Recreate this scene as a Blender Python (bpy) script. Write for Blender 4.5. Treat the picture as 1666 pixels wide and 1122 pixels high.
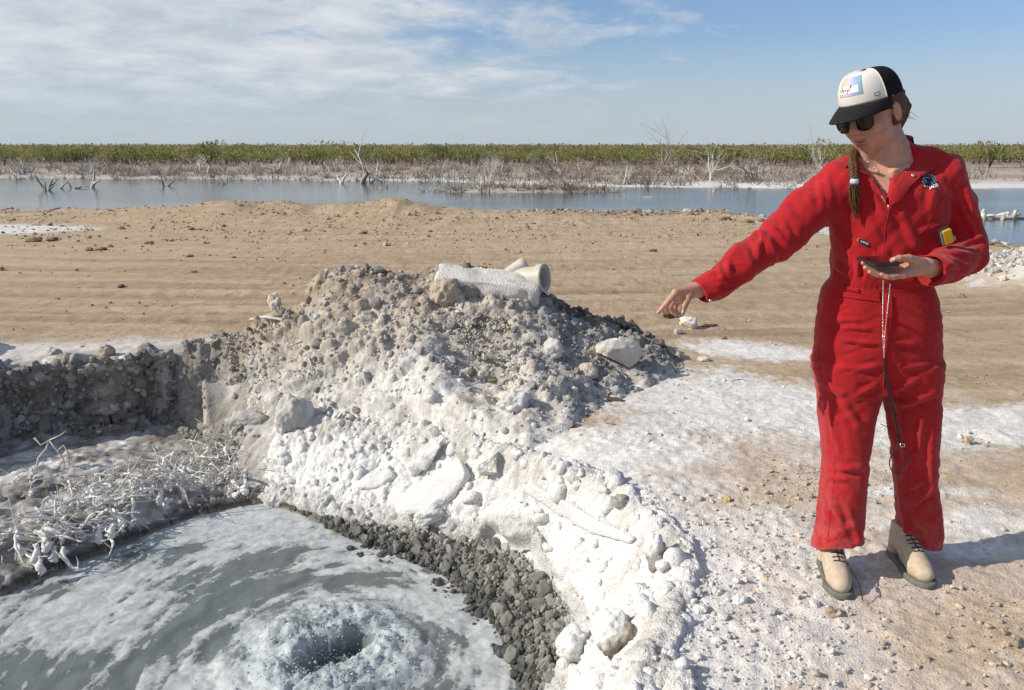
import bpy, bmesh, math, random
import numpy as np
from mathutils import Vector, Matrix
from mathutils.bvhtree import BVHTree

for _o in list(bpy.data.objects):
    bpy.data.objects.remove(_o)
scene = bpy.context.scene
col = scene.collection
rng = np.random.default_rng(7)
random.seed(7)

# ------------------------------------------------------------------ camera
F_PX, W_PX, H_PX = 1300.0, 1666.0, 1122.0
PITCH = math.radians(14.1)
CAM_Z = 1.5
cam_data = bpy.data.cameras.new("camera")
cam_data.sensor_width = 36.0
cam_data.lens = 36.0 * F_PX / W_PX
cam_data.clip_end = 5000.0
cam_data.clip_start = 0.05
cam = bpy.data.objects.new("camera", cam_data)
cam.location = (0, 0, CAM_Z)
cam.rotation_euler = (math.radians(90) - PITCH, 0, 0)
col.objects.link(cam)
scene.camera = cam

# ------------------------------------------------------------------ light
SUN_EL = math.radians(33.0)
SH = math.radians(12.0)              # shadows run towards +x, a little away from the camera
sun_vec = Vector((-math.cos(SH) * math.cos(SUN_EL), -math.sin(SH) * math.cos(SUN_EL), math.sin(SUN_EL)))
sd = bpy.data.lights.new("sun", 'SUN')
sd.energy = 5.0
sd.angle = math.radians(0.5)
sd.color = (1.0, 0.925, 0.81)
sun = bpy.data.objects.new("sun", sd)
sun.rotation_euler = (-sun_vec).to_track_quat('-Z', 'Y').to_euler()
sun.location = (-20, -5, 20)
col.objects.link(sun)

world = bpy.data.worlds.new("World")
scene.world = world
world.use_nodes = True
wn, wl = world.node_tree.nodes, world.node_tree.links
wn.clear()


def N(t, kind, **kw):
    n = t.nodes.new(kind)
    for k, v in kw.items():
        if k.startswith('i_'):
            n.inputs[k[2:].replace('_', ' ')].default_value = v
        else:
            setattr(n, k, v)
    return n


def math_node(t, op, a, b=None, clamp=False):
    n = t.nodes.new('ShaderNodeMath')
    n.operation = op
    n.use_clamp = clamp
    for i, v in enumerate((a, b)):
        if v is None:
            continue
        if isinstance(v, (int, float)):
            n.inputs[i].default_value = v
        else:
            t.links.new(v, n.inputs[i])
    return n.outputs[0]


def ramp(t, fac, stops, interp='LINEAR'):
    n = t.nodes.new('ShaderNodeValToRGB')
    n.color_ramp.interpolation = interp
    els = n.color_ramp.elements
    while len(els) < len(stops):
        els.new(0.5)
    for e, (p, c) in zip(els, stops):
        e.position = p
        e.color = (c, c, c, 1) if isinstance(c, (int, float)) else tuple(c) + (1,)
    t.links.new(fac, n.inputs[0])
    return n.outputs[0]


def mixc(t, fac, a, b, blend='MIX'):
    n = t.nodes.new('ShaderNodeMix')
    n.data_type = 'RGBA'
    n.blend_type = blend
    n.clamp_factor = True
    if isinstance(fac, (int, float)):
        n.inputs[0].default_value = fac
    else:
        t.links.new(fac, n.inputs[0])
    for i, v in ((6, a), (7, b)):
        if isinstance(v, tuple):
            n.inputs[i].default_value = v if len(v) == 4 else v + (1,)
        else:
            t.links.new(v, n.inputs[i])
    return n.outputs[2]


def noise(t, vec, scale, detail=4.0, rough=0.55, dist=0.0):
    n = t.nodes.new('ShaderNodeTexNoise')
    n.inputs['Scale'].default_value = scale
    n.inputs['Detail'].default_value = detail
    n.inputs['Roughness'].default_value = rough
    n.inputs['Distortion'].default_value = dist
    if vec is not None:
        t.links.new(vec, n.inputs['Vector'])
    return n.outputs[0]


wt = world.node_tree
sky = N(wt, 'ShaderNodeTexSky', sky_type='NISHITA', sun_disc=False)
sky.sun_elevation = SUN_EL
sky.sun_rotation = math.atan2(sun_vec.x, sun_vec.y)
sky.altitude = 0
sky.air_density = 1.0
sky.dust_density = 0.7
sky.ozone_density = 1.5
tc = N(wt, 'ShaderNodeTexCoord')
sepw = N(wt, 'ShaderNodeSeparateXYZ')
wl.new(tc.outputs['Generated'], sepw.inputs[0])
zc = math_node(wt, 'ADD', math_node(wt, 'MAXIMUM', sepw.outputs[2], 0.0), 0.20)
px_ = math_node(wt, 'DIVIDE', sepw.outputs[0], zc)
py_ = math_node(wt, 'DIVIDE', sepw.outputs[1], zc)
cmb = N(wt, 'ShaderNodeCombineXYZ')
wl.new(px_, cmb.inputs[0]); wl.new(py_, cmb.inputs[1])
cmb.inputs[2].default_value = 3.7
# streaked altocumulus: long in one direction, thin veils between
mp = N(wt, 'ShaderNodeMapping')
mp.inputs['Scale'].default_value = (1.15, 1.25, 1.0)
mp.inputs['Rotation'].default_value = (0, 0, math.radians(-14))
wl.new(cmb.outputs[0], mp.inputs[0])
n_big = noise(wt, mp.outputs[0], 0.55, 3.0, 0.5, 0.4)
n_mid = noise(wt, mp.outputs[0], 1.9, 8.0, 0.62, 0.5)
n_fin = noise(wt, mp.outputs[0], 6.5, 8.0, 0.65, 0.3)
# the cloud bank lies to the left (-x) and thins out to the right
side = math_node(wt, 'MULTIPLY', px_, -0.17)
cov = math_node(wt, 'ADD', math_node(wt, 'MULTIPLY', n_big, 0.55), math_node(wt, 'MULTIPLY', n_mid, 0.75))
cov = math_node(wt, 'ADD', cov, math_node(wt, 'MULTIPLY', n_fin, 0.22))
cov = math_node(wt, 'ADD', cov, math_node(wt, 'MAXIMUM', math_node(wt, 'MINIMUM', side, 0.22), -0.16))
cmask = ramp(wt, cov, [(0.69, 0.0), (0.79, 0.50), (0.87, 1.0)])
# near the horizon everything sinks into pale haze
hz = ramp(wt, sepw.outputs[2], [(0.0, 0.85), (0.05, 0.66), (0.12, 0.18), (0.35, 0.0)])
hsv = N(wt, 'ShaderNodeHueSaturation')
hsv.inputs['Saturation'].default_value = 1.0
hsv.inputs['Value'].default_value = 1.0
wl.new(sky.outputs[0], hsv.inputs['Color'])
SKY_STR = 0.085
blue = mixc(wt, 1.0, hsv.outputs[0], (0.88, 1.10, 1.46), 'MULTIPLY')
hazed = mixc(wt, hz, blue, (6.3, 7.1, 7.9))
cl_sh = noise(wt, mp.outputs[0], 3.3, 6.0, 0.6, 0.2)
cl_col = mixc(wt, ramp(wt, cl_sh, [(0.35, 0.0), (0.7, 1.0)]), (6.0, 6.8, 7.8), (8.8, 9.2, 9.7))
skyc = mixc(wt, math_node(wt, 'MULTIPLY', cmask, ramp(wt, sepw.outputs[2], [(0.0, 0.0), (0.03, 0.25), (0.075, 1.0)])), hazed, cl_col)
bg = N(wt, 'ShaderNodeBackground')
bg.inputs['Strength'].default_value = SKY_STR
wl.new(skyc, bg.inputs['Color'])
wo = N(wt, 'ShaderNodeOutputWorld')
wl.new(bg.outputs[0], wo.inputs['Surface'])

scene.view_settings.view_transform = 'Standard'
scene.view_settings.look = 'None'
scene.view_settings.exposure = -0.02
scene.view_settings.gamma = 1.0
scene.view_settings.use_curve_mapping = False
scene.render.engine = 'CYCLES'
scene.cycles.max_bounces = 6

# ------------------------------------------------------------------ helpers: rays, noise, meshes
CP, SP = math.cos(PITCH), math.sin(PITCH)


def ray(px, py):
    u, v = (px - W_PX / 2) / F_PX, (H_PX / 2 - py) / F_PX
    return np.array((u, CP + v * SP, -SP + v * CP))


def at_z(px, py, z):
    """the point of the place seen at a spot of the photograph, lying at height z"""
    d = ray(px, py)
    t = (z - CAM_Z) / d[2]
    return np.array((d[0] * t, d[1] * t, z))


def at_y(px, py, y):
    """the point seen at a spot of the photograph, y metres from the camera"""
    d = ray(px, py)
    t = y / d[1]
    return np.array((d[0] * t, y, CAM_Z + d[2] * t))


def _hash(ix, iy, iz, seed):
    h = (ix * 374761393 + iy * 668265263 + iz * 2147483647 + seed * 144665 + 1013) & 0xFFFFFFFF
    h = ((h ^ (h >> 13)) * 1274126177) & 0xFFFFFFFF
    h = ((h ^ (h >> 16)) * 2246822519) & 0xFFFFFFFF
    return (h ^ (h >> 15)) & 0xFFFFFFFF


def vnoise2(x, y, seed=0):
    """gradient noise, about -1..1"""
    xi, yi = np.floor(x).astype(np.int64), np.floor(y).astype(np.int64)
    xf, yf = x - xi, y - yi
    u, v = xf * xf * xf * (xf * (xf * 6 - 15) + 10), yf * yf * yf * (yf * (yf * 6 - 15) + 10)

    def g(a, b):
        h = _hash(xi + a, yi + b, 0, seed) * (2 * math.pi / 4294967296.0)
        return np.cos(h) * (xf - a) + np.sin(h) * (yf - b)
    n0 = g(0, 0) + u * (g(1, 0) - g(0, 0))
    n1 = g(0, 1) + u * (g(1, 1) - g(0, 1))
    return (n0 + v * (n1 - n0)) * 1.5


def vnoise3(p, seed=0):
    """value noise of 3-D points, about -1..1"""
    i = np.floor(p).astype(np.int64)
    f = p - i
    f = f * f * (3 - 2 * f)
    out = 0.0
    for a in (0, 1):
        wx = f[:, 0] if a else 1 - f[:, 0]
        for b in (0, 1):
            wy = f[:, 1] if b else 1 - f[:, 1]
            for c in (0, 1):
                wz = f[:, 2] if c else 1 - f[:, 2]
                h = _hash(i[:, 0] + a, i[:, 1] + b, i[:, 2] + c, seed) / 2147483648.0 - 1.0
                out = out + wx * wy * wz * h
    return out


def fbm2(x, y, octs=4, seed=0, gain=0.5):
    s, a, t = 0.0, 1.0, 0.0
    for k in range(octs):
        s = s + a * vnoise2(x * 2 ** k + 17.3 * k, y * 2 ** k - 9.1 * k, seed + k)
        t += a
        a *= gain
    return s / t


def fbm3(p, octs=3, seed=0, gain=0.5):
    s, a, t = 0.0, 1.0, 0.0
    for k in range(octs):
        s = s + a * vnoise3(p * 2 ** k + 11.7 * k, seed + k)
        t += a
        a *= gain
    return s / t


def worley2(x, y, seed=0):
    """distance to the nearest of jittered feature points, and that point's random number"""
    xi, yi = np.floor(x).astype(np.int64), np.floor(y).astype(np.int64)
    best = np.full(x.shape, 9.0)
    rid = np.zeros(x.shape)
    for a in (-1, 0, 1):
        for b in (-1, 0, 1):
            h = _hash(xi + a, yi + b, 3, seed)
            fx = (h & 0xFFFF) / 65536.0
            fy = (h >> 16) / 65536.0
            d = np.hypot(xi + a + fx - x, yi + b + fy - y)
            r = (_hash(xi + a, yi + b, 5, seed) & 0xFFFF) / 65536.0
            m = d < best
            best = np.where(m, d, best)
            rid = np.where(m, r, rid)
    return best, rid


def sstep(a, b, x):
    t = np.clip((x - a) / (b - a), 0, 1)
    return t * t * (3 - 2 * t)


def lerp(a, b, t):
    return a + (b - a) * t


def srgb(r, g, b):
    f = lambda c: (c / 255 / 12.92) if c / 255 <= 0.04045 else ((c / 255 + 0.055) / 1.055) ** 2.4
    return (f(r), f(g), f(b))


def mesh_data(name, V, faces, mats=(), smooth=True, colors=None, attrs=None, fmat=None):
    """faces: list of (n,k) integer arrays"""
    me = bpy.data.meshes.new(name)
    V = np.asarray(V, dtype=np.float32)
    fs = [np.asarray(f, dtype=np.int32) for f in (faces if isinstance(faces, (list, tuple)) else [faces]) if len(f)]
    me.vertices.add(len(V))
    me.vertices.foreach_set('co', V.ravel())
    loops = np.concatenate([f.ravel() for f in fs])
    tot = np.concatenate([np.full(len(f), f.shape[1], dtype=np.int32) for f in fs])
    start = np.concatenate([[0], np.cumsum(tot)[:-1]]).astype(np.int32)
    me.loops.add(len(loops))
    me.loops.foreach_set('vertex_index', loops)
    me.polygons.add(len(tot))
    me.polygons.foreach_set('loop_start', start)
    me.polygons.foreach_set('loop_total', tot)
    me.polygons.foreach_set('use_smooth', np.full(len(tot), bool(smooth)))
    for m in mats:
        me.materials.append(m)
    if fmat is not None:
        me.polygons.foreach_set('material_index', np.asarray(fmat, dtype=np.int32))
    me.update(calc_edges=True)
    if colors is not None:
        a = me.color_attributes.new('Col', 'FLOAT_COLOR', 'POINT')
        c = np.ones((len(V), 4), dtype=np.float32)
        c[:, :3] = colors
        a.data.foreach_set('color', c.ravel())
    for k, v in (attrs or {}).items():
        a = me.attributes.new(k, 'FLOAT', 'POINT')
        a.data.foreach_set('value', np.asarray(v, dtype=np.float32))
    me.validate()
    return me


def put(name, me, parent=None, loc=(0, 0, 0)):
    o = bpy.data.objects.new(name, me)
    o.location = loc
    col.objects.link(o)
    if parent is not None:
        o.parent = parent
    return o


def mk(name, V, faces, mat, parent=None, smooth=True, **kw):
    return put(name, mesh_data(name, V, faces, mat if isinstance(mat, (list, tuple)) else [mat], smooth, **kw), parent)


def tag(o, label=None, cat=None, group=None, kind=None):
    if label: o['label'] = label
    if cat: o['category'] = cat
    if group: o['group'] = group
    if kind: o['kind'] = kind
    return o


def empty(name, loc=(0, 0, 0)):
    """the thing's base: parts keep world coordinates less this location"""
    o = bpy.data.objects.new(name, None)
    o.location = tuple(loc)
    o.empty_display_size = 0.05
    col.objects.link(o)
    return o


def mkp(name, V, faces, mat, parent, **kw):
    """a part given in world coordinates, stored relative to its parent's chain"""
    off = np.zeros(3)
    p = parent
    while p is not None:
        off += np.array(p.location)
        p = p.parent
    return mk(name, np.asarray(V, dtype=float) - off, faces, mat, parent, **kw)


def grid_faces(nx, ny, mask=None):
    """quads of an ny-by-nx vertex grid (index = j*nx+i); mask is per quad (ny-1, nx-1)"""
    i = np.arange(nx - 1)[None, :] + np.arange(ny - 1)[:, None] * nx
    q = np.stack([i, i + 1, i + 1 + nx, i + nx], axis=-1)
    return q[mask] if mask is not None else q.reshape(-1, 4)


def compact(V, F, *arrs):
    used = np.zeros(len(V), bool)
    used[F.ravel()] = True
    idx = np.cumsum(used) - 1
    return (V[used], idx[F]) + tuple(a[used] for a in arrs)


def grid_normals(P):
    """normals of a (ny,nx,3) sheet"""
    dx = np.gradient(P, axis=1)
    dy = np.gradient(P, axis=0)
    n = np.cross(dx, dy)
    return n / np.maximum(np.linalg.norm(n, axis=-1, keepdims=True), 1e-9)


_ico = {}


def ico(sub):
    if sub not in _ico:
        bm = bmesh.new()
        bmesh.ops.create_icosphere(bm, subdivisions=sub, radius=1.0)
        bm.verts.ensure_lookup_table()
        _ico[sub] = (np.array([v.co[:] for v in bm.verts]), np.array([[v.index for v in f.verts] for f in bm.faces]))
        bm.free()
    return _ico[sub]


def rock_shape(sub, seed, ang=0.5, rough=0.18, fine=0.05, cuts=9):
    """a unit stone: a sphere flattened by random planes (ang) and roughened"""
    r = np.random.default_rng(seed)
    v, f = ico(sub)
    v = v.copy()
    for _ in range(cuts):
        n = r.normal(size=3)
        n /= np.linalg.norm(n)
        h = r.uniform(0.55, 0.92)
        d = v @ n - h
        v -= np.where(d > 0, d, 0)[:, None] * n * ang * 1.6 if ang > 0 else 0
    n0 = v / np.maximum(np.linalg.norm(v, axis=1, keepdims=True), 1e-6)
    v = v + n0 * (fbm3(v * 1.7 + seed * 3.1, 2, seed) * rough * 1.6)[:, None]
    if fine:
        v = v + n0 * (fbm3(v * 6.0 + seed, 2, seed + 9) * fine * 1.8)[:, None]
    return v, f


def rot_mats(n, r, tilt=None):
    """random rotations, n x 3 x 3"""
    q = r.normal(size=(n, 4))
    q /= np.linalg.norm(q, axis=1, keepdims=True)
    w, x, y, z = q.T
    return np.stack([1 - 2 * (y * y + z * z), 2 * (x * y - z * w), 2 * (x * z + y * w),
                     2 * (x * y + z * w), 1 - 2 * (x * x + z * z), 2 * (y * z - x * w),
                     2 * (x * z - y * w), 2 * (y * z + x * w), 1 - 2 * (x * x + y * y)], axis=1).reshape(n, 3, 3)


def scatter_mesh(shapes, pos, size, r, colors=None, squash=None):
    """many stones joined into one mesh: arrays of vertices, faces and colours"""
    VV, FF, CC, base = [], [], [], 0
    which = r.integers(0, len(shapes), len(pos))
    R = rot_mats(len(pos), r)
    for k, (v, f) in enumerate(shapes):
        ids = np.where(which == k)[0]
        if not len(ids):
            continue
        sz = size[ids]
        an = r.uniform(0.7, 1.25, (len(ids), 3))
        P = v[None] * an[:, None, :]
        P = np.einsum('nij,nvj->nvi', R[ids], P)
        if squash is not None:
            P[:, :, 2] *= squash
        P = P * sz[:, None, None] + pos[ids][:, None, :]
        VV.append(P.reshape(-1, 3))
        FF.append((f[None] + (np.arange(len(ids)) * len(v))[:, None, None] + base).reshape(-1, f.shape[1]))
        base += len(ids) * len(v)
        if colors is not None:
            CC.append(np.repeat(colors[ids], len(v), axis=0))
    return np.concatenate(VV), np.concatenate(FF), (np.concatenate(CC) if colors is not None else None)


def tube(path, rad, sides=8, caps=True, jitter=0.0, seed=0, squash=None):
    """a tapered tube along a path"""
    P = np.asarray(path, float)
    n = len(P)
    rad = np.broadcast_to(np.asarray(rad, float), (n,)).copy()
    T = np.gradient(P, axis=0)
    T /= np.maximum(np.linalg.norm(T, axis=1, keepdims=True), 1e-9)
    up = np.array((0.0, 0.0, 1.0)) if abs(T[0][2]) < 0.9 else np.array((1.0, 0.0, 0.0))
    A = np.zeros_like(P); B = np.zeros_like(P)
    a = np.cross(T[0], up); a /= np.linalg.norm(a)
    for i in range(n):
        a = a - T[i] * (a @ T[i])
        a /= max(np.linalg.norm(a), 1e-9)
        A[i] = a
        B[i] = np.cross(T[i], a)
    th = np.linspace(0, 2 * math.pi, sides, endpoint=False)
    ca, sa = np.cos(th), np.sin(th)
    rr = rad[:, None] * np.ones(sides)[None]
    V = P[:, None, :] + rr[..., None] * (ca[None, :, None] * A[:, None, :] + (sa[None, :, None] * B[:, None, :]) * (squash or 1.0))
    V = V.reshape(-1, 3)
    if jitter:
        nrm = (V.reshape(n, sides, 3) - P[:, None, :]).reshape(-1, 3)
        V = V + nrm * (vnoise3(V * 60 + seed, seed) * jitter)[:, None]
    F = []
    for i in range(n - 1):
        for j in range(sides):
            k = (j + 1) % sides
            F.append((i * sides + j, i * sides + k, (i + 1) * sides + k, (i + 1) * sides + j))
    F = [np.array(F)]
    if caps:
        V = np.concatenate([V, P[:1], P[-1:]])
        c0, c1 = n * sides, n * sides + 1
        T3 = [(c0, (j + 1) % sides, j) for j in range(sides)] + [(c1, (n - 1) * sides + j, (n - 1) * sides + (j + 1) % sides) for j in range(sides)]
        F.append(np.array(T3))
    return V, F


def join(parts):
    """[(V, [F...]), ...] -> V, [F3, F4]"""
    VV, F3, F4, b = [], [], [], 0
    for V, F in parts:
        for f in (F if isinstance(F, list) else [F]):
            if len(f):
                (F3 if f.shape[1] == 3 else F4).append(f + b)
        VV.append(V)
        b += len(V)
    out = []
    if F4: out.append(np.concatenate(F4))
    if F3: out.append(np.concatenate(F3))
    return np.concatenate(VV), out


def surface_nets(f, lo, hi, h, margin=2.2):
    """mesh of the zero set of f inside a box, cell size h; blocks far from the surface are skipped"""
    lo, hi = np.array(lo, float), np.array(hi, float)
    n = np.ceil((hi - lo) / h).astype(int) + 1
    D = np.full(n, 1.0, dtype=np.float32)
    B = 12
    ax = [lo[k] + h * np.arange(n[k]) for k in range(3)]
    starts = [(a, b, c) for a in range(0, n[0], B) for b in range(0, n[1], B) for c in range(0, n[2], B)]
    cent = np.array([[ax[k][min(s[k] + B // 2, n[k] - 1)] for k in range(3)] for s in starts])
    dc = f(cent)
    half = B * h * 0.5 * 1.733 * margin
    for s, d in zip(starts, dc):
        e = [min(s[k] + B, n[k]) for k in range(3)]
        if abs(d) > half:
            D[s[0]:e[0], s[1]:e[1], s[2]:e[2]] = d
            continue
        g = np.stack(np.meshgrid(ax[0][s[0]:e[0]], ax[1][s[1]:e[1]], ax[2][s[2]:e[2]], indexing='ij'), -1)
        D[s[0]:e[0], s[1]:e[1], s[2]:e[2]] = f(g.reshape(-1, 3)).reshape(g.shape[:3])
    ins = D < 0
    c = np.array(n) - 1
    cnt = np.zeros(c, np.int8)
    off = [(a, b, cc) for a in (0, 1) for b in (0, 1) for cc in (0, 1)]
    sl = lambda o: tuple(slice(o[k], o[k] + c[k]) for k in range(3))
    for o in off:
        cnt += ins[sl(o)]
    act = (cnt > 0) & (cnt < 8)
    idx = -np.ones(c, np.int64)
    I = np.argwhere(act)
    idx[act] = np.arange(len(I))
    acc = np.zeros((len(I), 3)); num = np.zeros(len(I))
    for a in off:
        for k in range(3):
            if a[k]:
                continue
            b = list(a); b[k] = 1
            va = D[I[:, 0] + a[0], I[:, 1] + a[1], I[:, 2] + a[2]]
            vb = D[I[:, 0] + b[0], I[:, 1] + b[1], I[:, 2] + b[2]]
            m = (va < 0) != (vb < 0)
            t = np.where(m, va / np.where(m, va - vb, 1), 0)
            p = np.tile(np.array(a, float), (len(I), 1))
            p[:, k] += t
            acc += p * m[:, None]
            num += m
    V = lo + h * (I + acc / num[:, None])
    Q = []
    for k in range(3):
        u, w = (k + 1) % 3, (k + 2) % 3
        s0 = [slice(None)] * 3; s1 = [slice(None)] * 3
        s0[k] = slice(0, n[k] - 1); s1[k] = slice(1, n[k])
        m = ins[tuple(s0)] != ins[tuple(s1)]
        J = np.argwhere(m)
        J = J[(J[:, u] > 0) & (J[:, w] > 0) & (J[:, u] < c[u]) & (J[:, w] < c[w])]
        flip = ins[J[:, 0], J[:, 1], J[:, 2]]
        q = []
        for du, dw in ((-1, -1), (0, -1), (0, 0), (-1, 0)):
            K = J.copy()
            K[:, u] += du; K[:, w] += dw
            q.append(idx[K[:, 0], K[:, 1], K[:, 2]])
        q = np.stack(q, 1)
        q = np.where(flip[:, None], q, q[:, ::-1])
        Q.append(q[(q >= 0).all(1)])
    return V, np.concatenate(Q)


def vert_normals(V, F):
    a, b, c = V[F[:, 0]], V[F[:, 1]], V[F[:, 2]]
    fn = np.cross(b - a, c - a)
    if F.shape[1] == 4:
        d = V[F[:, 3]]
        fn = np.cross(c - a, d - b)
    n = np.zeros_like(V)
    for k in range(F.shape[1]):
        np.add.at(n, F[:, k], fn)
    return n / np.maximum(np.linalg.norm(n, axis=1, keepdims=True), 1e-12)


def smooth_mesh(V, F, it=3, lam=0.5):
    k = F.shape[1]
    e = np.concatenate([np.stack([F[:, i], F[:, (i + 1) % k]], 1) for i in range(k)])
    e = np.concatenate([e, e[:, ::-1]])
    deg = np.bincount(e[:, 0], minlength=len(V)).astype(float)
    for _ in range(it):
        s = np.stack([np.bincount(e[:, 0], weights=V[e[:, 1], a], minlength=len(V)) for a in range(3)], 1)
        V = V + lam * (s / np.maximum(deg, 1)[:, None] - V)
    return V


def smin(a, b, k):
    h = np.clip(0.5 + 0.5 * (b - a) / k, 0, 1)
    return b + (a - b) * h - k * h * (1 - h)


def cap(p, a, b, ra, rb):
    a, b = np.asarray(a, float), np.asarray(b, float)
    ab = b - a
    t = np.clip((p - a) @ ab / max(ab @ ab, 1e-12), 0, 1)
    return np.linalg.norm(p - (a + t[:, None] * ab), axis=1) - (ra + (rb - ra) * t)


def ell(p, c, r):
    q = (p - np.asarray(c, float))
    r = np.asarray(r, float)
    k0 = np.linalg.norm(q / r, axis=1)
    k1 = np.linalg.norm(q / (r * r), axis=1)
    return k0 * (k0 - 1) / np.maximum(k1, 1e-9)


# ------------------------------------------------------------------ materials
def new_mat(name):
    m = bpy.data.materials.new(name)
    m.use_nodes = True
    t = m.node_tree
    b = t.nodes['Principled BSDF']
    return m, t, b


def attr_col(t):
    a = t.nodes.new('ShaderNodeAttribute')
    a.attribute_name = 'Col'
    return a.outputs['Color']


def attr_f(t, name):
    a = t.nodes.new('ShaderNodeAttribute')
    a.attribute_name = name
    return a.outputs['Fac']


def objco(t):
    return t.nodes.new('ShaderNodeTexCoord').outputs['Object']


def bump(t, b, h, strength, dist):
    n = t.nodes.new('ShaderNodeBump')
    n.inputs['Strength'].default_value = strength
    n.inputs['Distance'].default_value = dist
    t.links.new(h, n.inputs['Height'])
    t.links.new(n.outputs[0], b.inputs['Normal'])
    return n


def earth_mat(name, tint_amt=0.35, bump_s=0.8, bump_d=0.006, scale=1.0, rough=0.95, base=None):
    """dry earth, salt or stone: colour from the mesh, broken up by grain at several sizes"""
    m, t, b = new_mat(name)
    co = objco(t)
    c = attr_col(t) if base is None else None
    n1 = noise(t, co, 38 * scale, 6, 0.65)
    n2 = noise(t, co, 210 * scale, 3, 0.6)
    n0 = noise(t, co, 7 * scale, 6, 0.7)
    v = t.nodes.new('ShaderNodeTexVoronoi')
    v.inputs['Scale'].default_value = 120 * scale
    t.links.new(co, v.inputs['Vector'])
    g = math_node(t, 'ADD', math_node(t, 'MULTIPLY', n1, 0.6), math_node(t, 'MULTIPLY', n2, 0.4))
    k = ramp(t, g, [(0.30, 1.0 - tint_amt), (0.5, 1.0), (0.72, 1.0 + tint_amt * 0.45)])
    k = math_node(t, 'MULTIPLY', k, ramp(t, n0, [(0.32, 1.0 - tint_amt * 0.5), (0.5, 1.0), (0.7, 1.0 + tint_amt * 0.3)]))
    src = c if base is None else None
    if base is None:
        out = mixc(t, 1.0, src, k, 'MULTIPLY')
    else:
        out = mixc(t, 1.0, tuple(base), k, 'MULTIPLY')
    t.links.new(out, b.inputs['Base Color'])
    b.inputs['Roughness'].default_value = rough
    b.inputs['Specular IOR Level'].default_value = 0.2
    h = math_node(t, 'ADD', math_node(t, 'ADD', n1, math_node(t, 'MULTIPLY', n0, 0.5)), math_node(t, 'MULTIPLY', n2, 0.45))
    h = math_node(t, 'SUBTRACT', h, math_node(t, 'MULTIPLY', v.outputs['Distance'], 0.35))
    bump(t, b, h, bump_s, bump_d)
    return m


def plain(name, base, rough=0.6, spec=0.4, nscale=None, namt=0.2, bump_s=0.0, bump_scale=300, metal=0.0):
    m, t, b = new_mat(name)
    b.inputs['Roughness'].default_value = rough
    b.inputs['Specular IOR Level'].default_value = spec
    b.inputs['Metallic'].default_value = metal
    co = objco(t)
    if nscale:
        k = ramp(t, noise(t, co, nscale, 5, 0.6), [(0.3, 1 - namt), (0.7, 1 + namt * 0.6)])
        t.links.new(mixc(t, 1.0, tuple(base), k, 'MULTIPLY'), b.inputs['Base Color'])
    else:
        b.inputs['Base Color'].default_value = tuple(base) + (1,)
    if bump_s:
        bump(t, b, noise(t, co, bump_scale, 3, 0.6), bump_s, 0.002)
    return m


M_ground = earth_mat('dry_ground', 0.42, 0.9, 0.006)
M_rubble = earth_mat('rubble_earth', 0.5, 1.0, 0.008)
M_salt = earth_mat('salt_crust', 0.16, 1.0, 0.012, 0.9)
M_gravel = earth_mat('grey_gravel', 0.35, 0.8, 0.004)
M_stone = earth_mat('stone', 0.3, 0.9, 0.006)
# ------------------------------------------------------------------ the pit and the lie of the land
POOL_Z = -0.62


def PZ(lst):
    return np.array([at_z(a, b, z) for a, b, z in lst])


_w = PZ([(0, 968, POOL_Z), (100, 925, POOL_Z), (200, 885, POOL_Z), (330, 836, POOL_Z), (430, 815, POOL_Z), (490, 838, POOL_Z),
         (560, 875, POOL_Z), (640, 905, POOL_Z), (720, 940, POOL_Z), (775, 985, POOL_Z), (815, 1040, POOL_Z), (840, 1122, POOL_Z)])
poly_water = np.concatenate([_w, [(0.06, 2.3, POOL_Z), (-0.1, 1.6, POOL_Z), (-3.2, 1.6, POOL_Z), (-3.1, 2.9, POOL_Z)]])
_g = PZ([(0, 735, -.56), (120, 715, -.56), (240, 704, -.56), (300, 730, -.56), (345, 775, -.57), (400, 806, -.58), (470, 814, -.58),
         (560, 842, -.57), (680, 858, -.55), (800, 880, -.53), (880, 920, -.52), (930, 985, -.5), (948, 1045, -.5), (905, 1122, -.5)])
poly_gravel = np.concatenate([_g, [(0.20, 2.2, -.5), (0.12, 1.5, -.5), (-4.0, 1.5, -.56), (-3.9, 3.5, -.56), (-3.8, 4.5, -.56)]])
_r = PZ([(0, 592, 0), (60, 586, 0.02), (110, 580, 0.0), (170, 578, 0.03), (230, 572, 0.0), (330, 568, 0), (345, 690, -.42), (400, 694, -.36), (480, 691, -.26), (560, 690, -.22),
         (660, 700, -.2), (760, 722, -.14), (900, 760, -.05), (1010, 800, 0), (1090, 865, 0), (1122, 930, 0), (1085, 1010, 0), (1045, 1065, 0), (1030, 1122, 0)])
poly_rim = np.concatenate([_r, [(0.46, 2.0, 0), (0.4, 1.3, 0), (-4.6, 1.3, 0), (-4.6, 3.2, 0), (-4.3, 4.7, 0)]])


def poly_dist(x, y, poly):
    """distance to the polygon's line, the line's height there, and whether the point lies inside"""
    best = np.full(x.shape, 1e9)
    zz = np.zeros(x.shape)
    ins = np.zeros(x.shape, bool)
    n = len(poly)
    for i in range(n):
        a, b = poly[i], poly[(i + 1) % n]
        ex, ey = b[0] - a[0], b[1] - a[1]
        t = np.clip(((x - a[0]) * ex + (y - a[1]) * ey) / max(ex * ex + ey * ey, 1e-12), 0, 1)
        d = np.hypot(x - a[0] - t * ex, y - a[1] - t * ey)
        m = d < best
        best = np.where(m, d, best)
        zz = np.where(m, a[2] + t * (b[2] - a[2]), zz)
        c = (a[1] > y) != (b[1] > y)
        with np.errstate(divide='ignore', invalid='ignore'):
            xi = ex * (y - a[1]) / (ey if abs(ey) > 1e-12 else 1e-12) + a[0]
        ins ^= c & (x < xi)
    return best, zz, ins


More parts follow.
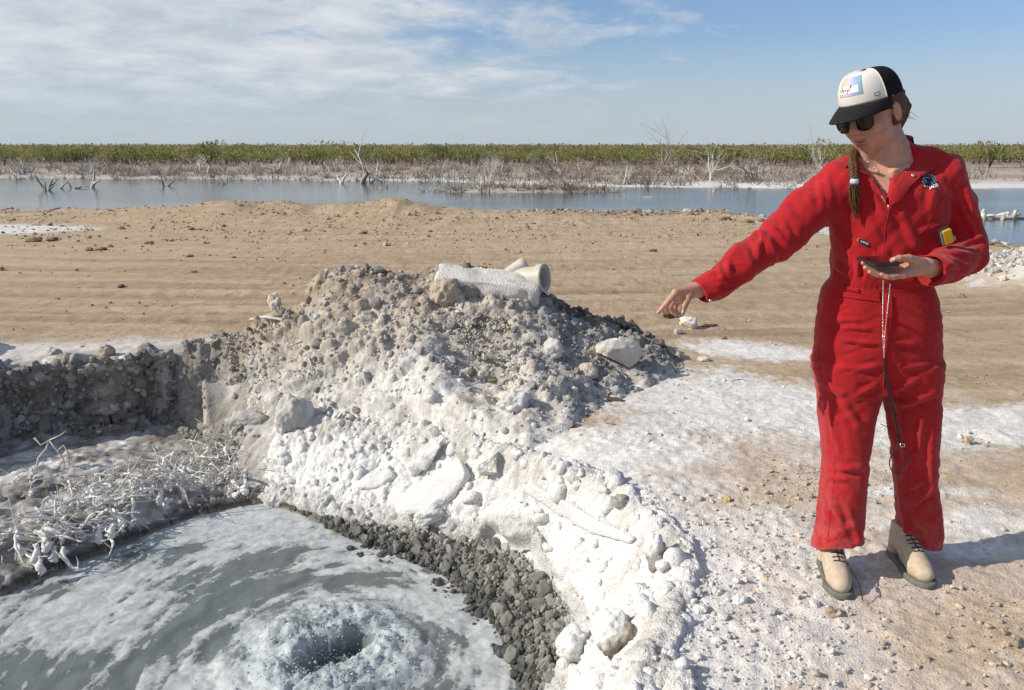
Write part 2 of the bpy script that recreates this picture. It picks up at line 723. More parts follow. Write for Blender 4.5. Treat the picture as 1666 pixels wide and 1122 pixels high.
# the mound: crest line, its height and depth, and the line of its front foot
def _crest(px, py, d=5.65):
    p = at_y(px, py, d)
    return p[0], p[2]


_cr = [_crest(*c) for c in [(250, 572), (330, 556), (400, 541), (440, 516), (500, 492), (520, 466), (550, 447), (600, 445), (640, 444), (700, 442), (760, 442),
                            (800, 446), (860, 462), (900, 480), (940, 508), (1000, 530), (1060, 558), (1100, 592), (1150, 612)]]
CR_X = np.array([c[0] for c in _cr]); CR_Z = np.array([c[1] for c in _cr])
_ft = PZ([(225, 705, -.52), (270, 700, -.50), (340, 695, -.45), (400, 695, -.36), (480, 692, -.26), (560, 690, -.22), (660, 700, -.2), (760, 722, -.14), (860, 735, -.06), (930, 700, 0), (985, 668, 0),
          (1050, 638, 0), (1100, 612, 0), (1140, 606, 0)])
_ft = np.concatenate([[(-2.9, 5.62, -.55), (-2.42, 5.56, -.52), (-2.10, 5.49, -.48), (-1.80, 5.27, -.40)], _ft[4:]])
FT_X, FT_Y, FT_Z = _ft[:, 0], _ft[:, 1], _ft[:, 2]


def crest_y(x):
    return 5.65 + 0.07 * np.sin(x * 2.3) - 0.15 * sstep(0.5, 1.2, x)


def mound_s(x, y):
    yf, yc = np.interp(x, FT_X, FT_Y), crest_y(x)
    return (y - yf) / np.maximum(yc - yf, 0.05)


def mound_z(x, y):
    yf, zf = np.interp(x, FT_X, FT_Y), np.interp(x, FT_X, FT_Z)
    yc, zc = crest_y(x), np.interp(x, CR_X, CR_Z)
    zc = np.where(x < CR_X[0] - 0.3, -0.05, np.where(x > CR_X[-1], -0.06, zc))
    s = (y - yf) / np.maximum(yc - yf, 0.05)
    bk = (y - yc) / 1.0
    t = np.clip(s, -0.6, 1)
    front = np.where(t > 0, 0.86 * t + 0.14 * (3 * t * t - 2 * t ** 3), t * 2.2)
    front = zf + (zc - zf) * front - 0.02
    back = zc - (zc + 0.1) * np.clip(bk, 0, 1.3)
    return np.where(s < 1, front, back)


SH_X = [-40, -14, -8, -3, 0, 3, 4.6, 5.6, 6.6, 8, 10, 12, 16, 40]
SH_Y = [18.8, 18.6, 18.4, 18.9, 18.4, 18.8, 19.3, 17.2, 14.6, 12.6, 11.2, 10.6, 10.2, 10.2]
BM_X = [-40, -11, -8.4, -6, -4.2, -2.4, -1.5, -.44, 1.3, 2.2, 3.6, 4.9, 6, 40]
BM_Z = [.10, .10, .13, .31, .20, .33, .15, .10, .10, .03, .0, .03, .0, .0]
FS_X = [-60, -30, -15, -8, -4, 0, 5, 10, 20, 26, 34, 60]
FS_Y = [54, 52, 50, 48, 47, 44, 41.5, 40.5, 39, 40, 46, 52]


def land_z(x, y):
    """the land away from the pit: road, berm, pond bed, far flats"""
    z = 0.012 * fbm2(x * 0.5, y * 0.7, 3, 40)
    ysh = np.interp(x, SH_X, SH_Y)
    z = z + np.interp(x, BM_X, BM_Z) * np.exp(-((y - (ysh - 1.2)) / 1.2) ** 2) * (1 + 0.35 * fbm2(x * 1.3, y * 1.3, 2, 9))
    z = z + 0.05 * sstep(11, 16, y) * np.abs(fbm2(x * 1.1, y * 1.6, 3, 21))
    # salt heap by the right-hand shore
    hp = np.exp(-(((x - 7.2) / 1.7) ** 2 + ((y - 9.6) / 0.9) ** 2)) * 0.30 + np.exp(-(((x - 5.7) / 0.55) ** 2 + ((y - 8.7) / 0.5) ** 2)) * 0.16
    z = z + hp * (1 + 0.6 * fbm2(x * 2.2, y * 2.2, 3, 5))
    # an unseen bank added on the pit's left rim, beside the frame, to shade the floor
    z = z + 0.58 * np.exp(-(np.abs(x + 4.75) / 0.50) ** 3) * sstep(4.05, 4.5, y) * sstep(6.3, 5.7, y) * (1 + 0.2 * fbm2(x * 3, y * 3, 3, 77))
    edge = ysh + 0.5 * fbm2(x * 0.8, y * 0.5, 3, 12)
    z = lerp(z, -0.95, sstep(-0.35, 1.7, y - edge))
    fs = np.interp(x, FS_X, FS_Y) + 1.2 * fbm2(x * 0.22, y * 0.1, 3, 31)
    far = -0.52 + 0.10 * fbm2(x * 0.25, y * 0.25, 3, 33) + 0.006 * np.clip(y - 45, 0, 60)
    z = lerp(z, far, sstep(-1.2, 0.8, y - fs))
    # the low island of dead brush, and islets
    isl = np.exp(-(((x - 0.6) / 4.6) ** 4 + ((y - 37.6) / 1.5) ** 4))
    isl = isl + 0.9 * np.exp(-(((x + 6.4) / 1.3) ** 2 + ((y - 40.5) / 0.6) ** 2)) + 0.8 * np.exp(-(((x - 5.6) / 0.75) ** 2 + ((y - 33) / 0.35) ** 2))
    isl = isl + 0.7 * np.exp(-(((x - 10.4) / 0.8) ** 2 + ((y - 33) / 0.35) ** 2)) + 0.8 * np.exp(-(((x + 16.5) / 2.0) ** 2 + ((y - 44) / 0.7) ** 2))
    z = np.where(isl > 0.02, np.maximum(z, -0.95 + 0.50 * np.clip(isl, 0, 1) + 0.05 * fbm2(x * 1.5, y * 1.5, 2, 8)), z)
    return z


def region(x, y):
    """pit coordinates of near points: wall weight, distances, insides"""
    dW, _, iW = poly_dist(x, y, poly_water)
    dG, zG, iG = poly_dist(x, y, poly_gravel)
    dR, zR, iR = poly_dist(x, y, poly_rim)
    return dW, iW, dG, zG, iG, dR, zR, iR


def ground_z(x, y, full=False):
    z = land_z(x, y)
    near = (np.abs(x) < 5.2) & (y < 7.0)
    xn, yn = x[near], y[near]
    dW, iW, dG, zG, iG, dR, zR, iR = region(xn, yn)
    zn = z[near]
    out = zn + np.where(zR < -0.01, zR * np.exp(-(dR / 0.28) ** 2), 0)
    t = dG / np.maximum(dG + dR, 1e-6)
    wall = sstep(-1.95, -2.25, xn)
    prof_wall = sstep(0.88, 1.0, t) * 0.96 + 0.04 * t
    prof_crust = lerp(t, sstep(0, 1, t), 0.55)
    mid = zG + (zR + np.where(zR > -0.01, zn, 0) - zG) * lerp(prof_crust, prof_wall, wall)
    tf = dW / np.maximum(dW + dG, 1e-6)
    # shore of the pool: gravel to the right, a salt shelf under dead brush to the left
    shelf = (POOL_Z + 0.01) + (zG - POOL_Z - 0.01) * tf + 0.10 * sstep(0.0, 0.22, tf) * sstep(1.0, 0.45, tf) * wall
    h = np.where(~iR, out, np.where(~iG, mid, np.where(~iW, shelf, POOL_Z - 0.01 - 0.25 * sstep(0, 0.3, dW))))
    z = z.copy()
    z[near] = h
    if full:
        info = dict(near=near, iW=iW, iG=iG, iR=iR, dW=dW, dG=dG, dR=dR, t=t, tf=tf, wall=wall)
        return z, info
    return z


def surf(x, y):
    x, y = np.atleast_1d(np.asarray(x, float)), np.atleast_1d(np.asarray(y, float))
    m = mound_z(x, y)
    ok = (x > -2.6) & (x < 1.25) & (y > 3.6) & (y < 6.8)
    g = ground_z(x, y)
    return np.where(ok, np.maximum(g, m), g)


def hit(px, py, dmin=1.8, dmax=60):
    """where the sight line through a spot of the photograph meets the modelled land"""
    d = ray(px, py)
    lo, hi = dmin, dmax
    if d[2] < -1e-4:                     # only the stretch between the highest and the lowest land
        lo, hi = max(dmin, (0.80 - CAM_Z) / d[2]), min(dmax, (-1.0 - CAM_Z) / d[2])
    for n in (90, 24):
        t = np.linspace(lo, hi, n)
        P = t[:, None] * d[None]
        P[:, 2] += CAM_Z
        below = P[:, 2] < surf(P[:, 0], P[:, 1])
        k = int(np.argmax(below)) if below.any() else n - 1
        lo, hi = t[max(k - 1, 0)], t[k]
    return P[k]


# ---- ground sheet: fine near the camera, coarser towards the horizon
def axis(segs, grow, end, sign=1):
    out = []
    for a, b, s in segs:
        out += list(np.arange(a, b, s))
    v, s = segs[-1][1], segs[-1][2]
    while v < end:
        out.append(v)
        s *= grow
        v += s
    out.append(end)
    return np.array(out)


xr = axis([(0, 1.9, 0.0155), (1.9, 3.4, 0.024)], 1.05, 900)
xl = axis([(0, 3.6, 0.0165)], 1.06, 900)
gx = np.concatenate([-xl[:0:-1], xr])
gy = axis([(-60, -8, 6.0), (-8, 1.2, 0.6), (1.2, 1.7, 0.04), (1.7, 5.9, 0.0155)], 1.0135, 60)
gy = np.concatenate([gy, np.geomspace(64, 1500, 26)])
GX, GY = np.meshgrid(gx, gy)
shp = GX.shape
x, y = GX.ravel(), GY.ravel()
gz, inf = ground_z(x, y, True)
near = inf['near']

# where the mound stands the sheet dips under it
sM = mound_s(x, y)
mh = mound_z(x, y) - np.where(near, gz, 0)
undm = near & (x > -2.3) & (x < 1.1) & (mh > 0.03) & (y > 3.9) & (y < 6.6)
gz = np.where(undm, gz - 0.10 * sstep(0.03, 0.2, mh), gz)

gx_all = x.copy()
# small relief: clods and grit near by, ruts along the road
rel = 0.010 * fbm2(x * 6, y * 6, 4, 50) + 0.007 * fbm2(x * 24, y * 24, 3, 51)
road = sstep(6.0, 6.6, y) * sstep(17, 13, y)
yy = y - 0.05 * x - 0.016 * x * x
rut = vnoise2(x * 0.12, yy * 2.4, 60) * 0.012 + vnoise2(x * 0.35, yy * 7.0, 61) * 0.008
rel = rel + np.where(road > 0, road * rut * 0.9, 0)
ycr = y - 6.9 - 0.05 * x - 0.012 * x * x
for k_, w_ in ((0.0, .10), (0.35, .07), (1.3, .10), (1.75, .08), (3.2, .14)):
    rel = rel - 0.016 * np.exp(-((ycr - k_ * (1 + 0.02 * x)) / w_) ** 2) * (1 + 0.8 * vnoise2(x * 6, y * 3, 63)) * (y < 13) * (y > 6.2)
rel = np.where(y > 9, rel + 0.020 * sstep(10, 15, y) * np.maximum(fbm2(x * 4, y * 4, 3, 62), 0) * (y < 60), rel)
rel[near] *= np.where(inf['iW'], 0.0, 1.0)
wallm = np.zeros_like(x)
wallm[near] = inf['wall'] * inf['iR'] * (~inf['iW']) * (inf['t'] < 0.8)
lump, _ = worley2(x * 9, y * 9, 70)
lump2, _ = worley2(x * 21 + 3, y * 21, 71)
shelfm = np.zeros_like(x); shelfm[near] = np.where(inf['wall'] > 0.5, inf['iG'] * sstep(0.9, 0.5, inf['tf']), 1.0 * inf['iR'] * sstep(-1.15, -1.45, x[near])) * (~inf['iW'])
rel = rel + shelfm * (0.030 * np.sqrt(np.clip(1 - (worley2(x * 14, y * 14, 78)[0] * 1.3) ** 2, 0, 1)) + 0.02 * fbm2(x * 9, y * 9, 3, 79))
rel = rel + wallm * (0.035 * np.sqrt(np.clip(1 - (lump * 1.25) ** 2, 0, 1)) - 0.02 + 0.018 * np.sqrt(np.clip(1 - (lump2 * 1.25) ** 2, 0, 1)))
flatw = np.zeros_like(x)
flatw[near] = (~inf['iR'])
clod, cr_ = worley2(x * 26, y * 26, 72)
clod2, cr2_ = worley2(x * 52, y * 52, 77)
crumb = sstep(-0.25, 0.35, fbm2(x * 1.6, y * 1.6, 3, 73)) * flatw * (y < 4.1)
rel = rel + crumb * 0.009 * np.sqrt(np.clip(1 - (clod * 1.3) ** 2, 0, 1)) * (cr_ > 0.45) + flatw * (y < 4.6) * 0.006 * np.sqrt(np.clip(1 - (clod2 * 1.5) ** 2, 0, 1)) * (cr2_ > 0.55)
Pg = np.stack([GX, GY, gz.reshape(shp)], -1)
nrm = grid_normals(Pg)
disp = rel.reshape(shp)[..., None] * np.where(near.reshape(shp)[..., None], nrm, np.array((0, 0, 1.0)))
Pg = Pg + disp
# the top of the pit wall leans out over its foot a little
lean = np.zeros_like(x)
lean[near] = inf['wall'] * sstep(0.45, 0.95, inf['t']) * inf['iR'] * (~inf['iG']) + inf['wall'] * (~inf['iR']) * sstep(0.16, 0.0, inf['dR'])
Pg[..., 1] -= (lean * (0.07 + 0.05 * fbm2(x * 4, y * 2, 3, 75))).reshape(shp)

# ---- what the ground is made of, as its own colour
C = np.zeros((len(x), 3))
tan = np.array((0.375, 0.275, 0.18)); tan2 = np.array((0.47, 0.365, 0.245)); brown = np.array((0.27, 0.185, 0.12))
white = np.array((0.70, 0.675, 0.64)); pink = np.array((0.60, 0.505, 0.43)); greyw = np.array((0.55, 0.525, 0.49)); grey = np.array((0.25, 0.245, 0.235))
n1 = fbm2(x * 0.8, y * 0.8, 4, 80); n2 = fbm2(x * 3.1, y * 3.1, 4, 81); n3 = fbm2(x * 13, y * 13, 3, 82)
streak = fbm2(x * 0.25, yy * 3.2, 4, 83)


def mixa(a, b, w):
    return a + (b - a) * np.clip(w, 0, 1)[:, None]


C[:] = tan
C = mixa(C, tan2, 0.5 + 1.3 * streak + 0.35 * n2)
C = mixa(C, brown, sstep(0.08, 0.42, fbm2(x * 0.3, yy * 4.3, 4, 84)) * 0.5)
yc_ = y - 6.9 - 0.05 * x - 0.012 * x * x
for k_, w_ in ((0.0, .10), (0.35, .07), (1.3, .10), (1.75, .08), (3.2, .14)):
    C = mixa(C, brown, np.exp(-((yc_ - k_ * (1 + 0.02 * x)) / w_) ** 2) * (0.35 + 0.4 * n2) * (y < 13))
C = mixa(C, tan2 * 1.08, sstep(9.5, 13, y) * (0.45 + 0.8 * n2))
C = mixa(C, brown, sstep(11, 14, y) * sstep(0.1, 0.45, n2) * 0.6)


def blob(px, py, rx, ry, ang=0.0, z=0.0):
    p = at_z(px, py, z)
    ca, sa = math.cos(ang), math.sin(ang)
    dx, dy = x - p[0], y - p[1]
    return np.hypot((dx * ca + dy * sa) / rx, (-dx * sa + dy * ca) / ry)


# white salt flat between mound, road and the woman, with its frayed edges
fr = 0.28 * n2 + 0.26 * n3 + 0.25 * n1 + 0.16 * fbm2(x * 28, y * 28, 2, 85)
wf = 0
for b in [(1180, 650, .95, .72, -.25), (1390, 690, .9, .42, -.2), (1640, 700, .9, .30, -.1), (1010, 730, .55, .42, .2), (1230, 570, .55, .30, -.5), (1700, 690, 1.2, .35, 0)]:
    wf = np.maximum(wf, sstep(1.2, 0.6, blob(*b) + fr * 1.5))
for b in [(1200, 900, .55, .5, .2), (1130, 800, .3, .25, 0), (1240, 1040, .6, .35, .1), (1150, 1090, .3, .3, 0), (1050, 1080, .3, .35, 0), (1600, 850, .6, .16, -.05), (1480, 800, .5, .10, -.1), (1600, 895, .35, .09, 0)]:
    wf = np.maximum(wf, 0.9 * sstep(1.25, 0.35, blob(*b) + fr * 2.4 + 0.25 * n3))
nearr = (y < 6.4)
pk = sstep(4.6, 3.6, y) * sstep(0.1, 0.5, x) * sstep(2.6, 1.4, x - 0.25 * (y - 2.4)) * np.clip(0.75 + 0.6 * n2 + 0.3 * n1, 0, 1)
C = mixa(C, pink, np.where(nearr, pk, 0))
tb = np.maximum(sstep(1.2, .6, blob(1640, 1050, .45, .30, 0) + fr), sstep(1.2, .6, blob(1600, 780, .5, .13, 0) + fr))
tb = np.maximum(tb, sstep(1.2, .6, blob(1250, 800, .35, .16, .2) + fr) * 0.7)
C = mixa(C, white, wf)
C = mixa(C, tan2 * 1.02, tb * 0.62)
C = mixa(C, greyw, sstep(0.15, 0.5, n2 + 0.3 * n3) * sstep(5.2, 4.4, y) * 0.4)
# strip of salt between road and pit edge on the left, small patch far left
C = mixa(C, white * 0.95, sstep(0.55, 0.15, np.abs(y - (5.85 + 0.12 * (x + 2.5))) + 0.2 * n2) * sstep(-1.5, -2.0, x) * 0.85)
C = mixa(C, white * 0.97, sstep(1.1, .6, blob(20, 374, 1.6, .9, 0) + fr))
# mixed fringe between white flat and road
# right-hand shore: salt heap and flats
rs = sstep(1.2, 0.7, np.hypot((x - 7.6) / 3.0, (y - 9.6) / 1.7) + 0.5 * n2 + 0.2 * n3)
C = mixa(C, white * 0.93, rs)
C = mixa(C, greyw * 0.9, rs * sstep(0.1, 0.5, n3 + 0.3 * n2) * 0.7)
rs2 = sstep(1.15, 0.7, np.hypot((x - 6.0) / 1.2, (y - 15.2) / 2.2) + 0.7 * n2) * 0.8
C = mixa(C, white * 0.9, rs2)
ysh = np.interp(x, SH_X, SH_Y)
C = mixa(C, white * 0.9, sstep(0.9, 0.2, np.abs(y - ysh + 0.2) + 0.7 * n1) * sstep(1.8, 2.6, x) * 0.8)
C = mixa(C, brown * 0.8, sstep(0.7, 0.1, np.abs(y - ysh + 0.9) + 0.8 * n2) * sstep(0.0, 1.5, x) * 0.7)
# far side of the pond
fs = np.interp(x, FS_X, FS_Y)
far = sstep(28, 31, y)
fc = np.array((0.44, 0.385, 0.33)) + 0 * C
fc = mixa(fc, np.array((0.34, 0.27, 0.21)), sstep(-0.1, 0.4, fbm2(x * 0.1, y * 0.3, 4, 90)))
fc = mixa(fc, white, sstep(5.5, 1.0, np.abs(y - fs - 1.0) + 4 * np.maximum(n1, -0.4)) * sstep(-14, 2, x + 3 * n1) * 0.95)
fc = mixa(fc, np.array((0.50, 0.48, 0.45)), sstep(4, 0.5, np.abs(y - fs)) * sstep(2, -14, x) * 0.7)
fc = mixa(fc, np.array((0.29, 0.20, 0.14)), sstep(fs + 22, fs + 34, y) * 0.8)
C = mixa(C, fc, far)
# pit: wall and floor of grey-brown clods, colour darkened to deepen their shade, salt-dusted; dark wet rim at the water
near_c = C[near]
w_in = inf['iR'] & (~inf['iW'])
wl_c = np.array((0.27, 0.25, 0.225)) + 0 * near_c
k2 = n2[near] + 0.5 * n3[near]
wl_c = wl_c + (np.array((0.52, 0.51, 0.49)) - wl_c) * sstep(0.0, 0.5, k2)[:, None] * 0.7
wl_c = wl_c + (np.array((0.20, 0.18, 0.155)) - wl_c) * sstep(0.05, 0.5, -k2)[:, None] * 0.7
cr_c = np.array((0.70, 0.69, 0.67)) + 0 * near_c
gr_c = np.array((0.105, 0.10, 0.088)) + 0 * near_c
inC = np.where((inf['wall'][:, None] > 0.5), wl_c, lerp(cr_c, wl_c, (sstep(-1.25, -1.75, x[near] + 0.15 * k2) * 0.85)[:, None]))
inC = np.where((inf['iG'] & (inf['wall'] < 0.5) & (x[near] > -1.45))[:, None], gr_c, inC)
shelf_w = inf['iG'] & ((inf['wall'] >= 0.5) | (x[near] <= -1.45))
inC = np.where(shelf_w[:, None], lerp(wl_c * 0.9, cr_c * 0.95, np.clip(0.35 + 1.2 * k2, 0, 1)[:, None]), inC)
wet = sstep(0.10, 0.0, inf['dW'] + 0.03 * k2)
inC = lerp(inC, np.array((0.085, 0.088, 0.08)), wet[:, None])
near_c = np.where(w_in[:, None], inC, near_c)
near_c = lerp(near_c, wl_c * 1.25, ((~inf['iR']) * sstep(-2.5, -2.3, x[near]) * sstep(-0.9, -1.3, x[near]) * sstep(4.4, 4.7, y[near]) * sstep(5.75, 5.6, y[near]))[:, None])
edge = (~inf['iR']) * sstep(0.30, 0.0, inf['dR'] + 0.12 * k2)
near_c = lerp(near_c, cr_c, (edge * sstep(-1.5, -1.1, x[near]))[:, None])
near_c = lerp(near_c, np.array((0.33, 0.29, 0.25)), (edge * sstep(-1.4, -1.9, x[near]) * 0.7)[:, None])
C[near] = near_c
C = C * (1 + 0.10 * n3 + 0.08 * n2)[:, None]
C = np.clip(C, 0.02, 0.86)
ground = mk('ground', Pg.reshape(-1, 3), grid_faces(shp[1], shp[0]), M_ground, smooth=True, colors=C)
tag(ground, kind='structure', label='dry tan and salt-white ground with a vehicle track and a pit')

# ------------------------------------------------------------------ the steep pit wall, a lumpy face of clods
_pl = np.array([(-4.5, 3.0), (-4.35, 4.0), (-4.25, 4.7)] + [tuple(p[:2]) for p in _r[:6]])
_pz = np.array([0.0, 0, 0] + [p[2] for p in _r[:6]])
_sg = np.concatenate([[0], np.cumsum(np.hypot(*np.diff(_pl, axis=0).T))])
uu = np.arange(0, _sg[-1], 0.0085)
wx, wy = np.interp(uu, _sg, _pl[:, 0]), np.interp(uu, _sg, _pl[:, 1])
for _ in range(40):
    wx[1:-1] = 0.25 * wx[:-2] + 0.5 * wx[1:-1] + 0.25 * wx[2:]
    wy[1:-1] = 0.25 * wy[:-2] + 0.5 * wy[1:-1] + 0.25 * wy[2:]
tx, ty = np.gradient(wx), np.gradient(wy)
tl = np.hypot(tx, ty)
nx_, ny_ = ty / tl, -tx / tl                     # towards the pit
vv = np.concatenate([np.linspace(-0.12, 1, 74), [1.03, 1.06, 1.1, 1.15, 1.2, 1.26]])
UU, VV = np.meshgrid(uu, vv)
top = np.interp(uu, _sg, _pz) + 0.012 + 0.05 * fbm2(uu * 2.5, uu * 0, 3, 201) + 0.02 * fbm2(uu * 9, uu * 0, 3, 202)
zb = -0.62
endf = sstep(_sg[-1] + 0.02, _sg[-1] - 0.25, uu)
off = 0.12 + 0.06 * fbm2(uu * 1.6, uu * 0 + 3, 3, 203)
v01 = np.clip(VV, 0, 1)
inset = off[None] * (1 - 0.0 * v01) + 0.055 * sstep(0.5, 0.95, v01) - 0.04 * np.exp(-((v01 - 0.35) / 0.3) ** 2) + 0.10 * sstep(0.25, -0.1, VV)
inset = inset - np.clip(VV - 1, 0, 1) * 1.3
inset = inset - (1 - sstep(_sg[-1] - 0.02, _sg[-1] - 0.30, uu))[None] * 0.16
zz = np.where(VV <= 1, zb + (top[None] - zb) * VV, top[None] - 0.30 * (VV - 1))
zz = zz - (1 - endf)[None] * 0.10
Wp = np.stack([wx[None] + nx_[None] * inset, wy[None] + ny_[None] * inset, zz], -1)
a1, b1 = UU.ravel(), zz.ravel()
d1, i1 = worley2(a1 * 8 + 0.3 * vnoise2(a1 * 9, b1 * 9, 1), b1 * 8, 205)
d2, i2 = worley2(a1 * 18, b1 * 18, 206)
d3, i3 = worley2(a1 * 40, b1 * 40, 207)
dome = lambda w, k: np.sqrt(np.clip(1 - (w * k) ** 2, 0, 1))
wd = 0.045 * dome(d1, 1.5) * (i1 > 0.65) + 0.030 * dome(d2, 1.35) * (i2 > 0.35) + 0.015 * dome(d3, 1.35) + 0.035 * fbm2(a1 * 5, b1 * 5, 5, 208, 0.65)
gn = grid_normals(Wp)
if (gn[..., 0] * nx_[None] + gn[..., 1] * ny_[None])[10:60].mean() < 0:
    gn = -gn
Wp = Wp + gn * (wd.reshape(UU.shape) - 0.03)[..., None]
e1 = fbm2(a1 * 3, b1 * 3, 4, 209); e2 = fbm2(a1 * 11, b1 * 11, 3, 210)
Cw = np.zeros((len(a1), 3)) + np.array((0.26, 0.235, 0.205))  # earth colour lowered to deepen the shade on the wall
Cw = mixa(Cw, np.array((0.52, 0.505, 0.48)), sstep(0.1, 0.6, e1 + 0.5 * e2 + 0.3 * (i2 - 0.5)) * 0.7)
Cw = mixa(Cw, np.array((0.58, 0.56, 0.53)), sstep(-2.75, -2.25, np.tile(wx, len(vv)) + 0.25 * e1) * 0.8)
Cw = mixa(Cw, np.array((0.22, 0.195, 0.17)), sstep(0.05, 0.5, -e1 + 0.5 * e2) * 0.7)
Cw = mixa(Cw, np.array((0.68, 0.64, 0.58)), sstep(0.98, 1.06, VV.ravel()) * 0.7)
Fw = grid_faces(len(uu), len(vv))
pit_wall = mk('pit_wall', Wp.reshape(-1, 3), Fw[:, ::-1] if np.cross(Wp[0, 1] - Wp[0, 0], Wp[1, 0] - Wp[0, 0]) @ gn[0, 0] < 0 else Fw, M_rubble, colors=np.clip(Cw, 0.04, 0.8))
tag(pit_wall, 'steep crumbling earth wall on the far left side of the pit', kind='structure')

# ------------------------------------------------------------------ the mound of dug-out earth
mx = np.arange(-2.75, 1.42, 0.0115)
my = np.arange(3.75, 6.95, 0.012)
MX, MY = np.meshgrid(mx, my)
mshp = MX.shape
x, y = MX.ravel(), MY.ravel()
mz = mound_z(x, y)
P = np.stack([MX, MY, mz.reshape(mshp)], -1)
hgt = np.clip((mz + 0.2) / 0.8, 0, 1)
# gullies and ridges running down the slope, then clods of three sizes
rd = 1 - np.abs(fbm2(x * 1.3 + 0.4 * y, y * 0.75, 3, 100)) * 2
big = 0.09 * fbm2(x * 1.7, y * 1.7, 3, 101) + 0.05 * rd
# a step in the slope: its right-hand side lies in shade
q = at_z(770, 600, 0.18)
big += 0.15 * sstep(0.08, -0.12, (x - q[0]) + 0.55 * (y - q[1])) * np.exp(-(((x - q[0]) / 0.55) ** 2 + ((y - q[1]) / 0.6) ** 2))
q2 = at_z(760, 570, 0.25)
big -= 0.13 * np.exp(-(((x - q2[0] - 0.18) / 0.17) ** 2 + ((y - q2[1] + 0.08) / 0.26) ** 2))
fade = np.maximum(sstep(-0.05, 0.22, mound_s(x, y)), 0.8 * sstep(-1.7, -2.0, x)) * sstep(1.42, 1.30, x)
yv = y + 0.9 * mz
ws, wr = worley2(x * 7.5 + 0.3 * vnoise2(x * 9, y * 9, 4), yv * 7.5, 104)
ws2, wr2 = worley2(x * 17, yv * 17, 105)
ws3, wr3 = worley2(x * 38, yv * 38, 106)
dome = lambda w, k: np.sqrt(np.clip(1 - (w * k) ** 2, 0, 1))
rough = 0.050 * dome(ws, 1.6) * (wr > 0.82) + 0.016 * dome(ws2, 1.4) * (wr2 > 0.6) + 0.008 * dome(ws3, 1.4) * (wr3 > 0.4) + 0.055 * fbm2(x * 5, yv * 5, 6, 107, 0.62) + 0.012 * fbm2(x * 42, yv * 42, 3, 108)
dd = (big + rough * 0.9) * fade - 0.03
P = P + grid_normals(P) * dd.reshape(mshp)[..., None]
k1, k2, k3 = fbm2(x * 1.4, y * 1.4, 4, 110), fbm2(x * 5, y * 5, 4, 111), fbm2(x * 20, y * 20, 3, 112)
s = np.clip(mound_s(x, y), -0.3, 2)
Cm = np.zeros((len(x), 3)) + np.array((0.52, 0.495, 0.46))
Cm = mixa(Cm, np.array((0.46, 0.38, 0.29)), sstep(0.40, 0.95, s + 0.5 * k1 + 0.2 * k2) * sstep(0.5, -0.3, x) * 0.95)
Cm = mixa(Cm, np.array((0.70, 0.685, 0.66)), sstep(0.62, 0.0, s + 0.45 * k1 + 0.25 * k2 + 0.35 * sstep(-0.25, 0.3, x)) * 0.95)
Cm = mixa(Cm, np.array((0.64, 0.60, 0.55)), sstep(0.15, 0.5, k1 + 0.5 * k2) * 0.6)
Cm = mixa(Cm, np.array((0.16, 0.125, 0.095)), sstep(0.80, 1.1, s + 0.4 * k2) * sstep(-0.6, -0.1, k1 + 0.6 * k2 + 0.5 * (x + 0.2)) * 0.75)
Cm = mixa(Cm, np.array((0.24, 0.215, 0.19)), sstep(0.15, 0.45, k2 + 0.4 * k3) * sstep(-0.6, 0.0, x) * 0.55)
Cm = mixa(Cm, np.array((0.13, 0.10, 0.08)), sstep(0.80, 0.95, s) * sstep(0.15, 0.4, x) * 0.85)  # shadow side of the crest, painted dark on the right
Cm = mixa(Cm, np.array((0.66, 0.56, 0.47)), sstep(0.25, 0.5, fbm2(x * 2.3 + 5, y * 2.3, 3, 113)) * 0.5)
Cm = mixa(Cm, np.array((0.20, 0.185, 0.17)), sstep(0.30, 0.05, dome(ws2, 1.2)) * 0.35)  # crevice shade between clods, put into the colour
Cm = mixa(Cm, np.array((0.30, 0.275, 0.245)), sstep(-1.75, -2.3, x + 0.3 * k1 + 0.15 * k2) * 0.8)  # left end blended into the wall's shade-darkened colour
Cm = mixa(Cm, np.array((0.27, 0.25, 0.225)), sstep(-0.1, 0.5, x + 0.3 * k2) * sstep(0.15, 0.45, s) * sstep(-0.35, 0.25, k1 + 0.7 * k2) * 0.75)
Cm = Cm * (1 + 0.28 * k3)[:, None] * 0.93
gzm = surf(x, y) * 0 + ground_z(x, y)
keep = (P[..., 2].ravel() > gzm - 0.07) & (mound_s(x, y) > -0.16) & (x > -2.40 + 0.12 * vnoise2(y * 5, y * 0, 119)) & (x < 1.24)
kq = keep.reshape(mshp)
kq = kq[:-1, :-1] | kq[1:, :-1] | kq[:-1, 1:] | kq[1:, 1:]
Fm = grid_faces(mshp[1], mshp[0], kq)
Vm, Fm, Cm = compact(P.reshape(-1, 3), Fm, np.clip(Cm, 0.03, 0.8))
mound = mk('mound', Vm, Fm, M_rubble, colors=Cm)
tag(mound, 'big mound of dug-out earth heaped above the bubbling pool', None, kind='structure')
mound_tree = BVHTree.FromPolygons([tuple(v) for v in Vm], [tuple(f) for f in Fm.tolist()])

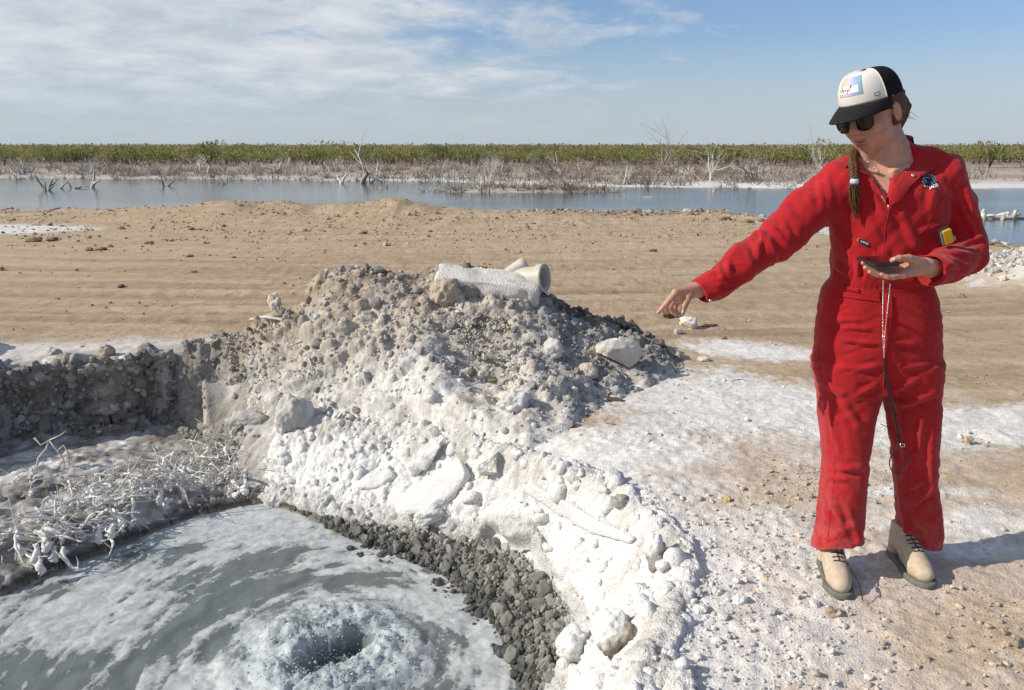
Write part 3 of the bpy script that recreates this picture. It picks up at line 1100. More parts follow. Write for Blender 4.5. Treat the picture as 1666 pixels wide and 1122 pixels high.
# ------------------------------------------------------------------ the white crust of the bank
cx = np.arange(-1.75, 0.95, 0.0065)
cy = np.arange(1.9, 5.05, 0.0065)
CX, CY = np.meshgrid(cx, cy)
cshp = CX.shape
x, y = CX.ravel(), CY.ravel()
dW, iW, dG, zG, iG, dR, zR, iR = region(x, y)
tt = dG / np.maximum(dG + dR, 1e-6)
wv = 0.05 * fbm2(x * 4, y * 4, 3, 120)
m_in = np.where(iG, sstep(0.05, -0.03, dG + wv), np.where(iR, 1.0, sstep(0.12, -0.02, dR + wv * 1.3)))
m_in = m_in * sstep(-1.70, -1.30, x + 1.2 * wv) * sstep(5.0, 4.8, y)
gzc = np.maximum(ground_z(x, y), np.where(x > -1.9, mound_z(x, y) - 0.05, -9))
P = np.stack([CX, CY, gzc.reshape(cshp)], -1)
xv, yv = x + 0.7 * gzc, y + 0.8 * gzc
w1, r1 = worley2(xv * 8.5 + 0.25 * vnoise2(x * 7, y * 7, 1), yv * 8.5 + 0.25 * vnoise2(x * 7, y * 7, 2), 121)
w2, r2 = worley2(xv * 17, yv * 17, 122)
w3, r3 = worley2(xv * 36, yv * 36, 123)
sm = sstep(0.1, 0.5, fbm2(x * 2.0, y * 2.0, 3, 124) + 0.35 * sstep(-0.2, 0.4, x))     # smoother, snow-like stretches to the right
cd = 0.036 * dome(w1, 1.25) * (r1 * 0.8 + 0.2) * (1 - 0.45 * sm) + 0.024 * dome(w2, 1.25) * (0.4 + 0.6 * r2) * (1 - 0.4 * sm) + 0.0085 * dome(w3, 1.25) + 0.03 * fbm2(x * 3.2, y * 3.2, 3, 125) + 0.009 * fbm2(x * 28, y * 28, 3, 128) + 0.006 * fbm2(x * 60, y * 60, 2, 126)
cd = (cd + 0.004) * sstep(0, 0.6, m_in) - 0.06 * (1 - sstep(0, 0.5, m_in))
P = P + grid_normals(P) * cd.reshape(cshp)[..., None]
Cc = np.zeros((len(x), 3)) + np.array((0.80, 0.795, 0.785))
e = fbm2(x * 6, y * 6, 4, 127)
Cc = mixa(Cc, np.array((0.55, 0.525, 0.49)), sstep(0.15, 0.5, fbm2(x * 14, y * 14, 4, 129) + 0.3 * e) * 0.35)
Cc = mixa(Cc, np.array((0.58, 0.555, 0.52)), sstep(0.55, 1.05, tt + 0.5 * e) * 0.8 * iR + (~iR & ~iG) * np.clip(0.6 + e, 0, 1) * 0.8)
Cc = mixa(Cc, np.array((0.45, 0.42, 0.38)), sstep(0.25, 0.55, e + 0.25 * tt) * 0.45 * sstep(0.45, 0.8, tt))
Cc = mixa(Cc, np.array((0.30, 0.29, 0.27)), sstep(0.16, 0.02, dG + 0.15 * e) * (iG | (tt < 0.2)) * 0.45)
kq = (m_in > 0.02).reshape(cshp)
kq = kq[:-1, :-1] | kq[1:, 1:]
Vc, Fc, Cc = compact(P.reshape(-1, 3), grid_faces(cshp[1], cshp[0], kq), np.clip(Cc, 0.05, 0.84))
crust = mk('salt_crust', Vc, Fc, M_salt, colors=Cc)
tag(crust, 'lumpy white salt crust on the bank round the pool', kind='stuff')
crust_tree = BVHTree.FromPolygons([tuple(v) for v in Vc], [tuple(f) for f in Fc.tolist()])


def top_z(px, py, extra=0.0):
    """height of the finished surface below a point"""
    best = float(surf(px, py)[0])
    for tr in (mound_tree, crust_tree):
        h = tr.ray_cast(Vector((px, py, 3.0)), Vector((0, 0, -1)))
        if h[0] is not None:
            best = max(best, h[0].z)
    return best + extra


def top_zs(pts):
    """the same for many points at once"""
    out = surf(pts[:, 0], pts[:, 1]).copy()
    dn = Vector((0, 0, -1))
    for tr in (mound_tree, crust_tree):
        for i, (a, b) in enumerate(pts):
            h = tr.ray_cast(Vector((a, b, 3.0)), dn)
            if h[0] is not None and h[0].z > out[i]:
                out[i] = h[0].z
    return out


def drop(px, py, dmin=1.8):
    """the spot of the finished surface on a sight line of the photograph"""
    p = hit(px, py, dmin)
    d = Vector(ray(px, py))
    best, bt = p, 1e9
    for tr in (mound_tree, crust_tree):
        h = tr.ray_cast(Vector((0, 0, CAM_Z)), d.normalized())
        if h[0] is not None and h[3] < bt and h[0].y > dmin:
            bt = h[3]
            cand = np.array(h[0])
            if cand[1] < p[1] + 0.1:
                best = cand
    return best


# ------------------------------------------------------------------ loose stones too many to count
def sample_in(n, fn, box, seed):
    r = np.random.default_rng(seed)
    out = []
    while sum(map(len, out)) < n:
        xs, ys = r.uniform(box[0], box[1], 4000), r.uniform(box[2], box[3], 4000)
        w = fn(xs, ys)
        out.append(np.stack([xs, ys], 1)[r.uniform(0, 1, 4000) < w])
    return np.concatenate(out)[:n], r


angular = [rock_shape(2, 200 + k, 0.6, 0.16, 0.0) for k in range(5)]
angular1 = [rock_shape(1, 220 + k, 0.5, 0.2, 0.0) for k in range(6)]
rounded = [rock_shape(2, 240 + k, 0.15, 0.16, 0.03, 4) for k in range(5)]
knobs = [rock_shape(2, 260 + k, 0.2, 0.34, 0.14, 4) for k in range(5)]


def w_gravel(xs, ys):
    dW, iW, dG, zG, iG, dR, zR, iR = region(xs, ys)
    t = dW / np.maximum(dW + dG, 1e-6)
    a = (iG & ~iW) * (xs > -1.45) * np.where(t < 0.06, 0.3, 1.0)
    b = iW * (dW < 0.10) * (xs > -0.9) * 0.30 * (fbm2(xs * 5, ys * 5, 2, 3) > 0.05)
    c = (~iG) * (dG < 0.05) * (xs > -1.3) * 0.3
    return a + b


pts, r = sample_in(5600, w_gravel, (-1.6, 0.45, 1.9, 4.9), 31)
dW, iW, dGq, *_ = region(pts[:, 0], pts[:, 1])
sz = np.clip(r.lognormal(math.log(0.0080), 0.62, len(pts)), 0.0035, 0.032)
z = ground_z(pts[:, 0], pts[:, 1])
z = np.where(iW, POOL_Z - 0.004, z)
z = z + sz * 0.05 + r.uniform(0, 0.009, len(pts))
base = np.array((0.235, 0.228, 0.205))[None] * r.uniform(0.55, 1.25, (len(pts), 1)) * np.array((1, 1, 1)) + r.normal(0, 0.006, (len(pts), 3))
base = lerp(base, np.array((0.50, 0.49, 0.465))[None], (sstep(0.085, 0.0, dGq + r.normal(0, 0.02, len(pts))) * 0.75)[:, None])
wetk = np.where(iW, 1.0, sstep(0.12, 0.02, dW + r.normal(0, 0.03, len(pts))))
base = lerp(base, np.array((0.075, 0.08, 0.078)), wetk[:, None] * 0.9)
V, F, Cg = scatter_mesh(angular1, np.column_stack([pts, z]), sz, r, np.clip(base, 0.03, 0.6))
tag(mk('gravel', V, F, M_gravel, colors=Cg, smooth=False), 'dark grey gravel between the white crust and the water', kind='stuff')


def w_mound(xs, ys):
    sM = mound_s(xs, ys)
    return ((sM > 0.02) & (sM < 1.12) & (xs > -2.1) & (xs < 1.2)) * (0.25 + 0.75 * sstep(0.1, 0.55, sM)) * (0.35 + 0.65 * sstep(-0.3, 0.4, fbm2(xs * 1.8, ys * 1.8, 3, 6)))


pts, r = sample_in(6000, w_mound, (-2.2, 1.25, 3.9, 6.0), 32)
sz = np.clip(r.lognormal(math.log(0.0052), 0.64, len(pts)), 0.0025, 0.032)
zz = top_zs(pts) + sz * 0.25
sM = mound_s(pts[:, 0], pts[:, 1])
cc = lerp(np.array((0.66, 0.645, 0.62))[None], np.array((0.47, 0.43, 0.38))[None], np.clip(sM + r.normal(0, 0.25, len(pts)), 0, 1)[:, None])
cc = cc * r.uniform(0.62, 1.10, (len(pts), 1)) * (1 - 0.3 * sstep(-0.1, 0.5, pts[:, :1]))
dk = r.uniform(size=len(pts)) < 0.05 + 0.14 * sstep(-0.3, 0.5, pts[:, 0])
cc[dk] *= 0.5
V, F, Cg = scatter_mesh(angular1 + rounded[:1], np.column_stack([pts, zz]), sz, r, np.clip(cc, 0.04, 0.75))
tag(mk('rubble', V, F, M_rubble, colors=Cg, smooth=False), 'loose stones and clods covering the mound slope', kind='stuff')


def w_lumps(xs, ys):
    dW, iW, dG, zG, iG, dR, zR, iR = region(xs, ys)
    return ((iR & ~iG) | ((~iR) & (dR < 0.10))) * (xs > -1.5) * (ys < 4.95) * (0.2 + 0.8 * (fbm2(xs * 2.4, ys * 2.4, 2, 16) > -0.1))


pts, r = sample_in(420, w_lumps, (-1.6, 0.9, 1.9, 5.0), 33)
sz = np.clip(r.lognormal(math.log(0.015), 0.5, len(pts)), 0.006, 0.045)
zz = top_zs(pts) - sz * 0.15
cc = np.array((0.79, 0.785, 0.775))[None] * r.uniform(0.85, 1.02, (len(pts), 1))
V, F, Cg = scatter_mesh(knobs, np.column_stack([pts, zz]), sz, r, np.clip(cc, 0.04, 0.84))
tag(mk('salt_lumps', V, F, M_salt, colors=Cg), 'knobs of white salt grown over the bank', kind='stuff')


r = np.random.default_rng(34)
fl = Wp[2:76].reshape(-1, 3)
pick = r.integers(0, len(fl), 3600)
Q1 = fl[pick]
pts, r2 = sample_in(900, lambda xs, ys: (poly_dist(xs, ys, poly_gravel)[2] & ~poly_dist(xs, ys, poly_water)[2]) * (xs < -1.2) * 1.0, (-4.0, -1.2, 3.0, 5.8), 34)
pts_b, _ = sample_in(500, lambda xs, ys: (poly_dist(xs, ys, poly_rim)[2] & ~poly_dist(xs, ys, poly_water)[2]) * (xs < -1.2) * (xs > -2.2) * 1.0, (-2.3, -1.2, 3.6, 5.7), 39)
pts = np.concatenate([pts, pts_b])
Q2 = np.column_stack([pts, ground_z(pts[:, 0], pts[:, 1]) + 0.006])
Q3 = fl[r.integers(0, len(fl), 420)]
stm = np.zeros(shp, bool).ravel()
idn = np.where(near)[0]
stm[idn[inf['iR'] & ~inf['iG'] & (inf['t'] > 0.25) & (gx_all[idn] > -2.65) & (gx_all[idn] < -1.75)]] = True
P4 = Pg.reshape(-1, 3)[stm]
P5 = Vm[(Vm[:, 0] < -1.75)]
Q2 = np.concatenate([Q2, P4[r.integers(0, len(P4), 900)], P5[r.integers(0, len(P5), 1100)]])
Q = np.concatenate([Q1, Q2, Q3])
sz = np.clip(r.lognormal(math.log(0.0095), 0.55, len(Q)), 0.004, 0.040)
sz[-420:] = np.clip(r.lognormal(math.log(0.026), 0.35, 420), 0.014, 0.055)
cc = lerp(np.array((0.24, 0.22, 0.19))[None], np.array((0.56, 0.55, 0.52))[None], r.uniform(0, 1, (len(Q), 1)) ** 1.5) * r.uniform(0.7, 1.1, (len(Q), 1))
V, F, Cg = scatter_mesh(angular1 + rounded[:2], Q, sz, r, np.clip(cc, 0.05, 0.7))
tag(mk('clods', V, F, M_rubble, colors=Cg, smooth=False), 'clods sticking out of the shaded pit wall', kind='stuff')


# crumbs strewn over the flat ground on the right and along the road
def w_crumb(xs, ys):
    dR, zR, iR = poly_dist(xs, ys, poly_rim)
    d = (~iR) * (mound_s(xs, ys) < -0.02) * np.clip(0.08 + 1.3 * fbm2(xs * 1.3, ys * 1.3, 3, 73) + sstep(0.5, 0.0, dR) * 0.6 + 0.35 * sstep(3.2, 2.6, ys), 0.02, 1)
    return np.where(ys < 3.7, d, d * 0.35)


pts, r = sample_in(5200, w_crumb, (0.3, 3.2, 1.95, 5.6), 35)
sz = np.clip(r.lognormal(math.log(0.0042), 0.6, len(pts)), 0.002, 0.020)
ix = np.clip(np.searchsorted(gx, pts[:, 0]), 1, len(gx) - 1)
iy = np.clip(np.searchsorted(gy, pts[:, 1]), 1, len(gy) - 1)
Q = Pg[iy, ix].copy()
Q[:, :2] = pts
Q[:, 2] += sz * 0.3
gc = C.reshape(shp + (3,))[iy, ix]
cc = gc * r.uniform(0.72, 1.1, (len(pts), 1))
V, F, Cg = scatter_mesh(angular1, Q, sz, r, np.clip(cc, 0.05, 0.8), squash=0.8)
tag(mk('crumbs', V, F, M_ground, colors=Cg, smooth=False), 'crumbs of dry earth and salt strewn over the ground', kind='stuff')

pts, r = sample_in(7500, lambda xs, ys: (xs > -0.62 * ys - 1) * (xs < 0.62 * ys + 1) * (ys < np.interp(xs, SH_X, SH_Y) - 0.3) * (mound_s(xs, ys) > 1.5) * (0.10 + 0.9 * sstep(10, 15.5, ys)) * (0.25 + (fbm2(xs * .7, ys * .7, 3, 8) > 0.02)), (-12, 8, 5.9, 18.8), 36)
sz = np.clip(r.lognormal(math.log(0.0095), 0.65, len(pts)) * (0.5 + pts[:, 1] / 24), 0.004, 0.06)
z = land_z(pts[:, 0], pts[:, 1]) + sz * 0.2
cc = np.array((0.40, 0.30, 0.21))[None] * r.uniform(0.65, 1.25, (len(pts), 1))
V, F, Cg = scatter_mesh(angular1, np.column_stack([pts, z]), sz, r, np.clip(cc, 0.05, 0.7), squash=0.7)
tag(mk('clods', V, F, M_ground, colors=Cg, smooth=False), 'dry clods scattered over the track and the berm', kind='stuff')

pts, r = sample_in(2600, lambda xs, ys: sstep(1.15, 0.6, np.hypot((xs - 7.2) / 2.4, (ys - 9.5) / 1.4)) * 1.0, (4.6, 10, 7.8, 11.2), 37)
sz = np.clip(r.lognormal(math.log(0.019), 0.55, len(pts)), 0.008, 0.07)
z = land_z(pts[:, 0], pts[:, 1]) + sz * 0.25
cc = np.array((0.55, 0.53, 0.49))[None] * r.uniform(0.55, 1.15, (len(pts), 1))
V, F, Cg = scatter_mesh(angular1, np.column_stack([pts, z]), sz, r, np.clip(cc, 0.05, 0.8))
tag(mk('salt_rubble', V, F, M_rubble, colors=Cg, smooth=False), 'pale salt rubble heaped at the pond edge on the right', kind='stuff')

pts, r = sample_in(1100, lambda xs, ys: np.exp(-((ys - np.interp(xs, SH_X, SH_Y) + 0.75) / 0.75) ** 2) * sstep(-0.5, 1.5, xs) * (0.15 + (fbm2(xs * 1.1, ys * 1.1, 3, 91) > 0.0)), (-0.5, 8.5, 11, 20), 38)
sz = np.clip(r.lognormal(math.log(0.019), 0.65, len(pts)), 0.008, 0.10)
z = land_z(pts[:, 0], pts[:, 1]) + sz * 0.25
cc = np.where(r.uniform(size=(len(pts), 1)) < 0.45, np.array((0.52, 0.49, 0.45))[None], np.array((0.28, 0.205, 0.14))[None]) * r.uniform(0.6, 1.15, (len(pts), 1))
V, F, Cg = scatter_mesh(angular1, np.column_stack([pts, z]), sz, r, np.clip(cc, 0.05, 0.8), squash=0.6)
tag(mk('shore_rubble', V, F, M_rubble, colors=Cg, smooth=False), 'brown clods and white salt crumbs along the near shore of the pond', kind='stuff')
# ------------------------------------------------------------------ water: the bubbling pool
VC = at_z(535, 1062, POOL_Z + 0.03)            # middle of the upwelling
px_g = np.arange(-3.1, 0.3, 0.0095)
py_g = np.arange(2.1, 4.75, 0.0095)
PX, PY = np.meshgrid(px_g, py_g)
pshp = PX.shape
x, y = PX.ravel(), PY.ravel()
dx, dy = x - VC[0], y - VC[1]
rr = np.hypot(dx, dy)
th = np.arctan2(dy, dx)
# waves run outwards; the well itself heaves and folds over a dark hollow
z = 0.010 * np.sin(rr * 24 + 2.2 * fbm2(x * 3, y * 3, 2, 300) * 3) * np.exp(-rr / 0.9)
z += 0.006 * fbm2(x * 5, y * 5, 3, 301) + 0.0025 * fbm2(x * 22, y * 22, 3, 302)
wx0 = fbm2(x * 6, y * 6, 2, 299)
boil = np.exp(-((rr + 0.05 * fbm2(x * 5, y * 5, 3, 307)) / 0.40) ** 4)
ridg = 1 - np.abs(fbm2(x * 13 + 2 * wx0, y * 13 - 2 * wx0, 4, 309, 0.6)) * 2.2
z += boil * 0.020 * np.clip(ridg, 0, 1) ** 2
z += boil * (0.060 + 0.034 * fbm2(x * 8, y * 8, 3, 303, 0.42) + 0.006 * np.abs(fbm2(x * 30, y * 30, 3, 304)))
z += 0.014 * np.exp(-((rr - 0.42) / 0.16) ** 2) * np.abs(fbm2(x * 16, y * 16, 4, 305, 0.6))
ca, sa = math.cos(0.75), math.sin(0.75)
hx, hy = (dx - 0.045) * ca + (dy - 0.0) * sa, -(dx - 0.045) * sa + (dy - 0.0) * ca
hole = np.exp(-((hx / 0.165) ** 2 + (hy / 0.070) ** 2) ** 1.5) * np.clip(1 + 0.55 * fbm2(x * 16, y * 16, 4, 308), 0.3, 1.4)
z -= hole * 0.105
lip = np.exp(-(((hx + 0.02) / 0.20) ** 2 + ((hy - 0.10) / 0.05) ** 2))
z += 0.030 * lip
lump_ = at_z(455, 1030, POOL_Z + 0.05)
z += 0.055 * np.exp(-(np.hypot((x - lump_[0]) / 0.10, (y - lump_[1]) / 0.07)) ** 2) * (1 + 0.4 * fbm2(x * 20, y * 20, 3, 306))
# foam: sheets drawn out in long curls round the well
ph = 1.5 * np.log(rr + 0.25)
sx = (dx * np.cos(ph) - dy * np.sin(ph)) * 1.0
sy = (dx * np.sin(ph) + dy * np.cos(ph)) * 1.0
wx_ = fbm2(x * 2.2, y * 2.2, 3, 310) * 0.35
ct, st = np.cos(th + 0.35 * rr), np.sin(th + 0.35 * rr)
f1 = fbm3(np.column_stack([ct * rr * 1.7 + ct * 1.0 + wx_, st * rr * 1.7 + st * 1.0 + wx_, rr * 8.0 + 1.2 * wx_]), 4, 311, 0.55) * 1.25
f2 = fbm3(np.column_stack([ct * rr * 6 + ct * 2 + wx_, st * rr * 6 + st * 2, rr * 21 + 2 * wx_]), 3, 312, 0.6) * 1.2
dWp, _, iWp = poly_dist(x, y, poly_water)
shoreq = sstep(0.55, 0.08, dWp)
cover = 0.40 + 0.95 * f1 + 0.62 * f2
lw = at_z(60, 985, POOL_Z)
cover += 0.32 * sstep(0.9, 0.25, np.hypot((x - lw[0]) / 1.2, (y - lw[1]) / 0.65))
lw2 = at_z(400, 850, POOL_Z)
cover += 0.50 * sstep(1.1, 0.4, np.hypot((x - lw2[0]) / 0.65, (y - lw2[1]) / 0.30))
dk1 = at_z(330, 950, POOL_Z)
cover -= 0.25 * sstep(1.0, 0.3, np.hypot((x - dk1[0]) / 0.85, (y - dk1[1]) / 0.28))
dk2 = at_z(90, 1090, POOL_Z)
cover -= 0.35 * sstep(1.0, 0.3, np.hypot((x - dk2[0]) / 0.45, (y - dk2[1]) / 0.2))
cover += 0.20 * sstep(0.60, 0.30, rr) * (1 - hole) * (1 + 1.2 * fbm2(x * 7, y * 7, 3, 313)) + 0.10 * sstep(0.95, 0.55, rr)
cover -= hole * 1.4
cover += 0.28 * sstep(0.30, 0.06, dWp) * (x > -1.1)
low = at_z(330, 1110, POOL_Z + 0.02)
cover += 0.18 * sstep(1.0, 0.3, np.hypot((x - low[0]) / 0.35, (y - low[1]) / 0.2))
foam = np.clip(cover, 0, 1)
z += 0.004 * sstep(0.35, 0.6, foam)
Pp = np.stack([PX, PY, POOL_Z + z.reshape(pshp)], -1)
kq = (iWp | (dWp < 0.14)).reshape(pshp)
kq = kq[:-1, :-1] & kq[1:, 1:]
Vp, Fp, foam, bl, hl = compact(Pp.reshape(-1, 3), grid_faces(pshp[1], pshp[0], kq), foam, boil, hole)

M_pool, t, b = new_mat('pool_water')
co = objco(t)
fa = attr_f(t, 'foam')
nf = noise(t, co, 26, 7, 0.68, 0.6)
nv = t.nodes.new('ShaderNodeTexVoronoi'); nv.inputs['Scale'].default_value = 150
t.links.new(co, nv.inputs['Vector'])
nb = noise(t, co, 130, 3, 0.6)
fm = math_node(t, 'ADD', fa, math_node(t, 'MULTIPLY', math_node(t, 'SUBTRACT', nf, 0.5), 1.15))
fm = math_node(t, 'ADD', fm, math_node(t, 'MULTIPLY', math_node(t, 'SUBTRACT', nb, 0.5), 0.22))
fmask = ramp(t, fm, [(0.30, 0.0), (0.355, 0.48), (0.50, 0.74), (0.85, 1.0)])
ba = attr_f(t, 'boil')
wcol = mixc(t, ba, (0.135, 0.155, 0.152), (0.30, 0.345, 0.355))
wcol = mixc(t, attr_f(t, 'hollow'), wcol, (0.035, 0.045, 0.05))
fcol = mixc(t, ramp(t, noise(t, co, 18, 8, 0.7, 0.8), [(0.35, 0.0), (0.62, 1.0)]), (0.31, 0.335, 0.34), (0.55, 0.575, 0.59))
fcol = mixc(t, math_node(t, 'MULTIPLY', ba, 0.6), fcol, (0.46, 0.53, 0.56))
t.links.new(mixc(t, fmask, wcol, fcol), b.inputs['Base Color'])
rg = t.nodes.new('ShaderNodeMapRange')
rg.inputs['To Min'].default_value = 0.07; rg.inputs['To Max'].default_value = 0.5
t.links.new(fmask, rg.inputs['Value'])
t.links.new(math_node(t, 'MULTIPLY', rg.outputs[0], ramp(t, ba, [(0.0, 1.0), (0.5, 0.22)])), b.inputs['Roughness'])
b.inputs['Coat Weight'].default_value = 0.0
b.inputs['IOR'].default_value = 1.33
hb = math_node(t, 'ADD', math_node(t, 'MULTIPLY', nf, 0.5), math_node(t, 'MULTIPLY', fmask, 0.35))
hb = math_node(t, 'ADD', hb, math_node(t, 'MULTIPLY', math_node(t, 'MULTIPLY', noise(t, co, 45, 4, 0.55, 1.2), ba), 1.0))
hb = math_node(t, 'ADD', hb, math_node(t, 'MULTIPLY', nb, 0.06))
bump(t, b, hb, 0.6, 0.010)
pool = mk('pool_water', Vp, Fp, M_pool, attrs={'foam': foam, 'boil': bl, 'hollow': hl})
tag(pool, 'foaming grey-green water boiling up in the pit', kind='structure')

# bubbles and spray round the well
M_bub, t, b = new_mat('water_bubbles')
b.inputs['Base Color'].default_value = (0.72, 0.76, 0.78, 1)
b.inputs['Roughness'].default_value = 0.08
b.inputs['Transmission Weight'].default_value = 0.45
b.inputs['IOR'].default_value = 1.33
r = np.random.default_rng(41)
n = 3600
ang = r.uniform(0, 2 * math.pi, n)
rad = np.abs(r.normal(0.22, 0.13, n))
bx, by = VC[0] + rad * np.cos(ang), VC[1] + rad * np.sin(ang) * 0.95
ixp = np.clip(((bx - px_g[0]) / 0.0095).astype(int), 0, pshp[1] - 1)
iyp = np.clip(((by - py_g[0]) / 0.0095).astype(int), 0, pshp[0] - 1)
bz = Pp[iyp, ixp, 2]
sz = np.clip(r.lognormal(math.log(0.0020), 0.5, n), 0.0009, 0.007)
lift = np.where(r.uniform(size=n) < 0.12, np.abs(r.normal(0, 0.035, n)), 0.0)
V, F, _ = scatter_mesh([ico(1)], np.column_stack([bx, by, bz + lift + sz * 0.3]), sz, r)
tag(mk('bubbles', V, F, M_bub), 'bubbles and spray over the boiling water', kind='stuff')

# ------------------------------------------------------------------ the pond
M_pond, t, b = new_mat('pond_water')
b.inputs['Base Color'].default_value = (0.09, 0.105, 0.10, 1)
b.inputs['Roughness'].default_value = 0.12
b.inputs['IOR'].default_value = 1.33
co = objco(t)
mpn = t.nodes.new('ShaderNodeMapping')
mpn.inputs['Scale'].default_value = (0.6, 1.6, 1)
t.links.new(co, mpn.inputs[0])
nn = noise(t, mpn.outputs[0], 2.2, 4, 0.6)
n2_ = noise(t, mpn.outputs[0], 0.10, 2, 0.5)
bm_ = bump(t, b, math_node(t, 'MULTIPLY', nn, ramp(t, n2_, [(0.4, 0.45), (0.6, 1.0)])), 0.4, 0.05)
wxs = np.concatenate([np.linspace(-400, -60, 8), np.linspace(-55, 70, 26), np.linspace(80, 400, 8)])
wys = np.linspace(8.6, 75, 24)
WX, WY = np.meshgrid(wxs, wys)
Pw = np.stack([WX, WY, np.full(WX.shape, -0.60)], -1).reshape(-1, 3)
tag(mk('pond_water', Pw, grid_faces(len(wxs), len(wys)), M_pond, smooth=True), 'still blue-grey pond behind the dirt berm', kind='structure')
# ------------------------------------------------------------------ dead brush and green scrub beyond the pond
M_dead = plain('dead_wood', (0.36, 0.32, 0.28), 0.9, 0.15, 9, 0.35)
M_pale = plain('bleached_wood', (0.62, 0.59, 0.55), 0.9, 0.15, 9, 0.3)
M_dark = plain('wet_dark_wood', (0.16, 0.135, 0.115), 0.8, 0.2, 9, 0.3)
M_twig = plain('grey_twigs', (0.25, 0.205, 0.17), 0.95, 0.1, 3, 0.4)


def leaf_mat(name, c1, c2):
    m, t, b = new_mat(name)
    a = attr_col(t)
    t.links.new(a, b.inputs['Base Color'])
    b.inputs['Roughness'].default_value = 0.7
    b.inputs['Specular IOR Level'].default_value = 0.2
    tr = t.nodes.new('ShaderNodeBsdfTranslucent')
    t.links.new(a, tr.inputs['Color'])
    mx_ = t.nodes.new('ShaderNodeMixShader')
    mx_.inputs[0].default_value = 0.45
    t.links.new(b.outputs[0], mx_.inputs[1]); t.links.new(tr.outputs[0], mx_.inputs[2])
    t.links.new(mx_.outputs[0], t.nodes['Material Output'].inputs['Surface'])
    return m


M_leaf = leaf_mat('scrub_leaves', None, None)


def branchy(r, height, spread, n_main=6, depth=3, base_r=0.03, lean=0.0, sides=5, droop=0.0, kids=(2, 4), wig=0.18):
    """a bare shrub: crooked stems that fork from the ground"""
    parts = []

    def grow(p, d, L, rad, lev):
        n = 5 if lev < 2 else 4
        path, dirn = [p], d
        for k in range(n):
            dirn = dirn + r.normal(0, wig, 3)
            dirn[2] += 0.05 - droop
            dirn /= np.linalg.norm(dirn)
            path.append(path[-1] + dirn * L / n)
        rr = np.linspace(rad, rad * 0.45, n + 1)
        parts.append(tube(path, rr, sides if lev == 0 else max(3, sides - 1 - (lev > 1)), caps=False))
        if lev < depth:
            for _ in range(r.integers(kids[0], kids[1] + 1)):
                k = r.integers(1, n + 1)
                nd = dirn + r.normal(0, 0.55, 3)
                nd /= np.linalg.norm(nd)
                grow(path[k], nd, L * r.uniform(0.4, 0.75), rr[k] * 0.72, lev + 1)
    for _ in range(n_main):
        a = r.uniform(0, 2 * math.pi)
        d = np.array((math.cos(a) * spread + lean, math.sin(a) * spread, 1.0 + 0 * r.uniform()))
        d /= np.linalg.norm(d)
        grow(np.array((r.normal(0, 0.05), r.normal(0, 0.05), -0.08)), d, height * r.uniform(0.5, 0.8), base_r * r.uniform(0.6, 1.1), 0)
    V, F = join(parts)
    zt = V[:, 2].max()
    V[:, :] *= height / max(zt, 0.1)
    return V, F


def land(x, y):
    return float(ground_z(np.array([x]), np.array([y]))[0])


def far_thing(name, me, px, y, label, cat, group=None, rz=0.0, sc=1.0, dz=0.0, water=False):
    x = at_y(px, 262, y)[0]
    o = put(name, me, None, (x, y, (-0.62 if water else land(x, y)) + dz))
    o.rotation_euler = (0, 0, rz)
    o.scale = (sc,) * 3
    return tag(o, label, cat, group)


r = np.random.default_rng(51)
# the few dead shrubs that stand out
V, F = branchy(r, 5.0, 0.35, 5, 4, 0.055, wig=0.12, kids=(2, 3))
far_thing('dead_shrub', mesh_data('tall_dead_shrub', V, F, [M_dead]), 1080, 62, 'tallest bare dead shrub, its thin twigs reaching above the green scrub into the sky', 'dead shrub')
V, F = branchy(r, 2.9, 0.75, 8, 4, 0.06, wig=0.14, kids=(2, 4))
far_thing('dead_shrub', mesh_data('wide_dead_shrub', V, F, [M_pale]), 778, 40, 'wide pale dead shrub fanning out on the brushy island', 'dead shrub')
V, F = branchy(r, 3.4, 0.10, 1, 2, 0.07, wig=0.22, kids=(2, 3))
far_thing('dead_tree', mesh_data('crooked_trunk', V, F, [M_pale]), 590, 46, 'single crooked white dead trunk standing alone at the waterline', 'dead tree')
V, F = branchy(r, 2.4, 0.9, 6, 3, 0.06, -0.9, wig=0.12)
far_thing('dead_shrub', mesh_data('leaning_dead_shrub', V, F, [M_dead]), 918, 44, 'grey dead shrub leaning far over to the left behind the white shore', 'dead shrub')
V, F = branchy(r, 2.6, 0.25, 4, 3, 0.075, wig=0.12)
far_thing('dead_shrub', mesh_data('upright_dead_shrub', V, F, [M_pale]), 1158, 46, 'upright bleached dead shrub in front of the white shore strip', 'dead shrub')
V, F = branchy(r, 2.2, 0.8, 6, 3, 0.06, wig=0.15)
far_thing('dead_shrub', mesh_data('spreading_dead_shrub', V, F, [M_dead]), 1232, 47, 'V-shaped dead shrub beside the pointing arm, near the far shore', 'dead shrub')
V, F = branchy(r, 3.6, 0.15, 2, 3, 0.06, -0.35, wig=0.2)
far_thing('dead_shrub', mesh_data('curved_dead_shrub', V, F, [M_pale]), 1345, 58, 'curved bare white stem beside the round green bush left of the woman', 'dead shrub')

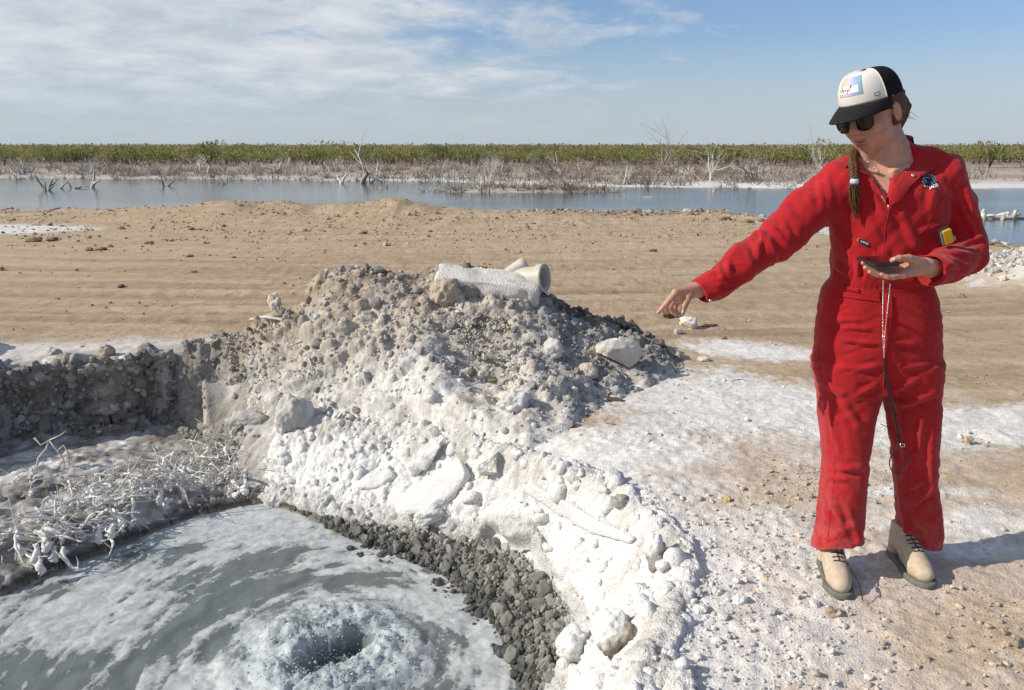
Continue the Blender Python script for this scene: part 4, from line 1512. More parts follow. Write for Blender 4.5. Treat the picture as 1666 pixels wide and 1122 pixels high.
# many more like them
kinds = []
for k in range(9):
    h = r.uniform(0.5, 1.35)
    V, F = branchy(r, h, r.uniform(0.4, 1.1), r.integers(4, 9), 3, 0.04, r.normal(0, 0.3), 4, kids=(1, 3))
    kinds.append(mesh_data('dead_brush', V, F, [M_pale if k % 3 == 0 else M_dead]))
for k in range(150):
    y = r.uniform(41, 66)
    px = r.uniform(-60, 1420) if k < 118 else r.uniform(0, 620)
    x = at_y(px, 262, y)[0]
    if land(x, y) < -0.6:
        y += 8
        if land(at_y(px, 262, y)[0], y) < -0.62:
            continue
    o = far_thing('dead_shrub', kinds[k % 9], px, y, 'leafless grey shrub standing on the salt flat between pond and green scrub', 'dead shrub', 'dead shrubs along the far shore', r.uniform(0, 6.3), r.uniform(0.6, 1.25))
for k in range(84):
    px = r.uniform(686, 1015)
    y = r.uniform(36.6, 38.6)
    far_thing('dead_branch', kinds[k % 9], px, y, 'white crusted brushwood lying on the low island in the pond', 'dead branch', 'brushwood on the pond island', r.uniform(0, 6.3), r.uniform(0.30, 0.62))
for k in range(90):
    px = r.uniform(-20, 1420)
    x = at_y(px, 280, 45)[0]
    y = float(np.interp(x * 0.97, FS_X, FS_Y)) + r.uniform(-1.6, 1.0)
    far_thing('dead_branch', kinds[k % 9], px, y, 'broken dead branches lying at the waterline of the far shore', 'dead branch', 'dead branches along the far waterline', r.uniform(0, 6.3), r.uniform(0.22, 0.5), 0.0, land(at_y(px, 280, y)[0], y) < -0.6)

# dead wood standing in the water
snag = []
for k in range(5):
    V, F = branchy(r, 0.9, 0.7, 2, 1, 0.075, 0.0, 6, kids=(1, 2), wig=0.2)
    snag.append(mesh_data('snag', V, F, [M_pale if k % 2 else M_dead]))


def snag_at(px, py, label, k, sc, rz=0.0, rot=(0, 0)):
    p = at_z(px, py, -0.60)
    o = put('dead_branch', snag[k], None, (p[0], p[1], -0.66))
    o.rotation_euler = (rot[0], rot[1], rz)
    o.scale = (sc,) * 3
    tag(o, label, 'dead branch')


snag_at(76, 310, 'forked dead branch sticking out of the pond, leftmost and biggest of the snags', 0, 0.85, 0.3)
snag_at(95, 307, 'white branch slanting out of the water right beside the forked snag', 1, 1.2, 1.8, (0, 0.7))
snag_at(117, 306, 'short stub in the water just right of the slanting white branch', 2, 0.55, 2.0)
snag_at(155, 305, 'bent pale branch lying in the water third from the left', 3, 0.75, 0.5, (0, 1.0))
snag_at(268, 303, 'lone upright stump in the middle of the left-hand water', 4, 0.9, 1.0, (0, 0.2))
snag_at(420, 299, 'pair of short pale stubs near the left far shore', 1, 0.8, 2.6)
snag_at(552, 299, 'small forked stub in the water below the crooked white trunk', 3, 0.8, 4.0)
snag_at(595, 298, 'broken limb in the water beneath the crooked white trunk', 2, 1.0, 0.9, (0, 0.5))
snag_at(625, 296, 'thin stick in the water left of the small white islet', 0, 0.6, 3.0, (0.3, 0.7))
snag_at(1158, 312, 'stub in the water in front of the upright bleached shrub', 1, 0.6, 1.0)

# salted snags right of the woman
pz = at_z(1622, 356, -0.60)
parts = []
for k in range(9):
    a = r.uniform(0, 6.3)
    p0 = np.array((r.uniform(-0.45, 0.55), r.normal(0, 0.12), -0.03))
    p1 = p0 + np.array((r.normal(0, 0.16), r.normal(0, 0.1), r.uniform(0.05, 0.3)))
    p2 = p1 + np.array((r.normal(0.05, 0.14), r.normal(0, 0.1), r.uniform(-0.12, 0.1)))
    parts.append(tube([p0, (p0 + p1) / 2 + r.normal(0, 0.03, 3), p1, p2], [0.06, 0.055, 0.045, 0.03], 7, True, 0.35, k))
parts.append(tube([(-0.7, 0, 0.02), (-0.3, 0.05, 0.05), (0.2, 0, 0.04), (0.85, 0.02, 0.02)], [0.03, 0.08, 0.09, 0.03], 8, True, 0.4, 3))
V, F = join(parts)
o = put('salt_crusted_branch', mesh_data('salt_crusted_branch', V, F, [M_pale]), None, tuple(pz))
tag(o, 'tangle of white crusted branches in the water right of the woman', 'dead branch')

# low grey brushwood that nobody could count
r = np.random.default_rng(52)
parts = []
n = 5200
yy_ = 36.2 + 52 * r.uniform(size=n) ** 1.25
pxx = r.uniform(-120, 1780, n)
xx_ = (pxx - 833) / 1300 * yy_ * 0.97
zz_ = ground_z(xx_, yy_)
dens = sstep(0.0, -0.35, fbm2(xx_ * 0.12, yy_ * 0.12, 3, 400)) * 0.6 + 0.4
dens *= np.where(pxx > 1430, 0.25, 1.0)
ok = (zz_ > -0.66) & (r.uniform(size=n) < dens)
tw_v, tw_f, tb = [], [], 0
for xa, ya, za in zip(xx_[ok], yy_[ok], zz_[ok]):
    m = 9
    h = r.uniform(0.25, 0.95)
    base = np.column_stack([r.normal(xa, 0.3, m), r.normal(ya, 0.3, m), np.full(m, za - 0.05)])
    tip = base + np.column_stack([r.normal(0, 0.35, m), r.normal(0, 0.3, m), r.uniform(0.3, 1, m) * h])
    wdt = r.uniform(0.012, 0.03, m)
    sdx = np.column_stack([wdt, np.zeros(m), np.zeros(m)])
    sdy = np.column_stack([np.zeros(m), wdt, np.zeros(m)])
    tw_v.append(np.stack([base - sdx, base + sdx, base + sdy, tip], 1).reshape(-1, 3))
    f = np.array([(0, 1, 3), (1, 2, 3), (2, 0, 3)])
    tw_f.append((f[None] + (np.arange(m) * 4)[:, None, None] + tb).reshape(-1, 3))
    tb += m * 4
tag(mk('brushwood', np.concatenate(tw_v), np.concatenate(tw_f), M_twig, smooth=False), 'low grey dead brushwood covering the far flats', kind='stuff')


# green scrub: each bush is stems and some hundred leaf sprays
def bush(r, h, w, n, hue):
    parts = []
    for _ in range(7):
        a, rad = r.uniform(0, 6.3), r.uniform(0.2, 0.7) * w * 0.5
        e = np.array((math.cos(a) * rad, math.sin(a) * rad, h * r.uniform(0.5, 0.85)))
        parts.append(tube([np.array((0, 0, -0.1)), e * 0.5 + r.normal(0, 0.06, 3), e], [0.035, 0.025, 0.012], 4, False))
    Vs, Fs = join(parts)
    nS = len(Vs)
    lobes = [(np.array((r.normal(0, w * 0.24), r.normal(0, w * 0.24), h * r.uniform(0.45, 0.78))), r.uniform(0.22, 0.36)) for _ in range(7)]
    P, D = [], []
    for k in range(n):
        c, s_ = lobes[k % 7]
        q = r.normal(size=3)
        q /= np.linalg.norm(q)
        q *= r.uniform(0.45, 1.0) ** 0.5
        P.append(c + q * np.array((w * s_ * 1.25, w * s_ * 1.25, h * s_ * 0.95)))
        D.append(q)
    P = np.array(P)
    P[:, 2] = np.clip(P[:, 2], 0.10 * h, h * (0.93 + 0.1 * r.uniform(size=n)))
    s_ = r.uniform(0.04, 0.10, n) * (0.8 + 0.25 * h)
    u = r.normal(size=(n, 3)); u /= np.linalg.norm(u, axis=1, keepdims=True)
    v = np.cross(u, r.normal(size=(n, 3))); v /= np.linalg.norm(v, axis=1, keepdims=True)
    u[:, 2] += 0.5
    Q = np.stack([P - u * s_[:, None], P + v * s_[:, None] * 0.7, P + u * s_[:, None] * 1.2, P - v * s_[:, None] * 0.7], 1).reshape(-1, 3)
    Fq = np.arange(n * 4).reshape(-1, 4) + nS
    g = np.array(hue)[None] * r.uniform(0.55, 1.35, (n, 1)) * np.array((1, 1, 1))
    g[:, 0] *= r.uniform(0.85, 1.3, n)
    Cq = np.concatenate([np.tile((0.17, 0.14, 0.115), (nS, 1)), np.repeat(g, 4, axis=0)])
    F4 = [f for f in Fs if f.shape[1] == 4]
    return np.concatenate([Vs, Q]), [np.concatenate(F4 + [Fq])], Cq


r = np.random.default_rng(53)
HUES = [(0.27, 0.29, 0.10), (0.29, 0.31, 0.12), (0.24, 0.26, 0.10), (0.30, 0.31, 0.14), (0.20, 0.22, 0.09), (0.27, 0.28, 0.13)]
bk = []
for k in range(8):
    V, F, Cb = bush(r, r.uniform(1.7, 2.3), r.uniform(2.2, 3.2), 300, HUES[k % 6])
    bk.append(mesh_data('scrub_bush', V, F, [M_leaf], False, Cb))
cnt = 0
for k in range(290):
    px = -40 + 1750 * (k + r.uniform(-0.4, 0.4)) / 290
    y = r.uniform(72, 92)
    x = at_y(px, 250, y)[0]
    z0 = land(x, y)
    sc = (1.46 + (y - 82) * 0.004 - z0) / 2.15 * r.uniform(0.72, 1.06)
    o = put('scrub_bush', bk[r.integers(0, 8)], None, (x, y, z0))
    o.scale = (sc * r.uniform(0.9, 1.25), sc * r.uniform(0.9, 1.2), sc)
    o.rotation_euler = (0, 0, r.uniform(0, 6.3))
    tag(o, 'grey-green bush in the unbroken scrub line on the horizon', 'bush', 'green bushes of the far scrub line')
for px, y, h, w, lab, hue in [(1345, 66, 2.35, 2.6, 'rounded bright green bush behind the shoulder of the pointing arm', 1), (340, 70, 2.25, 2.4, 'darker upright bush in the scrub line above the left-hand water', 4),
                              (545, 84, 2.25, 4.0, 'broad bush rising a little above the scrub line left of centre', 0), (1610, 68, 2.25, 3.0, 'rounded bush in the scrub at the far right beside the shoulder', 2)]:
    V, F, Cb = bush(r, h, w, 420, HUES[hue])
    far_thing('scrub_bush', mesh_data('big_scrub_bush', V, F, [M_leaf], False, Cb), px, y, lab, 'bush')

# the scrub goes on behind as one mass
VV, FF, CC, base = [], [], [], 0
low = []
for k in range(5):
    low.append(bush(r, 2.1, 3.4, 46, HUES[k % 6]))
for k in range(1500):
    y = 92 + 330 * r.uniform() ** 1.7
    x = r.uniform(-0.75, 0.75) * y
    v, f, c = low[k % 5]
    a = r.uniform(0, 6.3)
    s_ = (1.50 - 0.0 + 0.52) / 2.15 * r.uniform(0.86, 1.03) * np.array((1.5, 1.5, 1.0))
    R = np.array(((math.cos(a), -math.sin(a), 0), (math.sin(a), math.cos(a), 0), (0, 0, 1)))
    VV.append((v * s_) @ R.T + np.array((x, y, -0.30)))
    FF.append(f[0] + base)
    CC.append(c * r.uniform(0.8, 1.15))
    base += len(v)
tag(mk('scrubland', np.concatenate(VV), np.concatenate(FF), M_leaf, smooth=False, colors=np.concatenate(CC)), 'green mesquite-like scrub stretching to the horizon', kind='stuff')

# ------------------------------------------------------------------ salt-crusted brush along the pool
M_saltwood = earth_mat('salted_branch', 0.14, 0.9, 0.006, 1.3, base=(0.80, 0.79, 0.77))
M_twig2 = plain('bare_twigs', (0.55, 0.52, 0.47), 0.9, 0.15, 30, 0.3)
r = np.random.default_rng(54)


def crusted(name, loc, label, w, n_arm, n_twig, n_drip, seed, lean=0.0, h=0.12):
    """brush caked in salt: fat lumpy arms hanging towards the water, thin bare twigs on top"""
    r = np.random.default_rng(seed)
    root = tag(empty(name, loc), label, 'salted shrub', 'salt-crusted brush along the pool edge')
    def lumpy(pts, rad, sides, sd, amt):
        pts = np.array(pts); n = 15
        k = np.linspace(0, len(pts) - 1, n)
        P = np.column_stack([np.interp(k, np.arange(len(pts)), pts[:, i]) for i in range(3)])
        R = np.interp(k, np.arange(len(pts)), rad)
        V, F = tube(P, R, sides, True)
        ax = np.concatenate([np.repeat(P, sides, axis=0), P[:1], P[-1:]])
        d = V - ax
        V = V + d * (fbm3(V * 75 + sd, 2, sd) * amt + 0.35 * fbm3(V * 190 + sd, 2, sd + 3))[:, None]
        return V, F
    arms = []
    for k in range(n_arm):
        a = r.uniform(-2.9, -0.2) if k % 3 else r.uniform(0, 6.3)
        p0 = np.array((r.uniform(-w, w), r.uniform(-0.10, 0.14), r.uniform(0.0, h)))
        L = r.uniform(0.09, 0.26)
        d = np.array((math.cos(a) + lean, math.sin(a), r.uniform(-0.7, 0.5)))
        d /= np.linalg.norm(d)
        pts, q = [p0], p0
        for i in range(6):
            d = d + r.normal(0, 0.30, 3)
            d[2] -= 0.06
            d /= np.linalg.norm(d)
            q = q + d * L / 6
            q[2] = max(q[2], -0.06)
            pts.append(q)
        R0 = r.uniform(0.003, 0.0100)
        rad = R0 * np.array((1.25, 1.1, 1.0, 0.85, 0.7, 0.5, 0.22)) * r.uniform(0.75, 1.25, 7)
        arms.append(lumpy(pts, rad, 8, seed + k, 0.6))
        for j in range(3):
            i = r.integers(1, 6)
            d2 = d + r.normal(0, 0.8, 3)
            d2 /= np.linalg.norm(d2)
            l2 = L * r.uniform(0.2, 0.5)
            arms.append(lumpy([pts[i], pts[i] + d2 * l2 * 0.5 + r.normal(0, 0.008, 3), pts[i] + d2 * l2], rad[i] * np.array((0.75, 0.55, 0.2)), 6, seed + k + 31 * j, 0.5))
    V, F = join(arms)
    mk('crusted_branches', V, F, M_saltwood, root)['kind'] = 'stuff'
    for k in range(n_drip):
        p0 = np.array((r.uniform(-w, w), r.uniform(-0.22, -0.08), r.uniform(0.03, 0.10)))
        L = r.uniform(0.06, 0.13)
        pts = [p0 + np.array((r.normal(0, 0.008), -0.03 * t + r.normal(0, 0.006), -L * t)) for t in np.linspace(0, 1, 6)]
        V, F = lumpy(pts, np.array((0.007, 0.011, 0.016, 0.021, 0.024, 0.012)) * r.uniform(0.75, 1.2), 11, seed + 50 + k, 0.8)
        mk('hanging_crust', V, F, M_saltwood, root)
    # knobs of salt grown on and under the branches
    n = 40
    pos = np.column_stack([r.uniform(-w * 1.15, w * 1.15, n), r.uniform(-0.16, 0.16, n), np.abs(r.normal(0, h * 0.45, n)) - 0.01])
    V, F, _ = scatter_mesh(knobs[:3], pos, np.clip(r.lognormal(math.log(0.0075), 0.5, n), 0.003, 0.020), r)
    mk('salt_knobs', V, F, M_saltwood, root)['kind'] = 'stuff'
    tw = []
    for k in range(n_twig):
        p0 = np.array((r.uniform(-w, w), r.uniform(-0.1, 0.15), r.uniform(0.02, h)))
        a = r.uniform(0, 6.3)
        d = np.array((math.cos(a) + lean, math.sin(a) * 0.7, r.uniform(-0.15, 0.45)))
        d /= np.linalg.norm(d)
        L = r.uniform(0.08, 0.30)
        pts, q = [p0], p0
        for i in range(5):
            d = d + r.normal(0, 0.20, 3)
            d /= np.linalg.norm(d)
            q = q + d * L / 5
            pts.append(q)
        R0 = r.uniform(0.0013, 0.0032)
        tw.append(tube(pts, np.linspace(R0, R0 * 0.5, 6), 5, False))
        if r.uniform() < 0.6:
            d2 = d + r.normal(0, 0.6, 3)
            d2 /= np.linalg.norm(d2)
            tw.append(tube([pts[3], pts[3] + d2 * L * 0.2, pts[3] + d2 * L * 0.4 + r.normal(0, 0.01, 3)], [R0 * 0.7, R0 * 0.6, R0 * 0.4], 4, False))
    if tw:
        V, F = join(tw)
        mk('twigs', V, F, M_twig2, root)['kind'] = 'stuff'
    return root


for i, (px, py, lab, w, na, nt, nd) in enumerate([
    (45, 880, 'salt-caked brush at the left frame edge, white stubs reaching down to the foam', .24, 34, 34, 6),
    (150, 850, 'thickest salted brush with a bent white arm over the foam', .20, 36, 34, 6),
    (215, 800, 'salted brush with two hanging white clubs above the water', .18, 26, 40, 3),
    (110, 800, 'low salted brush lying behind the thickest clump', .26, 18, 34, 0),
    (300, 770, 'twiggy salted brush at the right end of the row, under the pit wall', .18, 22, 70, 2),
    (262, 800, 'salt-caked brush in the middle of the row with its white stubs hanging close together', .17, 30, 34, 5),
    (375, 785, 'last salted brush before the white bank, over the corner of the pool', .15, 26, 50, 3),
    (355, 745, 'fine grey twigs with salt beads where the brush meets the white bank', .14, 16, 80, 0)]):
    p = hit(px, py)
    crusted('salted_shrub', (p[0], p[1], p[2] - 0.01), lab, w, na, nt, nd, 500 + i * 7, 0.25 if i < 2 else 0.1)

# single forked branch against the shaded wall
p = hit(95, 770)
pp = lambda a, b: at_y(a, b, p[1] - 0.03)
parts = [tube([pp(58, 775), pp(62, 745), pp(75, 730), pp(80, 716)], [.005, .006, .006, .006], 6),
         tube([pp(56, 712), pp(66, 724), pp(80, 716), pp(97, 738), pp(104, 748), pp(90, 765)], [.005, .006, .007, .006, .005, .004], 6),
         tube([pp(80, 716), pp(98, 708), pp(107, 701)], [.005, .004, .003], 5),
         tube([pp(94, 733), pp(103, 724), pp(110, 735), pp(113, 755)], [.005, .005, .005, .004], 6),
         tube([pp(101, 740), pp(118, 735), pp(130, 737)], [.004, .003, .003], 5),
         tube([pp(95, 770), pp(104, 760), pp(104, 748)], [.005, .005, .005], 5)]
V, F = join(parts)
tag(mk('bare_branch', V, F, M_twig2), 'forked bare grey branch standing against the shaded pit wall', 'branch')
# long twigs springing out over the row
for a, lab in [([(150, 830), (190, 800), (215, 765), (243, 718)], 'long bare twig pointing up and right above the salted brush'), ([(10, 860), (45, 832), (95, 822), (125, 812)], 'long thin twig lying across the salted brush near the left edge'),
               ([(215, 723), (240, 742), (275, 752), (300, 765)], 'long straight twig slanting down into the twiggy brush'), ([(130, 835), (180, 808), (215, 795), (260, 770)], 'pale arched twig over the middle of the salted brush')]:
    y0 = hit(a[0][0], a[0][1])[1] + 0.02
    path = [at_y(q[0], q[1], y0 + 0.04 * i) for i, q in enumerate(a)]
    V, F = tube(path, np.linspace(0.006, 0.0025, len(path)), 6)
    tag(mk('twig', V, F, M_twig2), lab, 'twig')
# ------------------------------------------------------------------ stones that can be told apart
def stone_obj(name, label, px, py, size, seed, colr, mat=M_stone, ang=0.5, sub=4, squash=1.0, rz=0.0, tilt=(0, 0), sink=0.3, rough=0.2, group=None, cat='rock', stretch=(1, 1, 1), fine=0.05, spots=None):
    p = drop(px, py)
    v, f = rock_shape(sub, seed, ang, rough, fine)
    v = v * np.array(stretch) * size
    v[:, 2] *= squash
    R = np.array(Matrix.Rotation(rz, 3, 'Z') @ Matrix.Rotation(tilt[0], 3, 'X') @ Matrix.Rotation(tilt[1], 3, 'Y'))
    v = v @ R.T
    c = np.zeros((len(v), 3)) + np.array(colr)
    c *= (1 + 0.25 * fbm3(v * 18 / max(size / 0.06, 0.5) * 0.06 / 0.06 + seed, 3, seed))[:, None]
    if spots is not None:
        c = spots(v, c)
    hz_ = (v[:, 2].max() - v[:, 2].min()) * 0.5
    o = mk(name, v, f, mat, colors=np.clip(c, 0.03, 0.84))
    o.location = (p[0], p[1], p[2] + hz_ * (1 - 2 * sink))
    return tag(o, label, cat, group)


def salted_top(v, c, lev=0.2, dark=(0.24, 0.21, 0.18)):
    n = v / np.maximum(np.linalg.norm(v, axis=1, keepdims=True), 1e-6)
    w = sstep(-0.15, 0.25, n[:, 2] * 0.7 - n[:, 0] * 0.55 - lev + 0.35 * fbm3(v * 30, 3, 5))
    return lerp(np.array(dark)[None] * (1 + 0.3 * fbm3(v * 60, 2, 6))[:, None], np.array((0.74, 0.735, 0.72))[None], w[:, None])


# two salt-capped rocks at the lower right of the bank, showing brown undersides
stone_obj('boulder', 'salt-capped rock with a hollow grey side, left of the pair low on the bank', 937, 1062, 0.085, 611, (0.5, 0.5, 0.5), ang=0.35, sub=5, spots=lambda v, c: salted_top(v, c, 0.22, (0.34, 0.32, 0.30)), sink=0.30, stretch=(1, .9, .9))
stone_obj('boulder', 'dark brown rock under a white salt cap, right of the pair low on the bank', 1000, 1058, 0.088, 612, (0.5, 0.5, 0.5), ang=0.3, sub=5, spots=lambda v, c: salted_top(v, c, 0.38), sink=0.22, stretch=(.95, .9, 1.1), tilt=(0.1, 0.25))
stone_obj('boulder', 'grey knob of rock poking out of the white bank above the pair', 1066, 920, 0.052, 613, (0.30, 0.28, 0.26), ang=0.2, rough=0.3, spots=lambda v, c: salted_top(v, c, 0.35, (0.30, 0.28, 0.26)), sink=0.2, stretch=(.7, .7, 1.3))
stone_obj('stone', 'small grey lump in the white bank below the fallen pale plank-like slab', 1012, 822, 0.035, 614, (0.36, 0.34, 0.31), ang=0.2, sink=0.3, rough=0.3)
stone_obj('stone', 'salt-coated stone overhanging the grey gravel under the white slab', 703, 838, 0.085, 615, (0.72, 0.715, 0.70), M_salt, 0.15, 5, 0.55, 0.3, (0.35, -0.3), 0.35, 0.25, stretch=(1.25, .75, 1))
stone_obj('stone', 'rounded grey stone at the left end of the gravel by the foam', 520, 846, 0.06, 616, (0.20, 0.20, 0.185), M_gravel, 0.3, 4, 0.6, 0, (0, 0), 0.4, stretch=(1.3, .8, 1))
stone_obj('boulder', 'rough grey boulder between white bank and mound, beside a dark gap', 478, 684, 0.125, 617, (0.50, 0.49, 0.46), ang=0.25, sub=5, sink=0.35, rough=0.25)
stone_obj('boulder', 'flat grey boulder left of the dark gap under the mound', 405, 690, 0.11, 618, (0.44, 0.43, 0.41), ang=0.25, sub=5, sink=0.35, squash=0.7, stretch=(1.4, .8, 1))
stone_obj('boulder', 'rounded dark grey boulder under the white block on the mound', 765, 476, 0.125, 619, (0.27, 0.26, 0.235), ang=0.15, sub=5, sink=0.35, rough=0.15, stretch=(1.15, .9, .85))
stone_obj('boulder', 'flaky tan and grey boulder at the left end of the white block', 728, 482, 0.105, 620, (0.44, 0.37, 0.29), ang=0.5, sub=5, sink=0.35, rough=0.3)
stone_obj('boulder', 'pale blocky slab of rock at the right foot of the mound, casting a dark shadow', 1008, 585, 0.165, 621, (0.58, 0.54, 0.49), ang=0.9, sub=5, sink=0.22, rough=0.08, stretch=(1.0, .55, .8), rz=0.25, tilt=(-0.25, 0.25), squash=.9)
stone_obj('stone', 'brownish stone below the pale slab at the mound foot', 958, 612, 0.065, 622, (0.46, 0.40, 0.35), ang=0.5, sink=0.3)
stone_obj('stone', 'round pale stone in the middle of the right-hand mound slope', 900, 572, 0.07, 623, (0.56, 0.545, 0.52), ang=0.2, sink=0.35)
stone_obj('stone', 'big light clod below the shaded step of the mound', 840, 660, 0.085, 624, (0.58, 0.57, 0.55), ang=0.25, sub=5, sink=0.35, rough=0.3, stretch=(1.1, .8, .9))
stone_obj('stone', 'pale stone standing on the left end of the mound crest', 447, 502, 0.075, 625, (0.60, 0.55, 0.48), ang=0.4, sink=0.15, stretch=(.8, .7, 1.15))
stone_obj('stone', 'cream-white stone lying on the ground below the pointing hand', 1121, 533, 0.085, 626, (0.70, 0.66, 0.58), ang=0.5, sub=5, sink=0.25, squash=.75, stretch=(1.1, .8, 1))
stone_obj('stone', 'small grey clod left of the cream-white stone', 1103, 543, 0.035, 627, (0.45, 0.42, 0.39), ang=0.3, sink=0.3)
stone_obj('stone', 'rust-brown crumpled clod just under the fingertips', 1086, 514, 0.05, 628, (0.17, 0.09, 0.05), ang=0.4, sink=0.25, rough=0.4)
stone_obj('stone', 'dark brown flake beside the cream-white stone', 1153, 531, 0.045, 629, (0.10, 0.075, 0.055), ang=0.3, sink=0.3, squash=.35, stretch=(1.4, .7, 1), rough=0.4)
stone_obj('stone', 'tan clod on the white flat right of the trousers', 1573, 722, 0.027, 630, (0.46, 0.35, 0.24), ang=0.4, sink=0.25, rough=0.3)
stone_obj('stone', 'tan clod on the ground in front of the right boot', 1358, 1002, 0.026, 631, (0.42, 0.33, 0.24), ang=0.4, sink=0.3, rough=0.3, stretch=(1.3, .8, .8))
stone_obj('stone', 'yellowish pebble left of the right boot', 1246, 943, 0.012, 632, (0.50, 0.38, 0.20), ang=0.4, sink=0.25)
stone_obj('stone', 'white salt lump on the pinkish crumbs left of the boots', 1203, 980, 0.026, 633, (0.78, 0.77, 0.75), M_salt, 0.1, 4, 0.8, sink=0.3)
stone_obj('stone', 'pale round lump nearest the white bank on the pinkish crumbs', 1166, 966, 0.022, 634, (0.72, 0.69, 0.66), M_salt, 0.1, 4, 0.8, sink=0.3)
stone_obj('stone', 'yellow-brown clod in the crumbs near the pit rim', 1184, 815, 0.017, 635, (0.50, 0.37, 0.19), ang=0.3, sink=0.3)
stone_obj('stone', 'pale crust fragment on the white flat beside the mound foot', 1145, 586, 0.045, 636, (0.62, 0.57, 0.50), ang=0.3, sink=0.3, squash=.45)
stone_obj('stone', 'dark bark-like flake on the white flat below the mound', 1000, 652, 0.04, 637, (0.10, 0.08, 0.065), ang=0.4, sink=0.25, squash=.3, stretch=(1.5, .5, 1), rough=0.4)
stone_obj('stone', 'round clod on the edge of the shaded pit wall', 88, 580, 0.055, 638, (0.45, 0.42, 0.38), ang=0.2, sink=0.3)
stone_obj('stone', 'tan round stone on the rim of the pit wall', 175, 577, 0.055, 639, (0.46, 0.38, 0.30), ang=0.2, sink=0.3)
stone_obj('stone', 'dark flat clod on the rim at the right end of the pit wall', 242, 572, 0.065, 640, (0.30, 0.26, 0.22), ang=0.3, sink=0.3, squash=.7)

# pale slabs lying in the bank
def slab(name, label, corners, z_or_y, thick, seed, colr, mat=M_salt, cat='slab'):
    """a broken slab: an outline laid on the bank, given thickness and worn edges"""
    c = np.array(corners, float)
    n = len(c)
    ctr = c.mean(0)
    nv = np.cross(c[1] - c[0], c[-1] - c[0]); nv /= np.linalg.norm(nv)
    if nv[2] < 0: nv = -nv
    bm = bmesh.new()
    topv = [bm.verts.new(p) for p in c]
    botv = [bm.verts.new(p - nv * thick) for p in c]
    bm.faces.new(topv); bm.faces.new(botv[::-1])
    for i in range(n):
        bm.faces.new((topv[i], botv[i], botv[(i + 1) % n], topv[(i + 1) % n]))
    bmesh.ops.recalc_face_normals(bm, faces=bm.faces)
    bmesh.ops.subdivide_edges(bm, edges=bm.edges[:], cuts=7, use_grid_fill=True)
    bmesh.ops.triangulate(bm, faces=bm.faces[:])
    for _ in range(3):
        bmesh.ops.smooth_vert(bm, verts=bm.verts, factor=0.35, use_axis_x=True, use_axis_y=True, use_axis_z=True)
    V = np.array([v.co[:] for v in bm.verts]); F = np.array([[v.index for v in f.verts] for f in bm.faces]) if False else None
    bm.verts.index_update()
    F = np.array([[v.index for v in f.verts] for f in bm.faces])
    bm.free()
    N_ = vert_normals(V, F)
    V = V + N_ * (fbm3(V * 22 + seed, 4, seed) * thick * 0.30)[:, None]
    cc = np.zeros((len(V), 3)) + np.array(colr)
    cc *= (1 + 0.06 * fbm3(V * 30, 3, seed))[:, None]
    o = mk(name, V - ctr, F, mat, colors=np.clip(cc, 0.03, 0.84))
    o.location = ctr
    return tag(o, label, cat)


def dz(px, py, up=0.0, y_off=0.0):
    p = drop(px, py)
    d = ray(px, py); d = d / np.linalg.norm(d)
    return p - d * up


slab('salt_slab', 'large smooth white slab leaning on the bank above the gravel', [dz(648, 838, .02), dz(632, 812, .03), dz(660, 795, .04), dz(702, 770, .06), dz(745, 742, .10), dz(757, 770, .09), dz(742, 797, .06), dz(722, 815, .04), dz(690, 832, .03)], 0, 0.06, 71, (0.74, 0.735, 0.725))
slab('salt_slab', 'narrow white slab tilted on edge just left of the large one, its right side shaded', [dz(668, 776, .03), dz(664, 760, .06), dz(690, 735, .08), dz(716, 718, .09), dz(716, 728, .09), dz(702, 752, .06), dz(690, 768, .04)], 0, 0.07, 72, (0.72, 0.715, 0.70))
stone_obj('salt_slab', 'upright cream-white block at the right of the large slab', 798, 762, 0.075, 641, (0.73, 0.71, 0.67), M_salt, 0.7, 5, 1.0, 0.3, (0, 0.1), 0.28, 0.12, cat='slab')
slab('salt_slab', 'long white plank-shaped slab lying along the right-hand bank', [dz(848, 796, .03), dz(858, 784, .045), dz(910, 812, .045), dz(975, 850, .045), dz(1032, 876, .03), dz(1022, 884, .02), dz(960, 868, .03), dz(900, 834, .03)], 0, 0.035, 73, (0.74, 0.735, 0.725))
slab('salt_slab', 'small white slab end lying left of the white block pair', [dz(572, 778, .02), dz(600, 768, .04), dz(636, 762, .05), dz(640, 775, .05), dz(612, 792, .03), dz(580, 795, .02)], 0, 0.05, 74, (0.73, 0.725, 0.71))

# the pale block on top of the mound
p0 = at_y(712, 470, 5.42); p1 = at_y(884, 478, 5.42)
L = p1[0] - p0[0]
nx, ny, nz = 40, 16, 16
u = np.linspace(0, 1, nx)
bm = bmesh.new()
bmesh.ops.create_cube(bm, size=1.0)
bmesh.ops.subdivide_edges(bm, edges=bm.edges[:], cuts=23, use_grid_fill=True)
V = np.array([v.co[:] for v in bm.verts])
F = np.array([[v.index for v in f.verts] for f in bm.faces])
bm.free()
